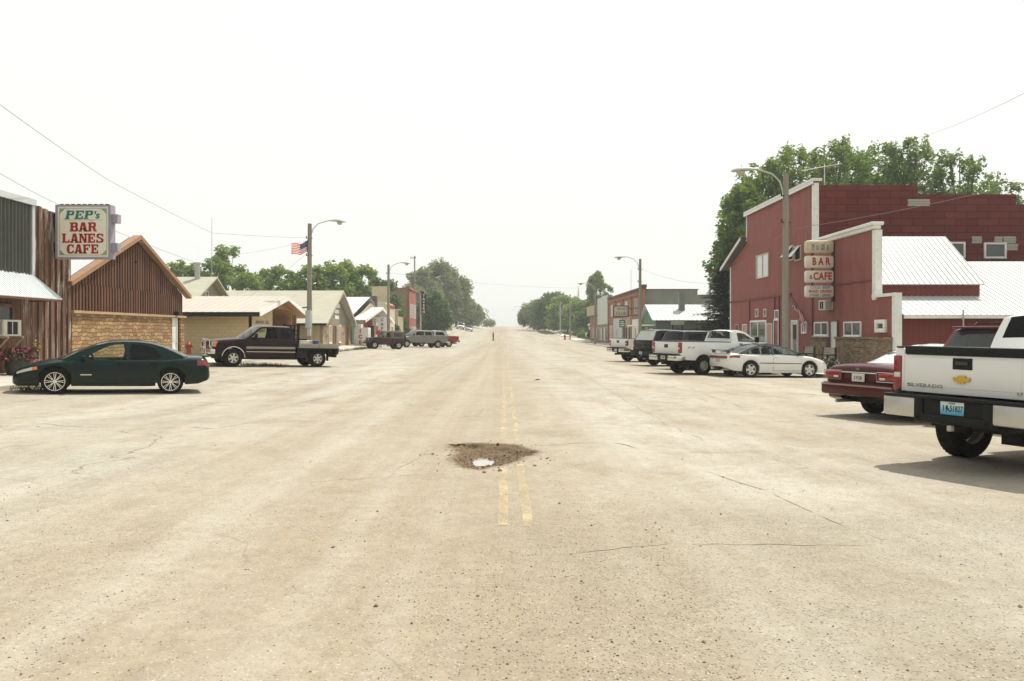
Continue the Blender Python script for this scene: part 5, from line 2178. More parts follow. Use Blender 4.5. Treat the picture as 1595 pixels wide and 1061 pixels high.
def wheel_meshes(Rt, wd, rr, style, rimmat, seed=0):
    mb = MB()
    h = wd / 2
    prof = [(rr * .96, -h * .8), (rr * 1.02, -h * .92), (bez(rr, Rt, .5), -h), (Rt * .965, -h * .88), (Rt * .992, -h * .7), (Rt, -h * .35), (Rt, h * .35), (Rt * .992, h * .7), (Rt * .965, h * .88), (bez(rr, Rt, .5), h), (rr * 1.02, h * .92), (rr * .96, h * .8)]
    mb.lathe(prof, 36, 'y')
    nb = 40
    for k in range(nb):                              # tread blocks
        t = 2 * math.pi * k / nb
        M = Matrix.Rotation(t, 4, 'Y')
        mb.box(-.018, .018, -h * .72, -h * .12, Rt - .01, Rt + .007, 0, M)
        M = Matrix.Rotation(t + .08, 4, 'Y')
        mb.box(-.018, .018, h * .12, h * .72, Rt - .01, Rt + .007, 0, M)
    tm = mb.build('wheel', RUBBER)
    tme = tm.data
    bpy.data.objects.remove(tm)
    # rim, outward face at +y
    mb = MB()
    mb.lathe([(rr * .99, h * .86), (rr * .985, h * .95), (rr * .93, h * .93), (rr * .88, h * .6), (rr * .86, -h * .6), (rr * .97, -h * .85)], 36, 'y', 0)
    mb.lathe([(0, h * .12), (rr * .86, h * .1)], 24, 'y', 1)
    mb.lathe([(0, h * .82), (rr * .14, h * .8), (rr * .17, h * .6), (rr * .17, h * .12)], 16, 'y', 0)
    ns, w0, w1 = {'five': (5, .3, .2), 'six': (6, .22, .16), 'ten': (8, .0, .0), 'slot': (8, .16, .12), 'plain': (5, .34, .3)}[style]
    for k in range(ns):
        M = Matrix.Rotation(2 * math.pi * k / ns, 4, 'Y')
        if style == 'ten':                           # pairs of slim spokes
            for s in (-1, 1):
                M2 = M @ Matrix.Rotation(s * .12, 4, 'Y')
                mb.box(-rr * .03, rr * .03, h * .55, h * .8, rr * .12, rr * .9, 0, M2)
        else:
            a, b = rr * w0, rr * w1
            z0, z1 = rr * .15, rr * .92
            y0, y1 = h * .45, h * .74
            P = [(-a, z0), (a, z0), (b, z1), (-b, z1)]
            mb.add([(x, y0, z) for x, z in P] + [(x * .86, y1, z) for x, z in P], [(4, 5, 6, 7), (0, 4, 7, 3), (1, 2, 6, 5), (3, 7, 6, 2)], 0, False, M)
    for k in range(5):
        t = 2 * math.pi * k / 5 + .3
        mb.tube([(rr * .25 * math.cos(t), h * .7, rr * .25 * math.sin(t)), (rr * .25 * math.cos(t), h * .84, rr * .25 * math.sin(t))], rr * .035, 6, 1)
    rm = mb.build('rim', [rimmat, DARKMET])
    rme = rm.data
    bpy.data.objects.remove(rm)
    return tme, rme


def add_wheels(T, xr, xf, tr, Rt, wd, rr, style, rimmat=ALLOY):
    tme, rme = wheel_meshes(Rt, wd, rr, style, rimmat)
    k = 0
    for x in (xr, xf):
        for s in (1, -1):
            wv = link('wheel', tme, T, (x, s * tr, Rt))
            if s < 0:
                wv.rotation_euler = (0, 0, math.pi)
            rmo = link('rim', rme, wv)
            rmo.rotation_euler = (0, .4 * k, 0)
            k += 1


def part(T, name, m, *boxes, b=.015, mirror=False):
    """part(s) made of chamfered boxes; mirror makes a second child on the other side"""
    out = []
    for s in ((1, -1) if mirror else (1,)):
        mb = MB()
        for q in boxes:
            x0, x1, y0, y1, z0, z1 = q[:6]
            mb.box(x0, x1, y0 * s, y1 * s, z0, z1, q[6] if len(q) > 6 else 0, b=b)
        out.append(mb.build(name, m, T, local=True))
    return out


def greenhouse(T, S, G, col, side_glass=None, front_glass=None, rear_glass=None, strip_f=.93, strip_r=.9, roofm=None):
    side_glass = side_glass or CARGLASS
    front_glass = front_glass or SCREEN
    rear_glass = rear_glass or side_glass
    O, base, z0, z1, wb, wr = G['top'], G['base'], G['z0'], G['z1'], G['wb'], G['wr']
    iA, iB = G['iA'], G['iB']
    crown = G.get('crown', .05)

    def yy(z):
        t = max(0, min(1.1, (z - z0) / (z1 - z0)))
        return wb + (wr - wb) * (t ** 1.25)
    # side frames
    mb = MB()
    outer = [Vector((x, z, 0)) for x, z in O] + [Vector((x, z, 0)) for x, z in base]
    holes = [[Vector((x, z, 0)) for x, z in h] for h, *_ in G['holes']]
    tri = tessellate_polygon([outer] + holes)
    allp = outer + [p for h in holes for p in h]
    for s in (1, -1):
        n = len(allp)
        vs = [Vector((p.x, s * yy(p.y), p.y)) for p in allp] + [Vector((p.x, s * (yy(p.y) - .035), p.y)) for p in allp]
        fs = [list(t) for t in tri] + [[i + n for i in reversed(t)] for t in tri]
        st = 0
        for lp in [outer] + holes:
            m = len(lp)
            fs += [[st + i, st + (i + 1) % m, st + (i + 1) % m + n, st + i + n] for i in range(m)]
            st += m
        mb = MB()
        mb.add(vs, fs, 0, False)
        mb.build('pillar_frame', G.get('framem', col), T, local=True)
    for hp, gm in [(h[0], h[1] if len(h) > 1 else side_glass) for h in G['holes']]:
        for s in (1, -1):
            mb = MB()
            P = [Vector((x, z, 0)) for x, z in hp]
            t = tessellate_polygon([P])
            mb.add([Vector((p.x, s * (yy(p.y) - .014), p.y)) for p in P], [list(q) for q in t])
            mb.build('side_window', gm, T, local=True)
    ny = 10

    def row(x, z, bow, cr):
        wv = yy(z)
        r = []
        for k in range(ny + 1):
            u = -1 + 2 * k / ny
            r.append(Vector((x + bow * (1 - u * u), wv * u, z + cr * (1 - abs(u) ** 2.4))))
        return r

    def loft(rows, name, m, cut=None, th=0):
        mb = MB()
        vs = [p for r_ in rows for p in r_]
        fs = []
        for j in range(len(rows) - 1):
            for i in range(ny):
                a = j * (ny + 1) + i
                fs.append((a, a + 1, a + ny + 2, a + ny + 1))
        mb.add(vs, fs, 0, True)
        return mb.build(name, m, T, local=True, sharp=50)
    # roof
    rows = []
    for x, z in O[iA:iB + 1]:
        rows.append(row(x, z, 0.02 if x > (O[iA][0] + O[iB][0]) / 2 else -.02, crown))
    rf = loft(rows, 'roof', roofm or col)
    # screens, each with painted strips down its sides
    for nm, pts, sgn, gm, stp in (('windscreen', O[:iA + 1], 1, front_glass, strip_f), ('rear_window', O[iB:][::-1], -1, rear_glass, strip_r)):
        bow = G.get('bow_f' if sgn > 0 else 'bow_r', .14)
        seq = []
        for q in range(len(pts) - 1):
            for k in range(3):
                t = k / 3
                seq.append((bez(pts[q][0], pts[q + 1][0], t), bez(pts[q][1], pts[q + 1][1], t)))
        seq.append(pts[-1])
        zA, zB = seq[0][1], seq[-1][1]
        gl, pa = MB(), MB()
        R_ = []
        for x, z in seq:
            t = (z - zA) / max(.01, zB - zA)
            wv = yy(z)
            us = [-1, -stp] + [-stp + 2 * stp * k / 8 for k in range(1, 8)] + [stp, 1]
            R_.append([Vector((x + sgn * bez(bow, .02, t) * (1 - u * u), wv * u, z + crown * t * (1 - abs(u) ** 2.4))) for u in us])
        m = len(R_[0])
        vs = [p for r_ in R_ for p in r_]
        fg, fp = [], []
        b0 = G.get('rw_low', 0) if sgn < 0 else 0
        for j in range(len(R_) - 1):
            tj = j / (len(R_) - 1)
            for i in range(m - 1):
                a = j * m + i
                f = (a, a + 1, a + m + 1, a + m)
                edge = i in (0, m - 2) or j == len(R_) - 2 and G.get('hdr') or tj < b0
                (fp if edge else fg).append(f)
        gl.add(vs, fg, 0, True)
        gl.build(nm, gm, T, local=True, sharp=60)
        pa.add(vs, fp, 0, True)
        pa.build('screen_surround', G.get('framem', col), T, local=True, sharp=60)
    return rf


def interior(T, x0, x1, hw, zfl, zseat, rows=2, wheel=True):
    mb = MB()
    mb.box(x0, x1, -hw, hw, zfl - .06, zfl)
    mb.box(x1 - .3, x1, -hw, hw, zfl, zseat + .02)   # dashboard
    o = mb.build('interior', DARKROOM, T, local=True)
    dx = (x1 - x0 - .55) / max(1, rows)
    for r_ in range(rows):
        xs = x1 - .95 - r_ * dx
        if xs - .1 < x0:
            break
        for s in ((1, -1) if r_ == 0 else (0,)):
            mb = MB()
            yw = .24 if s else hw * .8
            mb.box(xs - .25, xs + .25, s * .38 - yw, s * .38 + yw, zfl, zfl + .2, b=.05)
            M = Matrix.Translation((xs - .24, s * .38, zfl + .15)) @ Matrix.Rotation(R(-14), 4, 'Y')
            mb.box(-.08, .06, -yw, yw, 0, zseat - zfl + .12, 0, M, b=.05)
            if s:
                mb.box(-.07, .04, -.13, .13, zseat - zfl + .14, zseat - zfl + .32, 0, M, b=.04)
            mb.build('seat', SEAT, T, local=True)
    if wheel:
        mb = MB()
        P = []
        for k in range(19):
            t = 2 * math.pi * k / 18
            P.append(Vector((x1 - .48 + .06 * math.sin(t), .38 + .18 * math.cos(t), zseat + .06 + .17 * math.sin(t))))
        mb.tube(P, .016, 6, caps=False)
        mb.tube([(x1 - .48, .2, zseat + .06), (x1 - .48, .56, zseat + .06)], .014, 6)
        mb.build('steering_wheel', BLACK, T, local=True)


def under(T, x0, x1, hw, zb, zt, extra=()):
    mb = MB()
    mb.box(x0, x1, -hw, hw, zb, zt)
    for e in extra:
        mb.box(*e)
    return mb.build('underbody', DARKMET, T, local=True)


def mirror_part(T, x, y, z, m=BLACK, w_=.2, h=.15, arm=.1):
    for s in (1, -1):
        mb = MB()
        mb.box(x - .05, x + .06, s * (y + arm), s * (y + arm + w_), z - h / 2, z + h / 2, b=.035)
        mb.tube([(x, s * (y - .03), z - .03), (x, s * (y + arm + .05), z - .03)], .025, 6)
        o = mb.build('mirror', m, T, local=True)


def handles(T, S, xs, v=5.0, m=BLACK):
    for x in xs:
        for s in (1, -1):
            p = rp(S, x, v)
            mb = MB()
            mb.box(x - .085, x + .085, s * (p.y + .004), s * (p.y + .045), p.z - .022, p.z + .022, b=.014)
            mb.build('door_handle', m, T, local=True)


def plate(T, x, z, s='1 51827', y=0, col=(.55, .62, .62), ink=(.02, .03, .05), rear=True, size=1.0, name='licence_plate'):
    """looks backwards (-x)"""
    M = frame_m((x, y, z), (0, -1, 0), (0, 0, 1))
    mb = MB()
    mb.M = M
    mb.box(-.152 * size, .152 * size, -.076 * size, .076 * size, -.01, .004, b=.006)
    o = mb.build(name, pm('plate_%d_%d' % (col[0] * 100, col[2] * 100), col, .4, .06), T, local=True)
    if s:
        mb = MB()
        text_part('', s, T, M @ Matrix.Translation((.0, -.006, .005)), .088 * size, None, .012, 0, .78, 1.0, .003, mb)
        mb.build('plate_number', pm('plate_ink', ink, .5, .1), o, local=True)
    return o


def bowtie(T, M, w_, m=GOLD):
    a, h = w_ / 2, w_ * .19
    q = a * .36
    P = [(-a + .1 * w_, -h * .52), (-q - .03 * w_, -h * .52), (-q - .06 * w_, -h), (q - .02 * w_, -h), (q + .005 * w_, -h * .52), (a - .1 * w_, -h * .52), (a, h * .52), (q + .04 * w_, h * .52), (q + .06 * w_, h), (-q + .0 * w_, h), (-q - .02 * w_, h * .52), (-a + .06 * w_, h * .52)]
    P = [(x - .02 * w_, y) for x, y in P]
    mb = MB()
    mb.prism([(x, y, 0) for x, y in P], (0, 0, .012), 0, M)
    return mb.build('emblem', m, T, local=True)


def doors(T, S, spans, v0, v1, m, off=.005, seam=True):
    for x0, x1 in spans:
        for s in (1, -1):
            mb = MB()
            patch(mb, S, x0 + .006, x1 - .006, v0, v1, off, s)
            d = mb.build('door', m, T, local=True, sharp=50)
    mb = MB()
    for x0, x1 in spans:
        for s in (1, -1):
            for x in (x0, x1):
                patch(mb, S, x - .008, x + .008, v0 - .05, v1 + .05, .0015, s, 1, 5)
            patch(mb, S, x0, x1, v0 - .09, v0 - .01, .0015, s, 8, 1)
    mb.build('door_seam', BLACK, T, local=True)


# ---------------------------------------------------------------- saloon cars
def saloon(T, L, axr, axf, hw, paintm, zt, zs, hwt, zb, G, Rt, rr, style, doorx, rimm=ALLOY, archR=None, seat=.95, glassm=None, handle_m=BLACK, rearg=None, mirror_m=BLACK, tw=.2, roofm=None, arow=2):
    aR = archR or Rt + .055
    S = dict(hw=hwt, zb=zb, zt=zt, zs=zs, arch=[(axr, aR), (axf, aR)], ac=Rt - .01)
    body_mesh(S).build('body', paintm, T, local=True, sharp=42)
    under(T, .35, L - .35, hw - .3, .28, .62)
    greenhouse(T, S, G, paintm, glassm, None, rearg, roofm=roofm)
    zbelt = G['z0']
    interior(T, G['base'][0][0] + .2, G['base'][-1][0] - .1, hw - .14, .42, seat, arow)
    add_wheels(T, axr, axf, hw - tw / 2 - .03, Rt, tw, rr, style, rimm)
    doors(T, S, doorx, 2.0, 6.0, paintm)
    handles(T, S, [x0 + .16 for x0, x1 in doorx], 5.2, handle_m)
    mirror_part(T, doorx[0][1] - .12, hw - .1, zbelt + .07, mirror_m, .17, .12, .04)
    for x in (axr, axf):                             # dark rim inside each wheel arch
        for s in (1, -1):
            mb = MB()
            P = [(x + (aR - .012) * math.cos(math.pi * k / 20), s * (smooth_tab(hwt, x) * .955), Rt - .01 + (aR - .012) * math.sin(math.pi * k / 20)) for k in range(21)]
            mb.tube(P, .016, 6)
            mb.build('arch_liner', BLACK, T, local=True)
    return S


def make_green_sedan():
    T = park('parked_car', 'dark green four-door sedan with large bright spoked wheels, driver window open', 'car', *SEDAN_POS, 1.0, 3.74)
    P = paint('paint_green', (.001, .0135, .011), .0, .26, .03, .25)
    G = dict(top=[(3.56, .89), (3.3, 1.03), (3.05, 1.145), (2.8, 1.255), (2.55, 1.325), (2.2, 1.36), (1.8, 1.36), (1.5, 1.325), (1.2, 1.24), (.95, 1.13), (.68, 1.0)],
             base=[(.74, .93), (1.4, .87), (2.2, .85), (3.0, .845), (3.5, .855)], iA=4, iB=7, z0=.86, z1=1.355, wb=.835, wr=.58, bow_f=.2, bow_r=.16, crown=.045,
             holes=[([(3.12, .885), (2.98, .99), (2.8, 1.1), (2.6, 1.21), (2.4, 1.275), (2.17, 1.297), (2.1, .875)], glass('open_window', (.01, .01, .01), .97)),
                    ([(2.02, .875), (2.0, 1.297), (1.75, 1.29), (1.52, 1.24), (1.36, 1.15), (1.26, 1.02), (1.27, .93), (1.36, .885)], TINT)])
    zt = [(0, .60), (.03, .78), (.07, .94), (.14, .985), (.35, 1.0), (.75, 1.0), (1.1, .97), (3.4, .9), (3.7, .885), (4.1, .82), (4.42, .72), (4.6, .63), (4.69, .52), (4.72, .44)]
    zs = [(0, .57), (.03, .74), (.08, .87), (.2, .915), (.75, .915), (1.3, .875), (3.3, .85), (3.8, .8), (4.3, .67), (4.58, .57), (4.69, .49), (4.72, .42)]
    hwt = [(0, .66), (.06, .76), (.25, .845), (.8, .9), (1.5, .91), (3.4, .91), (3.9, .88), (4.3, .79), (4.55, .66), (4.68, .54), (4.72, .47)]
    zb = [(0, .42), (.06, .36), (.3, .27), (.6, .25), (1.5, .2), (3.3, .2), (4.2, .2), (4.6, .19), (4.72, .25)]
    S = saloon(T, 4.72, 1.0, 3.74, .91, P, zt, zs, hwt, zb, G, .318, .24, 'ten', [(2.06, 3.22), (1.27, 2.06)], rimm=pm('polished_rim', (.8, .78, .73), .22, .05, 5, metal=.9), seat=.92)
    for s in (1, -1):
        mb = MB()
        patch(mb, S, .05, .34, 4.3, 5.75, .012, s, 5, 3)
        mb.build('tail_light', REDLENS, T, local=True)
        mb = MB()
        patch(mb, S, 4.14, 4.25, 4.55, 5.7, .01, s, 3, 3, slant=.02)
        mb.build('side_light', AMBER, T, local=True)
        mb = MB()
        patch(mb, S, 4.26, 4.62, 4.6, 5.85, .008, s, 5, 3)
        mb.build('headlight', CLEARLENS, T, local=True)
        mb = MB()
        patch(mb, S, 1.42, 3.28, 2.55, 2.66, .007, s, 12, 1)
        mb.build('side_moulding', P, T, local=True)
        mb = MB()
        patch(mb, S, 2.9, 3.16, 3.05, 3.2, .007, s, 3, 1)
        mb.build('door_badge', CHROME, T, local=True)
        mb = MB()
        patch(mb, S, .0, .5, 2.9, 3.0, .006, s, 5, 1)
        patch(mb, S, 4.15, 4.7, 2.9, 3.0, .006, s, 5, 1)
        mb.build('bumper_seam', BLACK, T, local=True)
    part(T, 'spoiler', P, (.02, .16, -.62, .62, .985, 1.03), b=.018)
    part(T, 'plate_holder', BLACK, (4.68, 4.735, -.17, .17, .33, .46), b=.01)
    for s in (1, -1):                                # fuel flap outline
        mb = MB()
        p = rp(S, .82, 4.6)
        mb.tube([(.82 + .085 * math.cos(t), s * (p.y + .003), p.z + .085 * math.sin(t)) for t in [k * math.pi / 10 for k in range(21)]], .004, 4, caps=False)
        mb.build('fuel_flap', BLACK, T, local=True)
        if s > 0:
            continue
    mb = MB()
    mb.tube([(3.6, .5, .88), (3.45, .1, .9)], .012, 5)
    mb.tube([(3.58, -.1, .885), (3.45, -.5, .9)], .012, 5)
    mb.build('wiper', BLACK, T, local=True)


def make_white_coupe():
    T = park('parked_car', 'low white two-door coupe with black roof and full-width red tail light strip', 'car', *COUPE_POS, .98, 3.59)
    P = paint('paint_white_coupe', (.78, .775, .74), 0, .3, .1)
    BR = pm('black_roof', (.012, .012, .013), .12, .1, 4, coat=.8)
    G = dict(top=[(3.38, .9), (3.05, 1.05), (2.7, 1.18), (2.4, 1.262), (2.1, 1.292), (1.7, 1.295), (1.4, 1.265), (1.1, 1.19), (.8, 1.07), (.5, .965)],
             base=[(.6, .9), (1.2, .88), (2.2, .86), (3.0, .855), (3.3, .86)], iA=4, iB=6, z0=.87, z1=1.29, wb=.8, wr=.55, bow_f=.22, bow_r=.2, crown=.04, framem=BR,
             holes=[([(3.15, .885), (2.85, 1.04), (2.55, 1.155), (2.25, 1.225), (2.1, 1.235), (2.02, .885)], CARGLASS), ([(1.94, .885), (1.98, 1.235), (1.7, 1.24), (1.42, 1.2), (1.12, 1.11), (.9, 1.0), (.82, .91)], CARGLASS)])
    zt = [(0, .58), (.03, .76), (.08, .9), (.2, .945), (.6, .955), (1.0, .93), (3.2, .895), (3.6, .87), (4.0, .8), (4.35, .7), (4.52, .61), (4.6, .5), (4.63, .42)]
    zs = [(0, .55), (.03, .72), (.08, .85), (.25, .89), (.8, .885), (3.2, .855), (3.7, .8), (4.2, .68), (4.5, .57), (4.6, .47), (4.63, .4)]
    hwt = [(0, .68), (.05, .76), (.25, .83), (.8, .875), (1.5, .885), (3.2, .885), (3.8, .86), (4.2, .78), (4.45, .66), (4.58, .54), (4.63, .46)]
    zb = [(0, .4), (.06, .34), (.3, .26), (.6, .24), (1.4, .19), (3.2, .19), (4.2, .2), (4.63, .26)]
    S = saloon(T, 4.63, .98, 3.59, .885, P, zt, zs, hwt, zb, G, .315, .215, 'five', [(1.95, 3.2)], seat=.9, roofm=BR, rearg=SCREEN, handle_m=P)
    part(T, 'tail_light', REDLENS, (-.012, .06, -.66, .66, .73, .83), b=.02)
    for s in (1, -1):
        mb = MB()
        patch(mb, S, .02, .5, 4.55, 5.45, .008, s, 6, 2)
        mb.build('tail_light', REDLENS, T, local=True)
        mb = MB()
        patch(mb, S, .3, 3.3, 5.86, 6.05, .006, s, 18, 1)
        mb.build('black_belt_strip', BR, T, local=True)
        mb = MB()
        patch(mb, S, 1.35, 3.2, 3.4, 3.55, .008, s, 10, 1)
        mb.build('side_moulding', BLACK, T, local=True)
        mb = MB()
        patch(mb, S, 4.3, 4.45, 4.7, 5.6, .008, s, 3, 2)
        mb.build('side_light', AMBER, T, local=True)
        mb = MB()
        patch(mb, S, 4.45, 4.58, 4.7, 5.6, .008, s, 3, 2)
        mb.build('headlight', CLEARLENS, T, local=True)
    mb = MB()                                        # rear wing on two feet
    mb.box(.02, .24, -.68, .68, 1.035, 1.07, b=.016)
    for s in (1, -1):
        mb.box(.06, .2, s * .55, s * .62, .93, 1.05, b=.01)
    mb.build('spoiler', BR, T, local=True)
    plate(T, -.002, .64, '', 0, (.5, .5, .46))
    part(T, 'exhaust', STEEL, (-.02, .3, -.5, -.42, .25, .32), (-.02, .3, -.4, -.32, .25, .32), b=.03)


def make_maroon_sedan():
    T = park('parked_car', 'long maroon sedan seen from behind with low square tail lights and chrome trim strip', 'car', *CAPRICE_POS, 1.36, 4.3)
    P = paint('paint_maroon', (.062, .004, .006), .05, .3, .05, .3)
    G = dict(top=[(4.1, .95), (3.85, 1.08), (3.6, 1.2), (3.35, 1.3), (3.05, 1.365), (2.6, 1.375), (2.1, 1.36), (1.85, 1.31), (1.55, 1.2), (1.3, 1.09), (1.02, 1.0)],
             base=[(1.1, .94), (2.0, .92), (3.0, .9), (4.0, .9)], iA=4, iB=6, z0=.92, z1=1.37, wb=.86, wr=.62, bow_f=.2, bow_r=.2, crown=.045,
             holes=[([(3.68, .93), (3.45, 1.13), (3.25, 1.24), (3.05, 1.305), (2.78, 1.315), (2.75, .93)],), ([(2.66, .93), (2.68, 1.315), (2.3, 1.315), (2.08, 1.25), (1.9, 1.1), (1.86, .95)],)])
    zt = [(0, .64), (.03, .8), (.08, .96), (.18, 1.01), (.5, 1.03), (1.0, 1.03), (1.3, .99), (3.9, .95), (4.3, .93), (4.9, .86), (5.25, .78), (5.4, .66), (5.44, .5)]
    zs = [(0, .6), (.03, .76), (.08, .9), (.25, .935), (1.0, .94), (1.6, .93), (3.9, .9), (4.4, .86), (5.0, .76), (5.3, .67), (5.4, .58), (5.44, .46)]
    hwt = [(0, .76), (.05, .86), (.25, .94), (.9, .975), (4.4, .975), (5.0, .93), (5.3, .82), (5.4, .7), (5.44, .62)]
    zb = [(0, .44), (.06, .36), (.3, .3), (.8, .27), (1.9, .22), (3.8, .22), (5.0, .22), (5.44, .3)]
    S = saloon(T, 5.44, 1.36, 4.3, .975, P, zt, zs, hwt, zb, G, .345, .2, 'plain', [(2.7, 3.85), (1.75, 2.7)], seat=.98, rearg=pm('dusty_glare_glass', (.5, .53, .52), .15, .06, 2, coat=.6))  # white sky glare on the dusty rear glass is painted in as pale grey
    for s in (1, -1):
        part(T, 'tail_light', REDLENS, (-.022, .07, s * .44, s * .86, .72, .87), b=.03)
        mb = MB()                                    # bright rim round the lamp
        a, b, c, d = s * .43, s * .87, .71, .88
        mb.tube([(-.02, a, c), (-.02, b, c), (-.02, b, d), (-.02, a, d), (-.02, a, c)], .007, 5, caps=False)
        mb.build('lamp_rim', CHROME, T, local=True)
        part(T, 'reversing_lamp', CLEARLENS, (-.028, -.01, s * .5, s * .62, .745, .785), b=.008)
    part(T, 'trim_strip', CHROME, (-.024, .0, -.42, .42, .845, .868), b=.006)
    part(T, 'bumper', P, (-.11, .12, -.88, .88, .42, .655), b=.055)
    part(T, 'bumper_strip', pm('bumper_rub_strip', (.3, .2, .19), .5), (-.125, -.1, -.85, .85, .6, .63), b=.008)
    plate(T, -.03, .765, '3 9120', 0, (.6, .6, .54))
    bowtie(T, frame_m((-.03, 0, .925), (0, -1, 0), (0, 0, 1)), .12, CHROME)
    part(T, 'tailpipe', STEEL, (-.05, .4, .5, .56, .27, .33), b=.02)
    T.scale = (1.03, 1.03, 1.075)


def make_plain_saloon(pos, colour, label, name='parked_car', group=None):
    T = park(name, label, 'car', *pos, 1.05, 3.8, group=group)
    P = paint('paint_' + name + '_%d' % (colour[0] * 1000), colour, .3, .3, .12)
    G = dict(top=[(3.65, .92), (3.3, 1.12), (2.95, 1.3), (2.7, 1.375), (2.2, 1.4), (1.7, 1.37), (1.4, 1.26), (.95, 1.02)],
             base=[(1.0, .93), (2.2, .89), (3.6, .89)], iA=3, iB=5, z0=.9, z1=1.39, wb=.82, wr=.6, bow_f=.18, bow_r=.15,
             holes=[([(3.2, .93), (2.95, 1.18), (2.7, 1.3), (2.35, 1.33), (2.3, .93)],), ([(2.2, .93), (2.22, 1.33), (1.8, 1.31), (1.5, 1.12), (1.45, .95)],)])
    zt = [(0, .6), (.05, .9), (.2, 1.0), (.9, 1.02), (1.2, .97), (3.5, .93), (4.2, .83), (4.6, .72), (4.76, .5)]
    zs = [(0, .57), (.05, .84), (.25, .92), (1.2, .9), (3.5, .88), (4.2, .76), (4.65, .62), (4.76, .46)]
    hwt = [(0, .7), (.2, .84), (.9, .9), (3.8, .9), (4.4, .8), (4.7, .62), (4.76, .52)]
    zb = [(0, .4), (.5, .26), (4.2, .22), (4.76, .28)]
    S = saloon(T, 4.76, 1.05, 3.8, .9, P, zt, zs, hwt, zb, G, .32, .2, 'plain', [(2.25, 3.4), (1.35, 2.25)])
    for s in (1, -1):
        part(T, 'headlight', CLEARLENS, (4.5, 4.7, s * .38, s * .66, .52, .62), b=.03)
        part(T, 'tail_light', REDLENS, (-.01, .1, s * .5, s * .74, .7, .85), b=.03)
    part(T, 'grille', BLACK, (4.7, 4.772, -.35, .35, .36, .5), b=.02)
    return T


# ---------------------------------------------------------------- trucks
def truck_spec(L, axr, axf, hw, rail, hood, zb, Rt, cab0, bed=True, gap=.02, arch=None, nose=.22, floor=None):
    """lower body of a pickup; bed from the tail to cab0"""
    zt = [(.0, rail), (cab0, rail), (cab0 + .05, rail), (axf - .55, rail - .0), (axf - .4, hood), (L - .55, hood - .05), (L - nose, hood - .1), (L - .06, hood - .2), (L, hood - .42)]
    zs = [(.0, rail), (cab0, rail), (axf - .5, rail - .015), (axf, hood - .08), (L - .5, hood - .13), (L - .15, hood - .2), (L - .04, hood - .28), (L, hood - .46)]
    hwt = [(0, hw - .02), (.3, hw), (L - .8, hw), (L - .35, hw - .03), (L - .12, hw - .1), (L, hw - .2)]
    zbt = [(0, zb + .06), (axr + .6, zb), (axf - .6, zb), (L, zb + .02)]
    aR = arch or Rt + .085
    S = dict(hw=hwt, zb=zbt, zt=zt, zs=zs, arch=[(axr, aR), (axf, aR)], ac=Rt + .01, asq=.96, tuck=.96)
    if bed:
        S['bed'] = (0, cab0 - gap, floor or rail - .5)
    return S


def cab_glass(x0, x1, xw, ztop, belt, hw, rows=1, rake=.42, rear_lean=.06):
    """greenhouse from the cab's rear wall x0 to the foot of the windscreen xw"""
    return None


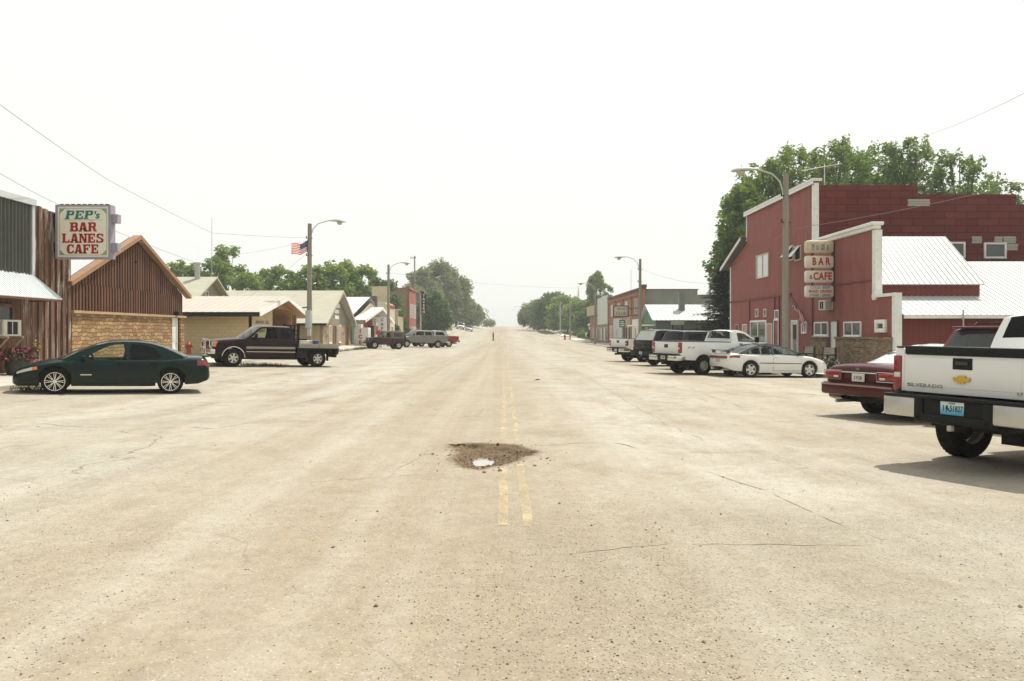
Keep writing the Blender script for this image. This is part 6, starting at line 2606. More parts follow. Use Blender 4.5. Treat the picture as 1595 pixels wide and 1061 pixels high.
def make_truck(T, L, axr, axf, hw, rail, hood, roof, zb, Rt, rr, cab0, P, style='six', bed=True, side_holes=1, tyre_w=.27, tail='wide', bumper=CHROME, cap=None, rimm=ALLOY, cabglass=None, arch=None, stripe=None, handle_m=BLACK, front=True, cab_rear_glass=None, liner=True, archm=None, mirror_m=BLACK, rakex=.95, big=False):
    S = truck_spec(L, axr, axf, hw, rail, hood, zb, Rt, cab0, bed, arch=arch)
    body_mesh(S).build('body', P, T, local=True, sharp=42)
    under(T, .3, L - .3, hw - .38, zb - .12, zb + .22, [(axr - .1, axr + .1, -hw + .2, hw - .2, Rt - .07, Rt + .07), (axr - .18, axr + .18, -.18, .18, Rt - .18, Rt + .17), (axf - .1, axf + .1, -hw + .2, hw - .2, Rt - .06, Rt + .06)])
    xw = axf - .42                                   # foot of the windscreen
    xt = xw - rakex * .86                            # top of the windscreen
    zr = roof - .06
    hb = rail + .01
    cr = cab0 + .02
    holes = []
    xd = xt - .55 if side_holes == 1 else xt - .78
    if side_holes == 1:
        xd = cr + .34
    holes.append(([(xw - .27, hb + .06), (xt + .02, zr - .1), (xt - .22, zr - .07), (xd, zr - .07), (xd, hb + .04), (xw - .4, hb + .03)], cabglass or CARGLASS))
    if side_holes == 2:
        holes.append(([(xd - .13, hb + .04), (xd - .13, zr - .08), (cr + .22, zr - .1), (cr + .16, hb + .06)], TINT if not cabglass else cabglass))
    G = dict(top=[(xw, hb - .0), (xt + .06, zr - .035), (xt - .06, zr), (xt - .5, zr + .012), (cr + .25, zr + .005), (cr + .09, zr - .04), (cr, hb + .0)],
             base=[(cr, hb - .05), (xw, hb - .05)], iA=2, iB=5, z0=hb, z1=zr, wb=hw * .935, wr=hw * .78, bow_f=.2, bow_r=.03, crown=.055, holes=holes, rw_low=.12)
    greenhouse(T, S, G, P, cabglass, None, cab_rear_glass or cabglass or CARGLASS, strip_r=.86)
    interior(T, cr + .05, xw - .05, hw - .14, rail - .52, rail + .05, side_holes, True)
    add_wheels(T, axr, axf, hw - tyre_w / 2 - .03, Rt, tyre_w, rr, style, rimm)
    dx = [(xd - .06, xw - .12)]
    if side_holes == 2 and xd - .06 - cr > .75:
        dx.append((cr + .12, xd - .06))
    doors(T, S, dx, 2.0, 6.0, P)
    handles(T, S, [x0 + .16 for x0, _ in dx], 5.3, handle_m)
    mirror_part(T, xw - .36, hw - .06, hb + .13, mirror_m, .2, .24, .06)
    if archm:
        for x in (axr, axf):
            for s in (1, -1):
                mb = MB()
                aR = (arch or Rt + .085) + .012
                mb.tube([(x + aR * math.cos(math.pi * k / 20), s * (hw * .985), Rt + .01 + .96 * aR * math.sin(math.pi * k / 20)) for k in range(21)], .026, 6)
                mb.build('arch_moulding', archm, T, local=True)
    if bed:
        mb = MB()                                    # tailgate with a pressed panel
        mb.box(-.005, .06, -hw + .17, hw - .17, zb + .28, rail - .003, b=.012)
        mb.box(-.012, .0, -hw + .27, hw - .27, zb + .36, rail - .12, b=.01)
        tg = mb.build('tailgate', P, T, local=True)
        mb = MB()                                    # recessed latch in a black cup
        mb.box(-.02, -.006, -.13, .13, rail - .25, rail - .11, b=.02)
        mb.build('handle', BLACK, tg, local=True)
        mb = MB()
        mb.box(-.04, -.02, -.085, .085, rail - .195, rail - .15, b=.012)
        mb.build('latch_lever', pm('satin_black', (.03, .031, .032), .35, .1), tg, local=True)
        part(T, 'bed_rail_cap', BLACK, (.0, cab0 - .05, hw * .955 - .09, hw * .955 + .004, rail, rail + .022), b=.008, mirror=True)
        mb = MB()
        mb.box(-.012, .075, -hw + .2, hw - .2, rail - .002, rail + .02, b=.008)
        mb.build('tailgate_cap', BLACK, T, local=True)
        part(T, 'bed_corner', P, (-.004, .1, hw - .168, hw - .03, zb + .28, rail - .002), b=.014, mirror=True)
        tz = {'wide': (rail - .46, rail - .02, .13), 'tall': (rail - .56, rail - .1, .11), 'square': (rail - .42, rail - .12, .17)}[tail]
        for s in (1, -1):
            mb = MB()
            y0, y1 = s * (hw - .025 - tz[2]), s * (hw - .012)
            zA, zB = tz[0], tz[1]
            mb.box(-.022, .1, y0, y1, zA, zB, 0, b=.018)
            tl = mb.build('tail_light', REDLENS, T, local=True)
            mb = MB()
            if tail != 'square':
                h_ = zB - zA
                mb.box(-.027, -.012, y0 + s * .012, y1 - s * .02, zA + h_ * .38, zA + h_ * .52, b=.006)
            else:
                mb.box(-.027, -.012, y0 + s * .012, y1 - s * .02, zA + .1, zA + .16, b=.006)
            mb.build('reversing_lamp', CLEARLENS, tl, local=True)
        # bumper with step
        mb = MB()
        zc, bc, bh = zb + .13, (.5 if big else .36), (.16 if big else .12)
        for s in (1, -1):
            mb.box(-.2, .08, s * bc, s * (hw - .01), zc - bh, zc + .1, 0, b=.03)
            mb.box(-.12, .26, s * (hw - .06), s * (hw - .005), zc - bh + .01, zc + .095, 0, b=.02)
        mb.box(-.16, .02, -bc, bc, zc - bh, zc + .06, 1, b=.02)
        if big:
            mb.box(-.205, .0, -bc - .02, bc + .02, zc - bh - .05, zc - .09, 1, b=.03)
            for s in (1, -1):
                mb.box(-.205, .0, s * (bc - .1), s * (bc + .03), zc - bh - .05, zc + .1, 1, b=.025)
        mb.box(-.215, .06, -hw + .02, hw - .02, zc + .085, zc + .125, 1, b=.012)
        bp = mb.build('bumper', [bumper, BLACK], T, local=True)
        mb = MB()
        mb.box(-.2, .5, -.05, .05, zb - .16, zb - .07)
        mb.box(.1, .2, -.5, .5, zb - .14, zb - .05)
        mb.build('tow_hitch', DARKMET, T, local=True)
    if front:
        mb = MB()
        mb.box(L - .1, L + .012, -hw + .36, hw - .36, hood - .45, hood - .2, b=.02)
        gr = mb.build('grille', DARKMET, T, local=True)
        part(T, 'headlight', CLEARLENS, (L - .3, L - .02, hw - .38, hw - .1, hood - .42, hood - .26), b=.03, mirror=True)
        part(T, 'front_bumper', bumper, (L - .15, L + .09, -hw + .06, hw - .06, zb + .02, zb + .26), b=.05)
        part(T, 'front_valance', BLACK, (L - .2, L + .02, -hw + .1, hw - .1, zb - .1, zb + .03), b=.03)
    if cap:                                          # fibreglass cap over the bed
        zc = roof - .01
        capm = cap
        mb = MB()
        G2 = [(cab0 - .03, rail + .02), (cab0 - .1, zc - .05), (cab0 - .3, zc), (.5, zc), (.3, zc - .04), (.02, rail + .02)]
        def yc(z):
            return bez(hw * .95, hw * .8, (z - rail) / (zc - rail))
        out = [Vector((x, z, 0)) for x, z in G2]
        hole = [Vector(p + (0,)) for p in [(cab0 - .25, rail + .09), (cab0 - .28, zc - .12), (.62, zc - .12), (.42, rail + .09)]]
        tri = tessellate_polygon([out, hole])
        for s in (1, -1):
            mb.add([(p.x, s * yc(p.y), p.y) for p in out + hole], [list(t) for t in tri])
            mb.add([(p.x, s * (yc(p.y) - .03), p.y) for p in out + hole], [list(t) for t in tri])
        rows = []
        for x, z in G2[1:5]:
            for k in range(9):
                u = -1 + k / 4
                rows.append((x, yc(z) * u, z + .04 * (1 - u * u)))
        fs = [(j * 9 + i, j * 9 + i + 1, j * 9 + i + 10, j * 9 + i + 9) for j in range(3) for i in range(8)]
        mb.add(rows, fs, 0, True)
        mb.add([(cab0 - .03, yc(rail), rail + .02), (cab0 - .03, -yc(rail), rail + .02), (cab0 - .1, -yc(zc), zc - .05), (cab0 - .1, yc(zc), zc - .05)], [(0, 1, 2, 3)])
        cp = mb.build('bed_cap', capm, T, local=True)
        for s in (1, -1):
            mb = MB()
            mb.add([(p.x, s * (yc(p.y) - .012), p.y) for p in hole], [(0, 1, 2, 3)])
            mb.build('cap_window', TINT, cp, local=True)
        mb = MB()
        a = .94
        mb.add([(.02, yc(rail) * a, rail + .03), (.02, -yc(rail) * a, rail + .03), (.3, -yc(zc) * a, zc - .03), (.3, yc(zc) * a, zc - .03)], [(0, 1, 2, 3)])
        mb.add([(.01, yc(rail), rail + .02), (.01, yc(rail) * .9, rail + .02), (.295, yc(zc) * .9, zc - .03), (.295, yc(zc), zc - .03)], [(0, 1, 2, 3)], 1)
        mb.add([(.01, -yc(rail), rail + .02), (.01, -yc(rail) * .9, rail + .02), (.295, -yc(zc) * .9, zc - .03), (.295, -yc(zc), zc - .03)], [(0, 1, 2, 3)], 1)
        mb.build('cap_hatch', [TINT if capm is not GREYCAP else pm('frosted_hatch', (.42, .43, .41), .25, .08, 2), capm], cp, local=True)
    return S


GREYCAP = pm('dark_cap_paint', (.012, .013, .013), .35, .08, 3, coat=.5)


def make_silverado():
    T = park('pickup_truck', 'big white pickup truck cut off by the picture edge, gold emblem on tailgate', 'truck', *SILV_POS, 1.2, 4.9, dz=.0)
    P = paint('paint_white_big', (.8, .8, .785), 0, .28, .06)
    hw, rail, zb = 1.0, 1.485, .64
    S = make_truck(T, 5.85, 1.2, 4.9, hw, rail, 1.44, 2.02, zb, .44, .26, 1.85, P, 'six', True, 2, tail='tall', cabglass=TINT, tyre_w=.3, big=True, bumper=pm('satin_bumper', (.55, .535, .5), .36, .06, 3, metal=.8))
    # lettering, emblem and plate on the tail
    bowtie(T, frame_m((-.022, 0, rail - .37), (0, -1, 0), (0, 0, 1)), .25)
    text_part('lettering', 'SILVERADO', T, WM[T] @ frame_m((-.014, .52, zb + .37), (0, -1, 0), (0, 0, 1)), .062, pm('badge_grey', (.3, .29, .27), .4), .006, 0, 1.5, 1.1)
    text_part('lettering', 'LT', T, WM[T] @ frame_m((-.014, -.72, zb + .35), (0, -1, 0), (0, 0, 1)), .05, pm('badge_grey', (.3, .29, .27), .4), .004, 0, 1.3)
    M = frame_m((-.178, 0, zb + .12), (0, -1, 0), (0, 0, 1))
    mb = MB()
    mb.M = M
    mb.box(-.4, .4, -.1, .1, -.02, .002, b=.02)
    mb.build('plate_recess', BLACK, T, local=True)
    M = frame_m((-.19, 0, zb + .125), (0, -1, 0), (0, 0, 1))
    mb = MB()
    mb.M = M
    mb.box(-.156, .156, -.08, .08, -.006, .004, b=.006)
    N = NT('plate_sky')
    sz = N.n('SeparateXYZ')
    N.l(N.coord(), sz.inputs[0])
    N.col(N.ramp(N.math('SUBTRACT', sz.outputs[2], zb - .3), [(.33, (.02, .2, .42)), (.4, (.12, .45, .6)), (.47, (.6, .68, .66))]))
    N.set(Roughness=.4)
    part(T, 'tailgate_spoiler', BLACK, (-.03, .07, -hw + .19, hw - .19, rail - .085, rail + .03), b=.02)
    pl = mb.build('licence_plate', N.m, T, local=True)
    ink = pm('plate_ink', (.02, .03, .05), .5, .1)
    mb = MB()
    Mt = M @ Matrix.Translation((0, 0, .0055))
    text_part('', '1', T, Mt @ Matrix.Translation((-.112, -.004, 0)), .1, None, .012, 0, .8, 1, .002, mb)
    text_part('', '51827', T, Mt @ Matrix.Translation((.06, -.004, 0)), .1, None, .012, 0, .68, 1, .002, mb)
    text_part('', 'TRUCK', T, Mt @ Matrix.Translation((0, .06, 0)), .028, None, .002, 0, 1, 1, .002, mb)
    horse = [(-.085, .0), (-.075, .03), (-.06, .04), (-.05, .028), (-.058, .012), (-.04, .0), (-.035, -.02), (-.02, -.045), (-.032, -.04), (-.05, -.018), (-.062, -.02), (-.07, -.05), (-.078, -.05), (-.072, -.02)]
    mb.prism([(x, y, 0) for x, y in horse], (0, 0, .002), 0, Mt)
    mb.build('plate_number', ink, pl, local=True)
    part(T, 'ball_mount', STEEL, (-.26, -.1, -.04, .02, zb - .15, zb - .08), b=.01)
    part(T, 'side_step', BLACK, (2.1, 4.1, hw - .08, hw + .08, zb - .12, zb - .05), b=.02, mirror=True)
    mb = MB()
    mb.tube([(.9, -.3, zb - .2), (1.6, -.3, zb - .2)], .13, 12)
    mb.tube([(.0, -.62, zb - .08), (.9, -.5, zb - .1)], .04, 8)
    mb.build('exhaust', DARKMET, T, local=True)


def make_flatbed():
    hw, rail, zb, hood, roof = .96, 1.28, .45, 1.3, 1.9
    L, axr, axf, cab0, Rt = 5.85, 1.0, 4.95, 2.1, .4
    T = park('flatbed_truck', 'dark maroon extended-cab flatbed truck with weathered plank deck and push bar', 'truck', *FLAT_POS, axr, axf)
    P = paint('paint_plum', (.013, .0015, .0035), .0, .28, .025, .22)
    S = truck_spec(L, axr, axf, hw, rail, hood, zb, Rt, cab0, False)
    # the metal body ends behind the cab: start it there
    for k in ('zt', 'zs', 'hw', 'zb'):
        f = S[k]
        S[k] = [(cab0, smooth_tab(f, cab0))] + [q for q in f if q[0] > cab0 + .01]
    S['arch'] = [(axf, Rt + .11)]
    body_mesh(S).build('body', P, T, local=True, sharp=42)
    under(T, 1.9, L - .3, hw - .38, zb - .12, zb + .25, [(axf - .1, axf + .1, -.8, .8, Rt - .06, Rt + .06)])
    xw, xt, zr, hb, cr = 4.38, 3.68, roof - .06, rail + .01, cab0 + .01
    G = dict(top=[(xw, hb), (xt + .06, zr - .04), (xt - .06, zr), (xt - .5, zr + .012), (cr + .25, zr + .0), (cr + .08, zr - .05), (cr, hb)], base=[(cr, hb - .05), (xw, hb - .05)], iA=2, iB=5, z0=hb, z1=zr, wb=.9, wr=.75, bow_f=.2, bow_r=.03, crown=.05, rw_low=.1,
             holes=[([(xw - .24, hb + .05), (xt + .06, zr - .12), (xt - .12, zr - .08), (2.96, zr - .07), (2.96, hb + .03), (xw - .35, hb + .02)], glass('open_cab_window', (.02, .02, .02), .95)), ([(2.8, hb + .05), (2.78, zr - .09), (2.42, zr - .12), (2.3, hb + .05)], TINT)])
    greenhouse(T, S, G, P, None, None, CARGLASS, strip_r=.85)
    interior(T, cr + .05, xw - .05, hw - .14, .76, 1.33, 2, True)
    add_wheels(T, axr, axf, hw - .15, Rt, .27, .225, 'six')
    doors(T, S, [(2.9, 4.26)], 2.0, 6.0, P)
    handles(T, S, [3.04], 5.5)
    mirror_part(T, 3.98, hw - .05, hb + .12, BLACK, .2, .24, .06)
    for s in (1, -1):
        mb = MB()
        patch(mb, S, cab0 + .02, axf - .56, 3.15, 3.6, .012, s, 12, 2)
        mb.build('side_stripe', pm('grey_stripe', (.28, .25, .22), .4, .1), T, local=True)
        mb = MB()
        patch(mb, S, cab0 + .02, axf - .56, 2.5, 2.62, .016, s, 12, 1)
        aR = Rt + .115
        mb.tube([(axf + aR * math.cos(math.pi * k / 20), s * hw * .985, Rt + .01 + .96 * aR * math.sin(math.pi * k / 20)) for k in range(1, 21)], .022, 6)
        mb.build('chrome_moulding', CHROME, T, local=True)
        part(T, 'headlight', CLEARLENS, (L - .12, L + .0, s * .52, s * .78, .9, 1.1), b=.02)
        part(T, 'side_light', AMBER, (L - .24, L - .04, s * .7, s * .86, .88, 1.12), b=.02)
        part(T, 'mudflap', RUBBER, (axr - .52, axr - .5, s * .68, s * .95, .3, .78), b=.004)
    part(T, 'grille', DARKMET, (L - .12, L + .012, -.52, .52, .88, 1.12), b=.02)
    part(T, 'front_bumper', CHROME, (L - .12, L + .12, -.92, .92, .56, .8), b=.05)
    part(T, 'front_valance', BLACK, (L - .2, L + .02, -.86, .86, .42, .56), b=.03)
    mb = MB()
    for s in (1, -1):
        mb.tube([(L + .16, s * .3, .5), (L + .18, s * .3, 1.15), (L + .12, s * .36, 1.22)], .035, 8)
        mb.tube([(L + .02, s * .82, .8), (L + .14, s * .84, .95), (L + .12, s * .8, 1.16), (L + .15, s * .3, 1.18)], .03, 8)
    mb.tube([(L + .15, -.36, 1.2), (L + .15, .36, 1.2)], .03, 8)
    mb.tube([(L + .17, -.3, .85), (L + .17, .3, .85)], .03, 8)
    mb.build('push_bar', CHROME, T, local=True)
    # chassis rails, deck, headboard
    mb = MB()
    for s in (1, -1):
        mb.box(.0, 2.3, s * .36, s * .48, .6, .8)
    mb.box(axr - .1, axr + .1, -.85, .85, Rt - .07, Rt + .07)
    mb.box(axr - .2, axr + .2, -.18, .18, Rt - .18, Rt + .18)
    mb.box(.3, .42, -.9, .9, .72, .86)
    mb.box(1.6, 1.72, -.9, .9, .72, .86)
    mb.box(.0, .1, -1.0, 1.0, .62, .9)
    mb.box(1.5, 2.0, .5, .9, .42, .85)
    mb.box(1.5, 2.0, -.9, -.5, .42, .85)
    mb.build('chassis', DARKMET, T, local=True)
    mb = MB()
    for k in range(11):
        y = -1.02 + k * .186
        mb.box(.0, 2.05, y, y + .178, .9, .94)
    dk = mb.build('deck', island('deck_planks', (.12, .095, .07), (.24, .2, .15), .9, (1, 8, 8), 3), T, local=True)
    mb = MB()
    mb.box(-.02, 2.05, -1.06, 1.06, .84, .895)
    mb.build('deck_frame', BLACK, T, local=True)
    for s in (1, -1):
        mb = MB()
        mb.box(.02, .98, s * 1.025, s * 1.06, .9, 1.1, b=.006)
        mb.box(1.0, 1.98, s * 1.025, s * 1.06, .9, 1.1, b=.006)
        mb.build('side_board', island('side_board_wood', (.22, .2, .16), (.34, .31, .26), .9, (.6, 6, 9), 3), T, local=True)
    mb = MB()
    for y in (-.96, -.48, 0, .48, .96):
        mb.box(2.0, 2.06, y - .04, y + .04, .94, 1.98)
    for z in (1.28, 1.5, 1.7, 1.94):
        mb.box(1.995, 2.055, -1.0, 1.0, z - .02, z + .03)
    for s in (1, -1):
        mb.box(1.96, 2.08, s * .94, s * 1.04, .94, 2.0)
    mb.build('headboard', BLACK, T, local=True)
    part(T, 'tow_hitch', DARKMET, (-.3, .1, -.06, .06, .5, .6), (-.1, .05, -.5, .5, .45, .6), (-.34, -.26, -.03, .03, .58, .68), b=.012)
    for s in (1, -1):
        part(T, 'tail_light', REDLENS, (-.02, .02, s * .72, s * .9, .68, .78), b=.012)
    # what it carries
    M = WM[T]
    c = thing('lumber', 'tan sawn planks lying on the flatbed behind the cab', 'lumber', M @ Vector((1.2, .2, .94)), M.to_3x3())
    mb = MB()
    for k in range(4):
        mb.box(-.35, .72, .0 + k * .2, .17 + k * .2, .002, .11 + .03 * (k % 2), b=.006)
    mb.build('board', island('sawn_timber', (.42, .26, .1), (.58, .4, .2), .8, (1, 6, 6), 4), c, local=True)
    c = thing('cooler_box', 'white lidded box lying on the planks behind the truck cab', 'box', M @ Vector((1.55, .45, 1.085)), M.to_3x3())
    mb = MB()
    mb.box(-.3, .36, -.2, .3, .0, .12, b=.02)
    mb.box(-.33, .39, -.23, .33, .12, .16, b=.015)
    mb.build('shell', WHITE, c, local=True)
    mb = MB()
    mb.box(-.1, .3, -.2, .2, .161, .25, b=.02)
    mb.build('black_bag', BLACK, c, local=True)
    c = thing('bucket', 'blue bucket standing on the flatbed truck deck', 'bucket', M @ Vector((1.1, .86, .94)), M.to_3x3())
    mb = MB()
    mb.lathe([(.11, 0), (.15, .28), (.16, .28), (.16, .31), (.145, .31), (.1, .02)], 18)
    mb.build('pail', pm('blue_plastic', (.02, .09, .32), .4, .1), c, local=True)
    mb = MB()
    mb.tube([(.15 * math.cos(t), 0, .29 + .05 * math.sin(t)) for t in [k * math.pi / 8 for k in range(9)]], .008, 5)
    mb.build('bail', STEEL, c, local=True)


def make_suv(pos, colour, label, L=4.9, axr=1.05, axf=3.8, hw=.93, roof=1.78, belt=1.08, hood=1.08, zb=.36, Rt=.36, rr=.22, rack=True, spoiler=True, lean=.42, glassm=None, metal=.2, name='parked_suv', rear_bright=None):
    T = park(name, label, 'SUV', *pos, axr, axf)
    P = paint('paint_suv_%d_%d' % (colour[0] * 1000, colour[2] * 1000), colour, metal * .5, .3, .05)
    zt = [(0, .7), (.04, .95), (.1, belt), (.4, belt), (axf - .6, belt), (axf - .35, hood), (L - .5, hood - .07), (L - .2, hood - .14), (L - .05, hood - .3), (L, hood - .5)]
    zs = [(0, .68), (.04, .9), (.1, belt - .01), (axf - .6, belt - .02), (axf, hood - .1), (L - .4, hood - .18), (L - .06, hood - .34), (L, hood - .52)]
    hwt = [(0, hw - .12), (.12, hw - .04), (.5, hw), (L - .8, hw), (L - .3, hw - .06), (L - .1, hw - .17), (L, hw - .27)]
    zbt = [(0, zb + .12), (.4, zb + .03), (L - .4, zb), (L, zb + .08)]
    aR = Rt + .075
    S = dict(hw=hwt, zb=zbt, zt=zt, zs=zs, arch=[(axr, aR), (axf, aR)], ac=Rt, tuck=.95)
    body_mesh(S).build('body', P, T, local=True, sharp=42)
    under(T, .3, L - .3, hw - .33, zb - .1, zb + .35)
    xw = axf - .42
    xt = xw - .82
    zr = roof - .055
    hb = belt + .005
    G = dict(top=[(xw, hb), (xt + .06, zr - .04), (xt - .1, zr), (xt - .9, zr + .015), (lean + .12, zr), (lean, zr - .03), (.1, hb + .05)], base=[(.12, hb - .06), (xw, hb - .06)], iA=2, iB=5, z0=hb, z1=zr, wb=hw * .94, wr=hw * .76, bow_f=.18, bow_r=.08, crown=.05,
             holes=[([(xw - .28, hb + .05), (xt, zr - .12), (xt - .7, zr - .09), (xt - .72, hb + .03)], glassm or CARGLASS), ([(xt - .84, hb + .03), (xt - .82, zr - .09), (xt - 1.55, zr - .1), (xt - 1.62, hb + .04)], glassm or TINT), ([(xt - 1.76, hb + .05), (xt - 1.69, zr - .11), (lean + .22, zr - .13), (.4, hb + .08)], glassm or TINT)])
    greenhouse(T, S, G, P, None, None, rear_bright or glassm or TINT, strip_r=.9)
    interior(T, .5, xw - .05, hw - .14, belt - .5, belt + .02, 2, True)
    add_wheels(T, axr, axf, hw - .15, Rt, .24, rr, 'five')
    doors(T, S, [(xt - .78, xw - .12), (xt - 1.65, xt - .78)], 2.0, 6.0, P)
    handles(T, S, [xt - .62, xt - 1.5], 5.3)
    mirror_part(T, xw - .32, hw - .06, hb + .1, BLACK, .2, .17, .05)
    part(T, 'tail_light', REDLENS, (-.01, .16, hw - .2, hw - .03, belt - .3, belt + .02), b=.03, mirror=True)
    part(T, 'rear_bumper', P, (-.08, .12, -hw + .06, hw - .06, zb + .08, zb + .32), b=.05)
    part(T, 'headlight', CLEARLENS, (L - .28, L - .04, hw - .44, hw - .17, hood - .42, hood - .26), b=.03, mirror=True)
    part(T, 'grille', DARKMET, (L - .1, L + .008, -hw + .5, hw - .5, hood - .45, hood - .27), b=.02)
    part(T, 'front_bumper', P, (L - .2, L + .07, -hw + .16, hw - .16, zb + .04, zb + .26), b=.05)
    plate(T, -.015, belt - .28, '4 2216', 0, (.5, .55, .55))
    if rack:
        for s in (1, -1):
            mb = MB()
            y = s * hw * .62
            mb.tube([(lean + .35, y, roof + .0), (lean + .45, y, roof + .07), (xt - .5, y, roof + .075), (xt - .4, y, roof + .01)], .018, 6)
            mb.build('roof_rail', BLACK, T, local=True)
    if spoiler:
        mb = MB()
        mb.box(lean - .14, lean + .14, -hw * .72, hw * .72, roof - .05, roof - .008, b=.018)
        mb.build('roof_spoiler', P, T, local=True)
    return T


def make_jeep():
    T = park('jeep', 'dark red open-fendered off-road car with tan soft top and spare wheel on the back', 'off-roader', *JEEP_POS, .62, 2.99)
    P = paint('paint_jeep', (.05, .007, .008), .1, .35, .1)
    TOPM = pm('soft_top_canvas', (.16, .13, .09), .9, .15, 4, bump=.2)
    Rt = .37
    mb = MB()                                        # tub
    mb.box(.02, 2.35, -.73, .73, .5, 1.06, b=.03)
    mb.build('body', P, T, local=True)
    mb = MB()                                        # bonnet narrowing forward
    a = [(2.3, .7, .62), (2.3, .7, 1.12), (2.3, -.7, 1.12), (2.3, -.7, .62), (3.5, .5, .62), (3.5, .5, 1.04), (3.5, -.5, 1.04), (3.5, -.5, .62)]
    mb.add(a, [(0, 1, 5, 4), (1, 2, 6, 5), (2, 3, 7, 6), (4, 5, 6, 7), (0, 3, 2, 1), (0, 4, 7, 3)])
    mb.build('bonnet', P, T, local=True)
    for x, a0 in ((.62, -.42), (2.99, -.45)):
        for s in (1, -1):
            mb = MB()
            P2 = [(x - .56, .62), (x - .4, .86), (x - .26, .93), (x + .28, .93), (x + .46, .82), (x + .6, .6)]
            for (xa, za), (xb, zb) in zip(P2, P2[1:]):
                y0, y1 = s * .6, s * .84
                mb.add([(xa, y0, za), (xb, y0, zb), (xb, y1, zb), (xa, y1, za), (xa, y0, za - .04), (xb, y0, zb - .04), (xb, y1, zb - .04), (xa, y1, za - .04)], [(0, 1, 2, 3), (7, 6, 5, 4), (3, 2, 6, 7), (0, 4, 5, 1), (0, 3, 7, 4), (1, 5, 6, 2)])
            mb.build('fender', pm('fender_plastic', (.035, .034, .033), .6, .15, 5), T, local=True)
    mb = MB()
    mb.box(.1, 3.5, -.45, .45, .4, .62)
    mb.box(.55, .69, -.7, .7, .31, .43)
    mb.box(2.92, 3.06, -.7, .7, .31, .43)
    mb.build('underbody', DARKMET, T, local=True)
    G = dict(top=[(2.36, 1.07), (2.12, 1.6), (2.06, 1.68), (1.2, 1.72), (.3, 1.7), (.14, 1.66), (.04, 1.07)], base=[(.04, 1.03), (2.36, 1.03)], iA=2, iB=5, z0=1.07, z1=1.7, wb=.72, wr=.6, bow_f=.05, bow_r=.02, crown=.04, framem=TOPM,
             holes=[([(2.18, 1.14), (2.02, 1.56), (1.4, 1.58), (1.38, 1.12)], CARGLASS), ([(1.12, 1.16), (1.12, 1.56), (.3, 1.55), (.22, 1.16)], glass('vinyl_window', (.05, .05, .045), .2, .2))])
    greenhouse(T, None, G, TOPM, None, SCREEN, glass('vinyl_window', (.05, .05, .045), .2, .2), strip_r=.75)
    interior(T, .6, 2.3, .66, .66, 1.1, 1, True)
    add_wheels(T, .62, 2.99, .7, Rt, .24, .2, 'five')
    for s in (1, -1):
        part(T, 'door', P, (1.36, 2.24, s * .72, s * .745, .6, 1.06), b=.012)
        part(T, 'headlight', CLEARLENS, (3.46, 3.53, s * .28, s * .44, .8, .96), b=.03)
        part(T, 'tail_light', REDLENS, (-.03, .03, s * .56, s * .7, .76, .98), b=.015)
    part(T, 'grille', DARKMET, (3.48, 3.515, -.26, .26, .72, .98), b=.01)
    part(T, 'front_bumper', BLACK, (3.62, 3.76, -.75, .75, .5, .64), (3.4, 3.7, -.4, -.3, .5, .6), (3.4, 3.7, .3, .4, .5, .6), b=.02)
    part(T, 'rear_bumper', BLACK, (-.12, .02, -.72, .72, .48, .6), b=.02)
    mirror_part(T, 2.2, .72, 1.22, BLACK, .14, .16, .05)
    tme, rme = wheel_meshes(Rt - .01, .23, .2, 'five', ALLOY)
    sp = link('spare_wheel', tme, T, (-.14, .12, .98))
    sp.rotation_euler = (0, 0, R(90))
    link('rim', rme, sp)


# rear-axle middle x, y and heading
def axle_from_tail(cx, cy, head, ov):
    h = R(head)
    return (cx + math.sin(h) * ov, cy + math.cos(h) * ov, head)


SILV_POS = axle_from_tail(5.6, 10.22, 64.5, 1.2)
CAPRICE_POS = axle_from_tail(7.05, 16.6, 66, 1.36)
MSUV_POS = axle_from_tail(8.42, 15.05, 66, 1.05)
COUPE_POS = axle_from_tail(8.52, 33.3, 76, .98)
SIERRA_POS = axle_from_tail(6.69, 34.5, 66, 1.2)
BSUV_POS = axle_from_tail(7.75, 39.2, 66, 1.1)
GREENT_POS = axle_from_tail(7.23, 43.4, 66, 1.2)
FORD_POS = axle_from_tail(6.72, 49.3, 66, 1.2)


def from_wheels(fx, fy, rx, ry, tr, side=1):
    """side +1: the given wheels are the left ones"""
    hd = math.atan2(fx - rx, fy - ry)
    l = Vector((-math.cos(hd), math.sin(hd)))
    return (rx - l.x * tr * side, ry - l.y * tr * side, math.degrees(hd))


SEDAN_POS = from_wheels(-11.54, 21.25, -8.96, 22.4, .82)
FLAT_POS = from_wheels(-12.2, 37.45, -8.86, 39.62, .9)
JEEP_POS = from_wheels(-12.3, 78.5, -10.05, 79.6, .78)
CREW_POS = from_wheels(-10.5, 89.4, -7.25, 91.3, .86)
REDT_POS = from_wheels(-9.5, 95.2, -6.4, 97.0, .86)

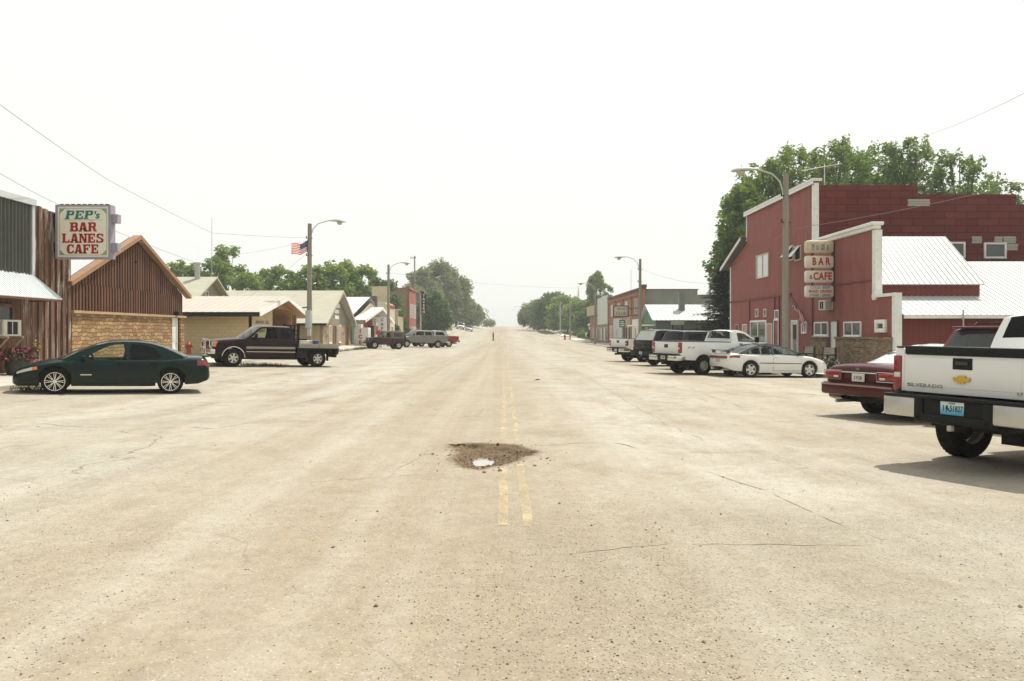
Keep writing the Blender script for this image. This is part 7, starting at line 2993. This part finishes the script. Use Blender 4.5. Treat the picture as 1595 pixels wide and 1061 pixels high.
make_green_sedan()
make_flatbed()
make_silverado()
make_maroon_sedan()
make_suv(MSUV_POS, (.13, .018, .022), 'maroon SUV with roof rack and rear spoiler parked beyond the big white pickup', lean=.45, roof=1.87, belt=1.15, hood=1.12, rear_bright=glass('suv_rear_glass', (.05, .055, .055), .2, .05))
make_white_coupe()
T = park('pickup_truck', 'white regular-cab pickup truck next to the white coupe, 4x4 decal on bedside', 'truck', *SIERRA_POS, 1.2, 4.58)
WP = paint('paint_white_truck', (.77, .765, .735), 0, .3, .1)
S = make_truck(T, 5.65, 1.2, 4.58, .98, 1.34, 1.27, 1.88, .56, .385, .2, 2.6, WP, 'slot', True, 1, tail='wide', archm=None)
text_part('lettering', '4x4', T, WM[T] @ frame_m((.5, -.972, 1.1), (1, 0, 0), (0, 0, 1)), .2, pm('badge_grey', (.3, .29, .27), .4), .01, .3, 1.2, 1, .004)
plate(T, -.165, .69, '1 24063', 0, (.5, .55, .55))
mb = MB()
mb.box(.1, 2.5, -.86, .86, 1.345, 1.375, b=.01)
mb.build('bed_cover', pm('bed_cover_vinyl', (.02, .02, .02), .6, .2), T, local=True)
T = park('pickup_truck', 'white pickup truck farthest along the right kerb, beside the dark green truck', 'truck', *FORD_POS, 1.2, 4.85)
make_truck(T, 5.9, 1.2, 4.85, .99, 1.36, 1.27, 1.9, .56, .385, .22, 2.05, WP, 'six', True, 2, tail='square')
plate(T, -.165, .69, '', 0, (.5, .55, .55))
T = park('pickup_truck', 'dark green pickup truck with pale-hatched black bed cap between two white trucks', 'truck', *GREENT_POS, 1.2, 4.9)
GP = paint('paint_dark_truck', (.003, .007, .006), .05, .3, .03, .22)
make_truck(T, 5.75, 1.2, 4.9, .97, 1.3, 1.25, 1.86, .54, .38, .22, 2.05, GP, 'six', True, 2, tail='wide', cap=GREYCAP, cabglass=TINT, bumper=DARKMET)
bowtie(T, frame_m((-.02, 0, 1.02), (0, -1, 0), (0, 0, 1)), .14, CHROME)
plate(T, -.165, .67, '', 0, (.35, .45, .5))
make_suv(BSUV_POS, (.012, .012, .013), 'black SUV with dark windows parked between the green truck and white regular-cab pickup', L=5.4, axr=1.1, axf=4.2, roof=1.84, belt=1.14, hood=1.15, hw=.97, spoiler=False, glassm=TINT, lean=.3)
make_jeep()
T = park('pickup_truck', 'grey crew-cab pickup truck with white-topped bed cap parked behind the red off-roader', 'truck', *CREW_POS, 1.25, 4.95)
SP = paint('paint_grey_truck', (.23, .22, .2), .5, .33, .16)
make_truck(T, 5.85, 1.25, 4.95, .98, 1.3, 1.25, 1.88, .54, .39, .24, 1.8, SP, 'six', True, 2, tail='tall', cap=paint('paint_cap', (.42, .42, .4), .2, .3, .1))
T = park('pickup_truck', 'red pickup truck mostly hidden behind the grey crew-cab truck', 'truck', *REDT_POS, 1.2, 4.7)
make_truck(T, 5.6, 1.2, 4.7, .97, 1.28, 1.22, 1.82, .54, .38, .22, 2.2, paint('paint_red_truck', (.3, .02, .025), 0, .3, .14), 'six', True, 1, tail='tall')
make_suv((-11.3, 214, 174), (.6, .6, .57), 'white SUV far up the street coming over the rise', name='distant_suv', rack=False, spoiler=False, metal=0)
make_plain_saloon((-9.0, 212, 176), (.35, .35, .34), 'silver sedan far up the street beside the white SUV', 'distant_car')
make_plain_saloon((-21.0, 205, 240), (.03, .035, .04), 'dark car half hidden under the trees behind the hanging sign', 'shaded_car')
# ------------------------------------------------------------ lamp posts, wires, small street things
POLEW = pm('weathered_pole', (.26, .235, .19), .85, .18, 2.5, stretch=(5, 5, .4), bump=.3, bscale=18)
LAMPM = pm('lamp_shell', (.5, .51, .48), .5, .08, 3)
LAMPG = pm('lamp_glass', (.5, .42, .3), .25, .1, 3, coat=.5)


def lamp_post(label, x, y, h, r=.15, arm=2.3, drop=.0, meter=False, arm_z=None):
    side = -1 if x > 0 else 1                        # arm reaches over the road
    z0 = gz(x, y)
    t = thing('lamp_post', label, 'street lamp', (x, y, z0), group='wooden lamp posts along the street')
    mb = MB()
    mb.tube([(x, y, z0 - .1), (x, y, z0 + h * .5), (x + .02, y, z0 + h)], [r, r * .86, r * .72], 12)
    mb.build('pole', POLEW, t)
    az = z0 + h - .1
    mb = MB()
    P = [(x + side * .1, y - .0, az - .75), (x + side * .25, y, az - .25), (x + side * .6, y, az + .1), (x + side * 1.1, y, az + .26), (x + side * arm, y, az + .3)]
    mb.tube(P, .035, 8)
    mb.build('arm', LAMPM, t)
    hx = x + side * arm
    mb = MB()                                        # cobra head, widening to the tip
    secs = [(0, .05, .05, .02), (.22, .09, .085, .0), (.55, .19, .14, -.01), (.9, .24, .14, -.04), (1.14, .17, .09, -.07), (1.22, .04, .02, -.08)]
    vs, fs = [], []
    for d, wy, hz, dz in secs:
        for k in range(12):
            a = 2 * math.pi * k / 12
            cz = math.sin(a)
            vs.append((hx + side * d, y + wy * math.cos(a), az + .3 + dz + hz * (cz if cz > 0 else cz * .5)))
    for i in range(len(secs) - 1):
        for k in range(12):
            k2 = (k + 1) % 12
            fs.append((i * 12 + k, i * 12 + k2, i * 12 + 12 + k2, i * 12 + 12 + k))
    fs += [tuple(range(12)), tuple(range(60, 72))]
    mb.add(vs, fs, 0, True)
    hd = mb.build('lamp_head', LAMPM, t)
    mb = MB()
    mb.lathe([(.0, -.19), (.11, -.17), (.18, -.07), (.2, .0), (.0, .0)], 14, M=Matrix.Translation((hx + side * .78, y, az + .2)))
    mb.build('lens', LAMPG, hd)
    mb = MB()
    for q in (1.0, 2.2):
        mb.tube([(x - .22, y - .06, z0 + h - q), (x + .22, y - .06, z0 + h - q)], .03, 6)
        mb.tube([(x - .2, y - .06, z0 + h - q), (x - .2, y - .06, z0 + h - q + .14)], .035, 6)
    mb.build('insulator', DARKMET, t)
    if meter:
        mb = MB()
        mb.box(x - .2, x + .18, y - .42, y - .15, 2.0, 3.2, b=.03)
        mb.box(x - .1, x + .16, y - .36, y - .15, 1.45, 1.99, b=.03)
        mb.build('meter_box', pm('meter_grey', (.42, .45, .46), .5, .1), t)
    return t


lamp_post('tall wooden lamp post in front of the red siding, nearest of the lamps', 12.75, 37.8, 9.0, .17, 1.25)
lamp_post('wooden lamp post beside the brick store and club sign', 13.1, 80.4, 8.9, .17, 1.25)
lamp_post('wooden lamp post on the pavement by the brick corner shop', 13.1, 120, 8.7, .17, 1.3)
lamp_post('wooden lamp post with grey meter box and flag between truck bed and stone front', -13.4, 57.5, 9.0, .2, 1.3, meter=True)
lamp_post('wooden lamp post by the cream false-fronted store', -12.75, 92, 9.0, .18, 1.25)
lamp_post('distant lamp post on the crest at the right of the road', 7.5, 330, 8.0, .16, 2.2)
lamp_post('faint lamp post at the crown of the hill right of the road', 9.3, 440, 8.5, .2, 3.6)
lamp_post('faint lamp post left of the road beyond the rise', -11.5, 640, 9.5, .25, 4.5)


def plain_pole(label, x, y, h, r=.14, cross=False, name='utility_pole', m=None):
    z0 = gz(x, y)
    t = thing(name, label, 'pole', (x, y, z0), group='plain poles along the street')
    mb = MB()
    mb.tube([(x, y, z0 - .2), (x, y, z0 + h)], [r, r * .75], 10)
    mb.build('shaft', m or POLEW, t)
    if cross:
        mb = MB()
        mb.box(x - .9, x + .3, y - .08, y + .06, z0 + h - .5, z0 + h - .36)
        for q in (-.85, -.4, .2):
            mb.tube([(x + q, y, z0 + h - .36), (x + q, y, z0 + h - .18)], .05, 6)
        mb.build('crossarm', POLEW, t)


plain_pole('bare pole standing on the pavement beyond the brick corner shop', 13.0, 164, 8.9, .14)
plain_pole('pale pole among the roadside trees past the hydrant', 13.2, 196, 8.0, .15, m=STEEL)
plain_pole('tall utility pole with short crossarm before the big left trees', -18.2, 170, 16.0, .17, True)
t = thing('radio_mast', 'hair-thin radio mast rising behind the cottage trees', 'mast', (-35, 100, 0))
mb = MB()
mb.tube([(-35, 100, 0), (-35, 100, 15.4)], [.05, .03], 5)
mb.build('rod', STEEL, t)
t = thing('radio_mast', 'thin aerial rod standing on the brick store roof', 'mast', (17.2, 113, 5.8))
mb = MB()
mb.tube([(17.2, 113, 5.8), (17.2, 113, 10.2)], .03, 5)
mb.build('rod', STEEL, t)

WIRE = pm('wire', (.2, .2, .19), .6, .1)  # grey lightened so the colour itself carries the haze over the wires


def wire(label, pts, sag=.8, r=.011):
    r *= .75
    mb = MB()
    P = []
    for a, b in zip(pts, pts[1:]):
        a, b = Vector(a), Vector(b)
        for k in range(24):
            t = k / 24
            P.append(a.lerp(b, t) - Vector((0, 0, sag * 4 * t * (1 - t))))
    P.append(Vector(pts[-1]))
    mb.tube(P, r, 5)
    tag(mb.build('power_line', WIRE), label, 'wire', 'overhead wires')


wire('overhead wire running from the upper left edge to the flag lamp post', [at(-400, -120, 15), at(0, 163, 24.5), at(168, 280, 33), at(330, 363, 46), (-13.4, 57.4, 8.2)], .04, .012)
wire('overhead wire passing before the square hanging sign down to the grey cottage', [at(-300, 100, 15), at(0, 270, 24), at(90, 318, 27), at(175, 358, 31), at(299, 407, 42), at(331, 430, 68)], .03, .01)
wire('wire from the flag lamp post sloping left into the big round ash', [(-13.4, 57.4, 8.05), at(352, 395, 112)], .3, .012)
wire('wire from the nearest right lamp post up to the right edge', [(12.75, 37.8, 6.35), at(1600, 284, 31), at(1600, 284, 31) * 2 - Vector((12.75, 37.8, 6.35))], .12, .012)
wire('wire crossing from the right edge into the cottonwoods', [at(1600, 143, 30) * 2 - at(1416, 218, 58), at(1600, 143, 30), at(1416, 218, 58)], .2, .012)
wire('wire dropping from the nearest right lamp post past the lower gable end', [(12.75, 37.8, 6.3), at(1140, 418, 58)], .15, .008)
wire('wire from the club lamp post towards the dark evergreen', [(13.1, 80.4, 7.9), at(1120, 442, 62)], .4, .012)
wire('wire from the flag lamp post down to the stone front roof', [(-13.4, 57.4, 7.4), (-17.5, 78, 5.6)], .4, .009)
wire('wire from the flag lamp post down to the block hall roof', [(-13.4, 57.4, 7.3), (-18.5, 60, 4.2)], .2, .009)
wire('faint line across the street between the two distant lamp posts', [(-12.75, 92, 8.3), (13.1, 120, 8.1)], .5, .012)
wire('low slack line between the two plain roadside poles', [(13.0, 164, 7.2), (13.2, 196, 7.3)], 1.2, .03)

# flag on the left lamp post
z0 = gz(-13.4, 57.5)
T2 = thing('pole_flag', 'striped flag blowing left from the lamp post with the meter box', 'flag', (-13.6, 57.4, 7.3))
fw_, fh_ = 1.15, .75


def wave(u, v_):
    return Vector((-13.5 - fw_ * u * .97, 57.3 + .1 * math.sin(u * 8 + v_), 7.98 - fh_ * v_ - .18 * math.sin(u * 2.4) + .05 * math.sin(u * 9 + 1)))


mb, st = flag_geo(wave, 1, 1)
c = mb.build('cloth', [FRED, FWHITE, FBLUE], T2)
st.build('star', FWHITE, c)
mb = MB()
mb.tube([(-13.45, 57.36, 6.9), (-13.55, 57.36, 7.6), (-13.48, 57.36, 8.1)], .02, 6)
mb.build('bracket', DARKMET, T2)


def hydrant(label, x, y, z, s=1.0):
    t = thing('fire_hydrant', label, 'hydrant', (x, y, z), group='red fire hydrants')
    m = pm('hydrant_red', (.4, .05, .035), .5, .15, 6)
    mb = MB()
    M = Matrix.Translation((x, y, z)) @ Matrix.Scale(s, 4)
    mb.lathe([(.17, 0), (.17, .05), (.12, .07), (.12, .5), (.16, .52), (.16, .56), (.12, .6), (.09, .68), (.04, .72), (.04, .78), (0, .78)], 16, M=M)
    mb.build('barrel', m, t)
    for d in ((1, 0), (-1, 0), (0, -1)):
        mb = MB()
        mb.tube([M @ Vector((d[0] * .1, d[1] * .1, .42)), M @ Vector((d[0] * .22, d[1] * .22, .42))], .06 * s, 8)
        mb.build('outlet', m, t)


hydrant('red fire hydrant by the block hall wall behind the green sedan', -19.0, 50.3, gz(-17, 50) + .1, 1.05)
hydrant('small red fire hydrant at the far right kerb by the bare pole', 11.9, 163, gz(11.9, 163), 1.4)
t = thing('road_marker', 'slim red and white marker post standing in the middle of the far road', 'marker post', (-1.95, 152, gz(-1.95, 152)))
zz = gz(-1.95, 152)
mb = MB()
mb.lathe([(.22, 0), (.22, .1), (.1, .14), (.1, .4)], 12, M=Matrix.Translation((-1.95, 152, zz)))
mb.build('base', DARKMET, t)
mb = MB()
mb.lathe([(.14, .4), (.15, 1.1), (.14, 1.35)], 12, M=Matrix.Translation((-1.95, 152, zz)))
mb.build('red_sleeve', pm('marker_red', (.5, .04, .03), .6), t)
mb = MB()
mb.lathe([(.1, 1.35), (.1, 1.55), (.17, 1.56), (.17, 1.7), (.0, 1.72)], 12, M=Matrix.Translation((-1.95, 152, zz)))
mb.build('white_cap', WHITE, t)
t = thing('rag', 'small orange rag on the asphalt under the big white pickup', 'rag', (8.3, 13.3, gz(8.3, 13.3)))
mb = MB()
rg = random.Random(2)
vs = [(8.25 + .26 * (i / 5) , 13.2 + .22 * (j / 4), gz(8.3, 13.3) + .02 + .05 * rg.random()) for j in range(5) for i in range(6)]
mb.add(vs, [(j * 6 + i, j * 6 + i + 1, j * 6 + i + 7, j * 6 + i + 6) for j in range(4) for i in range(5)], 0, True)
mb.build('cloth', pm('orange_cloth', (.6, .13, .06), .9), t)
t = thing('road_debris', 'small flattened brown scrap on the road right of the yellow lines', 'scrap', (*gp(838, 592.5), 0))
mb = MB()
gx_, gy_ = gp(838, 592.5)
mb.add([(gx_ - .14, gy_, .01), (gx_ - .02, gy_ - .05, .06), (gx_ + .1, gy_, .02), (gx_ + .02, gy_ + .1, .05)], [(0, 1, 2), (0, 2, 3)])
mb.build('scrap', pm('scrap_brown', (.12, .05, .03), .9), t)

# ------------------------------------------------------------ grass, trees
GRASS = island('grass_blades', (.09, .1, .025), (.24, .22, .08), .85, (2, 2, 2), 3, bump=0)


def grass(areas, name='grass', seed=1):
    rg = random.Random(seed)
    mb = MB()
    for cx, cy, rx, ry, n, h in areas:
        for _ in range(n):
            a, q = rg.uniform(0, 6.3), rg.random() ** .6
            x, y = cx + rx * q * math.cos(a), cy + ry * q * math.sin(a)
            z = gz(x, y)
            b = rg.uniform(0, 6.3)
            w_ = .012 + .016 * h * rg.random()
            hh = h * rg.uniform(.5, 1.2)
            l = rg.uniform(-.5, .5) * hh
            m_ = rg.uniform(-.5, .5) * hh
            mb.add([(x - w_ * math.cos(b), y - w_ * math.sin(b), z), (x + w_ * math.cos(b), y + w_ * math.sin(b), z), (x + l, y + m_, z + hh)], [(0, 1, 2)])
    o = mb.build(name, GRASS)
    o['kind'] = 'stuff'


grass([(-12.9, 22.5, .6, .5, 260, .12), (-13.0, 24.5, .3, 1.5, 120, .1), (-11.4, 39.6, 1.2, .35, 420, .16), (-13.0, 38, .25, 4, 220, .12), (-13.05, 70, .25, 10, 500, .25), (-12.9, 75, .3, 3, 250, .3), (-11.5, 28.8, .15, .15, 30, .1)], 'grass', 4)
grass([(-20, 176, 7, 16, 3200, .7), (-16, 195, 4, 14, 1600, .7), (11.2, 225, 2.2, 22, 1600, .5), (18, 168, 2.5, 10, 900, .6), (16.5, 215, 1.3, 25, 900, .6)], 'grass', 5)


def leafmat(name, c0, c1, trans=.35):
    if name in MATS:
        return MATS[name]
    N = NT(name)
    g = N.n('NewGeometry')
    v = N.coord()
    f = N.math('ADD', N.math('MULTIPLY', g.outputs['Random Per Island'], .55), N.math('MULTIPLY', N.noise(v, .45, 4, .6), .55))
    c = N.mix(f, c0, c1)
    N.col(c)
    N.set(Roughness=.65, Specular_IOR_Level=.25)
    tl = N.n('BsdfTranslucent')
    N.l(N.mix(1, c, (1.5, 1.55, .55), 'MULTIPLY'), tl.inputs[0])
    ms = N.n('MixShader')
    ms.inputs[0].default_value = trans
    N.l(N.p.outputs[0], ms.inputs[1])
    N.l(tl.outputs[0], ms.inputs[2])
    N.l(ms.outputs[0], N.out.inputs[0])
    MATS[name] = N.m
    return N.m


COTTON = leafmat('cottonwood_leaves', (.05, .11, .035), (.235, .31, .115))
ASH = leafmat('ash_leaves', (.085, .15, .048), (.28, .36, .14))
GREYG = leafmat('haze_paled_leaves', (.11, .135, .09), (.27, .29, .19))  # distance haze is put into this paler, greyer leaf colour
DEEP = leafmat('deep_leaves', (.035, .085, .04), (.13, .19, .08))
SPRUCE = leafmat('spruce_needles', (.012, .026, .016), (.04, .06, .034), .12)
BARK = pm('bark', (.11, .09, .07), .95, .3, 3, stretch=(3, 3, .6), bump=.5, bscale=12)


def crown_geo(seed, h, rx, base, leaf, n_leaf, lobes, shape='round', spire=.0):
    """leaf clumps gathered on boughs; origin at the tree's foot"""
    rg = random.Random(seed)
    mb, tk = MB(), MB()
    ctr = []
    for k in range(lobes):
        t = rg.random() ** (.8 if shape != 'cotton' else .62)
        z = base + (h - base) * t
        if shape == 'cotton':
            rr = rx * math.sqrt(max(.02, 1 - ((t - .4) / .615) ** 2)) * rg.uniform(.6, 1.12)
        elif shape == 'round':
            rr = rx * math.sqrt(max(.04, 1 - ((t - .42) / .62) ** 2))
        elif shape == 'tall':
            rr = rx * (1 - t) ** .32 * (.7 + .3 * min(1, t * 4))
        else:
            rr = rx * (1 - t) ** .8
        a = rg.uniform(0, 6.283)
        q = rr * (.35 + .65 * rg.random() ** .5)
        cr = (.16 + .15 * rg.random()) * rx * (1.15 - .55 * t) + leaf * 1.2
        ctr.append((Vector((q * math.cos(a), q * math.sin(a), z)), cr))
    per = max(1, n_leaf // lobes)
    for c, cr in ctr:
        hi = max(0, (c.z - base) / (h - base) - .6) if shape == 'cotton' else 0
        up = 1.0 + spire * rg.random() + 1.2 * hi
        cr = cr * (1 - .9 * hi) * (.85 if shape == 'cotton' else 1)
        for _ in range(int(per * (cr / (.22 * rx + leaf)) ** 1.3) + 1):
            d = Vector((rg.gauss(0, 1), rg.gauss(0, 1), rg.gauss(0, 1)))
            d.normalize()
            p = c + Vector((d.x, d.y, d.z * up * .85)) * cr * rg.random() ** .42
            if p.z < base * .55:
                continue
            s = leaf * rg.uniform(.5, 1.25)
            d1 = Vector((rg.gauss(0, 1), rg.gauss(0, 1), rg.gauss(0, .6))).normalized()
            d2 = d1.cross(Vector((rg.gauss(0, 1), rg.gauss(0, 1), rg.gauss(0, 1)))).normalized()
            n_ = d1.cross(d2) * s * .22
            mb.add([p - d1 * s, p - d2 * s * .5 + n_, p + d1 * s, p + d2 * s * .5 + n_], [(0, 1, 2, 3)])
    # trunk and boughs
    lean = Vector((rg.gauss(0, .03), rg.gauss(0, .03), 0)) * h
    top = Vector((0, 0, base + (h - base) * .7)) + lean
    r0 = .022 * h + .06
    P = [Vector((0, 0, -.3)), Vector((0, 0, base * .5)) + lean * .2, Vector((0, 0, base + (h - base) * .3)) + lean * .5, top]
    tk.tube(P, [r0, r0 * .8, r0 * .5, r0 * .1], 8)
    for c, cr in ctr:
        if rg.random() < (.55 if shape != 'cotton' else .25):
            t = min(.9, max(.1, (c.z - base) / (h - base) * .7))
            s = P[1].lerp(P[3], t)
            mid = s.lerp(c, .5) + Vector((0, 0, -.06 * (c - s).length))
            tk.tube([s, mid, c], [r0 * .32 * (1 - t * .5), r0 * .18, r0 * .05], 5, caps=False)
    return mb, tk


def tree(label, x, y, h, rx, base, mat_, seed, leaf=.3, n=7000, lobes=46, shape='round', spire=.3, name='tree', group=None, z=None, cat='tree', cache={}):
    z0 = gz(x, y) if z is None else z
    t = thing(name, label, cat, (x, y, z0), group=group)
    mb, tk = crown_geo(seed, h, rx, base, leaf, n, lobes, shape, spire)
    mb.build('crown', mat_, t, local=True)
    tk.build('trunk', BARK, t, local=True)
    return t


# cottonwoods behind the red building
gc_ = 'cottonwoods behind the red building'
for k, (px, py, Y, rx, lb, n) in enumerate((
        (1158, 292, 70, 2.5, 'cottonwood at the left end of the row, hanging past the red gable', 9000), (1188, 254, 72, 3.6, 'cottonwood behind the nearest street lamp head', 10000),
        (1240, 236, 74, 4.3, 'cottonwood behind the bare roof aerial, beside the lamp post', 10000), (1308, 224, 73, 4.4, 'cottonwood rising above the white corner of the red parapet', 10000),
        (1372, 230, 76, 4.1, 'cottonwood above the tallest step of the red block parapet', 10000), (1424, 222, 75, 3.9, 'tall spiky cottonwood where the wire enters the leaves', 10000),
        (1494, 242, 74, 3.3, 'cottonwood above the second step of the red block wall', 9000), (1546, 270, 78, 2.0, 'sparse small cottonwood top at the right end of the row', 2000), (1129, 372, 69, 1.35, 'low leafy cottonwood peeping left of the gable end', 3000))):
    p = at(px, py, Y)
    tree(lb, p.x, Y, p.z - gz(p.x, Y), rx, p.z * (.45 if k == 0 else .25 if k < 8 else .52), COTTON, 100 + k, .19, int(n * 1.5), 105, 'cotton', .9, 'cottonwood', gc_)
tree('cottonwood sprig at the far right end above the lower parapet', 46.5, 76, 15.2, 1.5, 7, COTTON, 131, .2, 1500, 30, 'tall', .9, 'cottonwood', gc_)


for k, (px, py, Y, rx, lb) in enumerate(((1208, 256, 84, 3.6, 'cottonwood at the back between the lamp head and the aerial'), (1272, 242, 86, 3.8, 'cottonwood at the back behind the aerial'), (1338, 240, 85, 3.8, 'cottonwood filling in behind the tallest parapet step'), (1400, 258, 87, 3.4, 'cottonwood at the back below the incoming wire'))):
    p = at(px, py, Y)
    tree(lb, p.x, Y, p.z - gz(p.x, Y), rx, p.z * .25, COTTON, 150 + k, .22, 6500, 70, 'cotton', .9, 'cottonwood', gc_)


def spruce(label, x, y, h, r, seed, n=9000):
    rg = random.Random(seed)
    t = thing('spruce', label, 'tree', (x, y, gz(x, y)))
    mb, tk = MB(), MB()
    tk.tube([(0, 0, -.2), (0, 0, h * .97)], [.16, .02], 7)
    nw = 34
    for k in range(nw):
        tt = k / nw
        z = .35 + (h - .5) * tt
        L = r * (1 - tt) ** .85 * rg.uniform(.8, 1.15) + .12
        for q in range(10):
            a = q * .628 + k * .7 + rg.uniform(-.25, .25)
            Lq = L * rg.uniform(.75, 1.15)
            e = Vector((math.cos(a) * Lq, math.sin(a) * Lq, z - .16 * Lq + .1))
            s = Vector((0, 0, z))
            tk.tube([s, e], [.03, .008], 4, caps=False)
            for _ in range(int(n / nw / 10)):
                u = rg.random() ** .7
                p = s.lerp(e, u) + Vector((rg.gauss(0, .06), rg.gauss(0, .06), rg.gauss(-.05, .06)))
                d1 = (Vector((math.cos(a + rg.uniform(-.9, .9)), math.sin(a + rg.uniform(-.9, .9)), rg.uniform(-.5, .2)))).normalized() * rg.uniform(.14, .34)
                d2 = Vector((-d1.y, d1.x, rg.uniform(-.1, .1))).normalized() * .045
                mb.add([p - d2, p + d2, p + d1], [(0, 1, 2)])
    mb.build('crown', SPRUCE, t, local=True)
    tk.build('trunk', BARK, t, local=True)


spruce('dark spreading spruce between the corrugated shop and red gable', 16.9, 63.5, 7.6, 3.1, 5, 32000)

# trees behind the left row
gl_ = 'trees behind the left-hand roofs'
for k, (px, py, Y, rx, lb, n, m_) in enumerate((
        (285, 412, 118, 3.2, 'small tree behind the pale shed roof', 3600, ASH), (358, 392, 120, 4.3, 'big round ash with the radio mast before it', 8000, ASH), (440, 421, 125, 3.4, 'ash tree left of the flag lamp post', 5000, ASH),
        (405, 424, 128, 2.2, 'thin ash between the big round tree and its neighbours', 2200, ASH), (487, 420, 124, 3.2, 'ash tree straight behind the flag lamp post', 4600, ASH), (522, 413, 126, 4.2, 'broad ash above the stone front gable', 7000, ASH),
        (568, 420, 128, 3.0, 'slim pale ash left of the second lamp post', 3600, ASH), (592, 438, 135, 3.4, 'darker low tree right behind the cream false front', 4200, DEEP))):
    p = at(px, py, Y)
    h = p.z - .3
    tree(lb, p.x, Y, h, rx, h * .2, m_, 200 + k, .34, n, 44, 'round', .3, 'ash_tree', gl_, z=.3)
# big far group at the left of the road
gb_ = 'trees on the rise left of the road'
for k, (px, py, Y, rx, base, lb, n, m_, sh) in enumerate((
        (656, 424, 226, 6.0, 4, 'tall grey-green tree behind the hanging pole sign', 7000, GREYG, 'tall'), (686, 412, 236, 6.4, 4, 'tallest grey-green tree on the left rise', 9000, GREYG, 'tall'), (711, 426, 240, 5.6, 1.5, 'grey-green tree nearest the white SUV', 8000, GREYG, 'tall'),
        (674, 462, 172, 3.2, .6, 'bright bushy green tree in front of the grey-green giants', 6500, DEEP, 'round'), (736, 478, 262, 4.2, .6, 'low hazy tree at the right foot of the left group', 3500, GREYG, 'round'), (640, 452, 200, 4.5, 2, 'hazy tree behind the red brick corner block', 3600, GREYG, 'round'), (762, 500, 330, 2.4, .4, 'faint shrub by the road crest', 700, GREYG, 'round'))):
    p = at(px, py, Y)
    h = p.z - gz(p.x, Y)
    tree(lb, p.x, Y, h, rx, base, m_, 300 + k, .42, n, 60, sh, .8, 'roadside_tree', gb_)
# right group
gr_ = 'round trees on the rise right of the road'
for k, (px, py, Y, rx, base, lb, n, m_) in enumerate((
        (836, 470, 262, 5.0, .5, 'hazy round tree at the left end of the right group', 6000, GREYG), (862, 460, 245, 5.4, 1, 'round dark tree second in the right group', 7500, DEEP), (884, 466, 222, 5.6, 1.6, 'broad green tree behind the pale pole', 9000, ASH), (905, 474, 214, 5.0, 1.2, 'green tree below the church steeple', 7500, ASH), (918, 486, 200, 3.4, .8, 'low tree beside the white cottage', 3600, DEEP))):
    p = at(px, py, Y)
    h = p.z - gz(p.x, Y)
    tree(lb, p.x, Y, h, rx, base, m_, 400 + k, .42, n, 60, 'round', .2, 'street_tree', gr_)
p = at(929, 428, 210)
tree('tall loose poplar behind the panelled store', p.x, 210, p.z - 1.4, 2.9, 5, COTTON, 420, .4, 3800, 40, 'tall', .8, 'poplar')
p = at(947, 447, 215)
tree('short poplar tip just right of the tall poplar', p.x, 215, p.z - 1.4, 1.7, 5, COTTON, 421, .4, 1200, 20, 'tall', .8, 'poplar')
t = tree('dark cone-shaped evergreen beside the brick corner shop', 17.6, 163, 4.6, 1.5, .1, DEEP, 430, .2, 3600, 60, 'cone', .2, 'evergreen_shrub')
for k, (x, y, h, r, lb) in enumerate(((18.8, 172, 1.8, 1.6, 'rounded shrub left of the cone-shaped evergreen'), (16.8, 178, 1.3, 1.2, 'low shrub by the pavement before the cottage'), (17.5, 190, 1.6, 1.6, 'loose shrub under the street trees'))):
    tree(lb, x, y, h, r, .1, DEEP if k != 1 else ASH, 440 + k, .2, 1400, 24, 'round', .1, 'shrub', None, cat='shrub')
for k, (x, y, h, r, lb) in enumerate(((-17.2, 138, 3.4, 1.5, 'dark bush at the foot of the red painted front'), (-19.2, 122.5, 7.2, 1.6, 'bush growing up the tan side wall above the lean-to'), (-16.5, 124, 2.8, 1.0, 'slim bush beside the lean-to wall'))):
    tree(lb, x, y, h, r, .2 if k != 1 else 4.0, DEEP, 450 + k, .2, 1800, 24, 'round', .1, 'bush', None, cat='shrub')
t = thing('yard_sign', 'small white yard sign on the grass by the far pavement', 'sign', (16.6, 166, .5))
mb = MB()
mb.box(16.2, 17.0, 166, 166.06, .9, 1.7)
mb.build('board', WHITE, t)
mb = MB()
mb.tube([(16.3, 166.1, .3), (16.3, 166.1, 1.6)], .03, 5)
mb.tube([(16.9, 166.1, .3), (16.9, 166.1, 1.6)], .03, 5)
mb.build('post', DARKMET, t)

haze(.0006)
